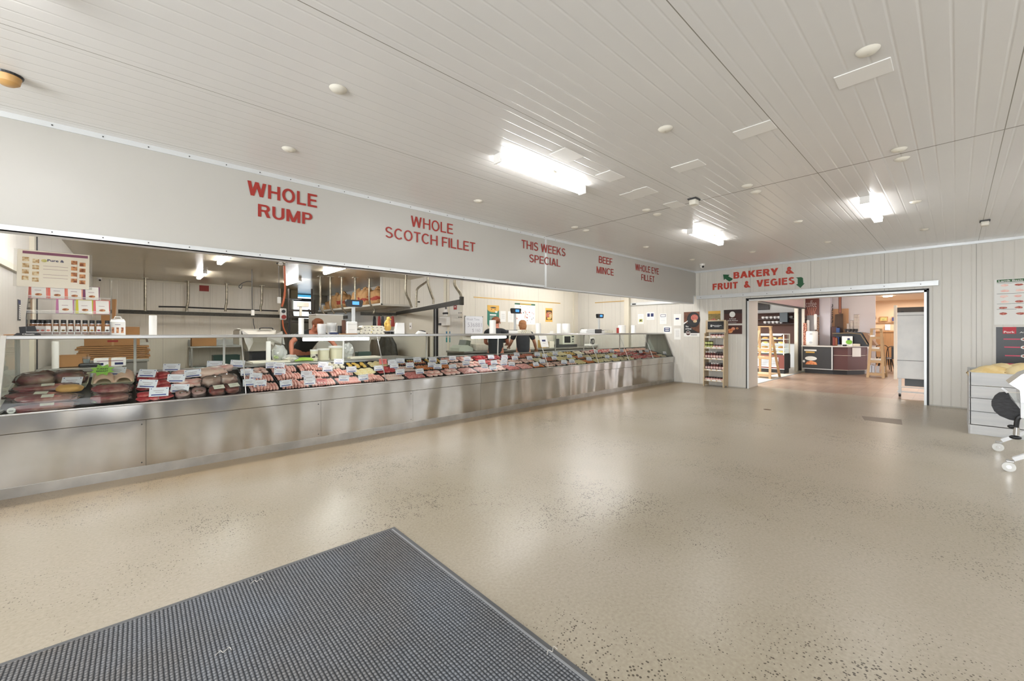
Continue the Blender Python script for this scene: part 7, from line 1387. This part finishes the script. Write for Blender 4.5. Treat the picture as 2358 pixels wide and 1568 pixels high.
# ================================================================== WOODEN SAUCE RACK
rx0, rx1 = 10.38, 10.68; ya = PX(1619, 800, rx0).y; yb_ = PX(1666, 800, rx0).y; H_ = PX(1650, 737, 10.5).z
t = thing('sauce_rack', 'pale plywood sauce rack with a black header against the right wall', 'rack', (rx0, yb_, 0)); w = ya-yb_; XY = Matrix(((1, 0, 0, 0), (0, 0, 1, 0), (0, 1, 0, 0), (0, 0, 0, 1)))
prof = [(.0, .0), (.06, .0), (.10, .04), (.22, .04), (.26, 0), (.30, 0), (.30, H_-.02), (.16, H_-.02), (.14, H_-.30), (.10, H_-.33)]
for k in range(5): z = H_-.42-.25*k; prof += [(.06-.012*k, z+.1), (.07-.014*k, z+.03), (.05-.012*k, z)]
for y in (0, w-.018): q = MB(); q.prism(prof, y, y+.018, WOOD, X=XY); q.build('side_panel', t)
SH = [PX(1650, v, rx0+.05).z for v in (776.5, 801.5, 826.5, 852.5, 877)]
for z in SH: q = MB(); q.box((.03, .018, z-.02), (.29, w-.018, z), WOOD); q.box((.025, .018, z-.02), (.032, w-.018, z+.02), WOOD); q.build('shelf', t)
for k, z in enumerate(SH):
    for j in range(3): q = MB(); q.box((.021, .04+j*(w-.1)/3+.02, z-.008), (.0248, .04+j*(w-.1)/3+.11, z+.018), PAPER); q.build('price_strip', t)
q = MB(); q.box((.16, 0, H_-.30), (.18, w, H_), WOOD, .004); q.box((.153, .05, H_-.23), (.16, w-.05, H_-.03), BLACK); q.build('header_board', t)
q = MB(); R_ = Matrix(((0, 0, -1, .1525), (-1, 0, 0, w/2), (0, 1, 0, H_-.145), (0, 0, 0, 1))); q.box((-.12, -.02, 0), (-.085, .03, .0005), PAPER, X=R_); q.box((-.11, -.005, .0005), (-.095, .015, .001), BLACK, X=R_); q.text('Beerenberg', -.07, -.005, .14, .024, .0005, PAPER, X=R_); q.box((-.03, -.022, 0), (.09, -.015, .0005), PAPER, X=R_); q.build('lettering', t)
def jar(kind):
    def f():
        o = bpy.data.objects.new('sauce_bottle' if kind == 'b' else 'preserve_jar', None); COL.objects.link(o)
        body = {'r': '#7a2a22', 'g': '#8a8a3a', 'b': '#5a1f1a', 'k': '#3a1a18'}[kind]; m = M('sauce_'+kind, body, .15)
        q = MB(); (q.lathe([(.024, 0), (.026, .01), (.026, .10), (.012, .13), (.011, .15)], m, 12) if kind in 'bk' else q.lathe([(.03, 0), (.032, .01), (.032, .06), (.026, .07)], m, 12)); q.build('glass', o, True)
        q = MB(); (q.lathe([(.0135, .148), (.0135, .175)], WHITE if kind == 'b' else BLACK, 12) if kind in 'bk' else q.lathe([(.031, .068), (.031, .084)], BLACK if kind == 'r' else DARK, 12)); q.build('cap', o)
        q = MB(); h0, h1, r = ((.03, .085, .0268) if kind in 'bk' else (.015, .052, .0328)); q.lathe([(r, h0), (r, h1)], M('label_pink', '#e0c0b8', .6) if kind != 'g' else M('label_lime', '#c3c98a', .6), 12, cap=False); q.build('label', o); return o
    return f
names = {'r': 'jar of red preserve', 'g': 'jar of green relish', 'b': 'white-capped sauce bottle', 'k': 'black-capped sauce bottle'}
for s, row in enumerate(('..rrrrr', 'gggrrrr', 'bbbbkkk', 'kkbbrkk'.replace('r', 'b'), 'rrrrrrr')):
    for dy in range(2):
        for j, kd in enumerate(row):
            if kd == '.': continue
            if dy == 1 and s == 1 and j > 2: continue
            o = P_('jar_'+kd, jar(kd)); y = yb_+w-.05-j*(w-.09)/6.0; o.location = (rx0+.075+.09*dy, y, SH[s]+.001)
            tag(o, '%s, rack shelf %s from top, %s from left, %s rank' % (names[kd], ORD[s], ORD[j], ('front', 'rear')[dy]), 'jar' if kd in 'rg' else 'bottle', 'sauces on the %s rack shelf' % ORD[s])
for j in range(3):
    o = P_('jar_g', jar('g')); o.location = (rx0+.075, yb_+w-.05-j*(w-.09)/6.0, SH[1]+.087); tag(o, 'jar of green relish stacked atop another on the rack, %s from left' % ORD[j], 'jar', 'sauces on the second rack shelf')
# ================================================================== CRATE WITH PUMPKINS
GP = M('whitewashed_board', '#c9c9c8', .6, noise_s=3, col2='#b9bbbd', thr=(.4, .65), stretch=(1, .3, 4)); CRX = 8.14; cy1 = -.117; cz = .815
t = thing('produce_crate', 'grey-white painted plank crate of pumpkins at the right edge', 'crate', (CRX, cy1, 0)); cw, cl = 1.15, 1.2
bz = [0, .125, .30, .475, .64, cz]
q = MB()
for k in range(1, 5):
    q.box((0, -cw, bz[k]+.004), (.02, 0, bz[k+1]-.002), GP, .002)
q.box((-.012, -cw, 0.0), (.012, 0, .12), GP, .003); q.box((.004, -.03, .12), (.018, -.012, cz-.004), M('crate_gap', '#2c2a2a', .8)); q.build('front_boards', t)
q = MB()
for k in range(1, 5): q.box((.0, -.012, bz[k]+.004), (cl, .008, bz[k+1]-.002), GP, .002)
q.box((0, -.01, 0), (cl, .012, .12), GP); q.build('side_boards', t)
q = MB(); q.box((0, -cw-.01, 0), (cl, -cw+.01, cz), GP); q.box((cl-.02, -cw, 0), (cl, 0, cz), GP); q.box((.02, -cw, .5), (cl, -.01, .55), GP); q.build('rear_boards', t)
PUMP = M('pumpkin_skin', '#d8bb80', .45, noise_s=5, col2='#e8d6a6', thr=(.4, .6))
for k, (x, y, s, rz) in enumerate(((.22, -.20, .14, 0), (.26, -.52, .16, .5), (.3, -.86, .14, 1.1), (.62, -.3, .15, 2), (.66, -.7, .15, 1), (.95, -.5, .15, .3))):
    o = thing('pumpkin', 'pale butternut pumpkin in the painted crate, %s' % ('front left', 'front middle, tallest', 'front right', 'second row left', 'second row right', 'at the back')[k], 'pumpkin', (CRX+x, cy1+y, .625+s*.9), rz, 'pumpkins in the crate')
    q = MB(); q.blob((0, 0, 0), (s*1.05, s*1.5, s), PUMP, 3, .18, 1.3, k+2); q.build('flesh', o, True); q = MB(); q.cyl((0, s*1.35, .02), (0, s*1.6, .05), .02, M('stem', '#8a6a3a', .7), 8, .014); q.build('stem', o)
# ================================================================== WHEELED MACHINE, PARTLY IN FRAME
t = thing('wheeled_machine', 'white wheeled machine with a black oval guard entering from the right edge', 'machine', (6.2, -.8, 0)); o = Vector(t.location)
WL = M('white_enamel', '#eceef2', .25)
def leg(q, a, c, wd, th, m):
    a = Vector(a)-o; c = Vector(c)-o; d = (c-a).normalized(); s = d.cross(Vector((0, 0, 1))).normalized()*wd/2; n = s.cross(d).normalized()*th/2
    vs = [tuple(p+i*s+j*n) for p in (a, c) for i, j in ((-1, -1), (1, -1), (1, 1), (-1, 1))]; q.add(vs, [(3, 2, 1, 0), (4, 5, 6, 7), (0, 1, 5, 4), (1, 2, 6, 5), (2, 3, 7, 6), (3, 0, 4, 7)], m)
c1 = PZ(2298, 1028, .05); c2 = PZ(2323, 1073, .05); L1 = PX(2365, 965, 6.9); L2 = PX(2380, 1010, 6.05)
for k, (c, e) in enumerate(((c1, PX(2375, 955, c1.x-.0)), (c2, PX(2410, 1000, c2.x)))):
    q = MB(); leg(q, (c.x, c.y-.03, .125), (c.x-.05, c.y-.55, .52-.03*k), .07, .035, WL); q.build('leg', t)
    q = MB(); d = c-o; q.cyl((d.x-.022, d.y, .045), (d.x+.012, d.y, .045), .045, M('nylon_wheel', '#dededb', .3), 24); q.cyl((d.x-.024, d.y, .045), (d.x-.021, d.y, .045), .018, CHROME, 16); q.build('caster_wheel', t)
    q = MB(); q.box((d.x-.025, d.y-.035, .092), (d.x+.02, d.y+.02, .108), CHROME, .004); q.box((d.x+.014, d.y-.02, .03), (d.x+.018, d.y+.01, .095), CHROME); q.build('caster_fork', t)
bx = 6.75; P_x = lambda u, v: PX(u, v, bx)-o
q = MB(); YZ = Matrix(((0, 0, 1, 0), (1, 0, 0, 0), (0, 1, 0, 0), (0, 0, 0, 1)))
pts = [P_x(u, v) for u, v in ((2350, 916), (2350, 962), (2420, 966), (2420, 905))]; q.prism([(p.y, p.z) for p in pts], bx-o.x-.02, bx-o.x+.35, WL, X=YZ); q.build('column', t)
q = MB(); pts = [P_x(u, v) for u, v in ((2323, 883), (2348, 898), (2350, 926), (2420, 926), (2420, 840), (2352, 862))]; q.prism([(p.y, p.z) for p in pts], bx-o.x-.03, bx-o.x+.4, M('satin_steel', '#c9c9c9', .25, .8), X=YZ); pts = [P_x(u, v) for u, v in ((2336, 880), (2354, 862), (2420, 850), (2420, 880), (2348, 897))]; q.prism([(p.y, p.z) for p in pts], bx-o.x-.05, bx-o.x-.03, MC['satin_steel'], X=YZ); q.build('top_chute', t)
q = MB(); pts = [P_x(u, v) for u, v in ((2312, 904), (2322, 904), (2350, 943), (2350, 957), (2345, 972), (2325, 968), (2303, 959), (2290, 948), (2284, 936), (2284, 925), (2292, 912), (2302, 905))]; q.prism([(p.y, p.z) for p in pts], bx-o.x+.05, bx-o.x+.09, M('black_woven', '#2d2d30', .55, noise_s=22, var=.4, bump=.004, bs=30, stretch=(1, 1, 4)), X=YZ); q.build('oval_guard', t)
q = MB(); pts = [P_x(u, v) for u, v in ((2322, 905), (2350, 905), (2350, 943), (2328, 918))]; q.prism([(p.y, p.z) for p in pts], bx-o.x+.0, bx-o.x+.01, CLEAR, X=YZ); q.build('clear_shield', t)
q = MB(); q.tube([P_x(2306, 893), P_x(2321, 904)], .012, WL); q.box((P_x(2350, 904)-Vector((.06, 0, 0)))[:], (P_x(2316, 901)-Vector((.05, 0, 0)))[:], CREAM) ; q.build('handle', t, True)
q = MB(); bx2 = Vector((-.35, 0, 0)); q.tube(smooth_path([P_x(2352, 958), P_x(2343, 965), P_x(2340, 984)]), .02, BLACK); q.cyl(P_x(2341, 984), P_x(2340, 1002), .022, CHROME, 12); q.blob(tuple(P_x(2338, 1007)), (.03, .045, .022), BLACK, 2); q.blob(tuple(P_x(2329, 982)), (.02, .03, .02), BLACK, 2); q.tube([P_x(2329, 982), P_x(2340, 980)], .01, BLACK); q.build('clamp', t, True)
# ================================================================== FLOOR MAT AND FLOOR MARKS
mm = bpy.data.materials.new('mat_carpet'); mm.use_nodes = True; nt = mm.node_tree; N = nt.nodes; L_ = nt.links; bn = N['Principled BSDF']; bn.inputs['Roughness'].default_value = .9; bn.inputs['Specular IOR Level'].default_value = .2
tc = N.new('ShaderNodeTexCoord'); sx = N.new('ShaderNodeSeparateXYZ'); L_.new(tc.outputs['Object'], sx.inputs[0])
def wv(o_, p, off=0): return math_node(nt, 'ABSOLUTE', math_node(nt, 'SINE', math_node(nt, 'MULTIPLY_ADD', o_, PI/p, off)))
row = math_node(nt, 'FLOOR', math_node(nt, 'DIVIDE', sx.outputs['Y'], .022)); par = math_node(nt, 'MULTIPLY', math_node(nt, 'FRACT', math_node(nt, 'MULTIPLY', row, .5)), PI)
n_ = N.new('ShaderNodeTexNoise'); n_.inputs['Scale'].default_value = 130; n_.inputs['Detail'].default_value = 3; L_.new(tc.outputs['Object'], n_.inputs['Vector'])
jx = math_node(nt, 'MULTIPLY_ADD', n_.outputs['Fac'], .006, sx.outputs['X'])
jy = math_node(nt, 'MULTIPLY_ADD', n_.outputs['Fac'], .009, sx.outputs['Y'])
hgt = math_node(nt, 'MULTIPLY', math_node(nt, 'POWER', wv(jx, .0155), .8), math_node(nt, 'MULTIPLY_ADD', math_node(nt, 'POWER', wv(jy, .0175), .7), .7, .3))
n3 = N.new('ShaderNodeTexNoise'); n3.inputs['Scale'].default_value = 1.5; n3.inputs['Detail'].default_value = 4; L_.new(tc.outputs['Object'], n3.inputs['Vector'])
cr = N.new('ShaderNodeValToRGB'); cr.color_ramp.elements[0].color = lin('#3c4046'); cr.color_ramp.elements[1].color = lin('#90949a'); cr.color_ramp.elements[1].position = .95; cr.color_ramp.elements[0].position = .15
L_.new(math_node(nt, 'MULTIPLY', hgt, math_node(nt, 'MULTIPLY_ADD', n_.outputs['Fac'], .9, .45)), cr.inputs[0])
cr2 = N.new('ShaderNodeValToRGB'); cr2.color_ramp.elements[0].position = .35; cr2.color_ramp.elements[1].position = .7; cr2.color_ramp.elements[0].color = (1, 1, 1, 1); cr2.color_ramp.elements[1].color = lin('#f2e3d2'); L_.new(n3.outputs['Fac'], cr2.inputs[0])
mx = N.new('ShaderNodeMixRGB'); mx.blend_type = 'MULTIPLY'; mx.inputs[0].default_value = 1; L_.new(cr.outputs[0], mx.inputs[1]); L_.new(cr2.outputs[0], mx.inputs[2]); L_.new(mx.outputs[0], bn.inputs['Base Color'])
bp = N.new('ShaderNodeBump'); bp.inputs['Distance'].default_value = .006; L_.new(hgt, bp.inputs['Height']); L_.new(bp.outputs[0], bn.inputs['Normal'])
t = thing('floor_mat', 'large charcoal ribbed entrance mat with a thin rubber edge', 'mat', (1.3, 2.62, 0)); MR = M('mat_rubber', '#5b5c5e', .6)
q = MB(); q.box((-3.4, -4.2, 0), (-.03, -.03, .009), mm); q.build('carpet', t)
q = MB()
for a, c in (((-3.43, -.03), (0, 0)), ((-.03, -4.2), (0, -.03)), ((-3.43, -4.2), (-3.4, -.03)), ((-3.43, -4.23), (0, -4.2))): q.box((a[0], a[1], 0), (c[0], c[1], .006), MR, .002)
q.box((-.036, -4.2, .006), (-.026, -.03, .011), M('mat_rubber_light', '#8a8d90', .5)); q.build('rubber_edge', t)
q = MB(); a, b_, c, d = [PZ(u, v) for u, v in ((1984, 958), (2076, 966), (2078, 978), (1990, 967))]; q.prism([(p.x-a.x, p.y-a.y) for p in (a, b_, c, d)], 0, .0015, M('floor_tape', '#857a6f', .45)); tag(q.build('floor_patch', loc=a), 'grey-brown rectangular patch on the floor before the opening', 'patch')
q = MB(); q.lathe([(.0, .0015), (.05, .0015), (.06, 0)], M('drain_brown', '#5c4632', .5), 18, cap=False); tag(q.build('drain_cap', loc=PZ(1767, 943)), 'small brown round cap set in the floor', 'cap')
THR = M('white_thread', '#c9c6be', .8)
for k, (u, v) in enumerate(((577, 1344), (495, 1510), (1260, 1508))):
    p = PZ(u, v, .012); q = MB(); q.tube(smooth_path([(0, 0, 0), (.02, .012, .003), (.028, -.004, .002), (.05, .01, .004), (.055, -.008, 0)]), .0012, THR, 5); tag(q.build('loose_thread', loc=p), 'pale loose thread on the mat, %s' % ('near its far edge', 'towards the bottom middle', 'at its right edge')[k], 'thread')
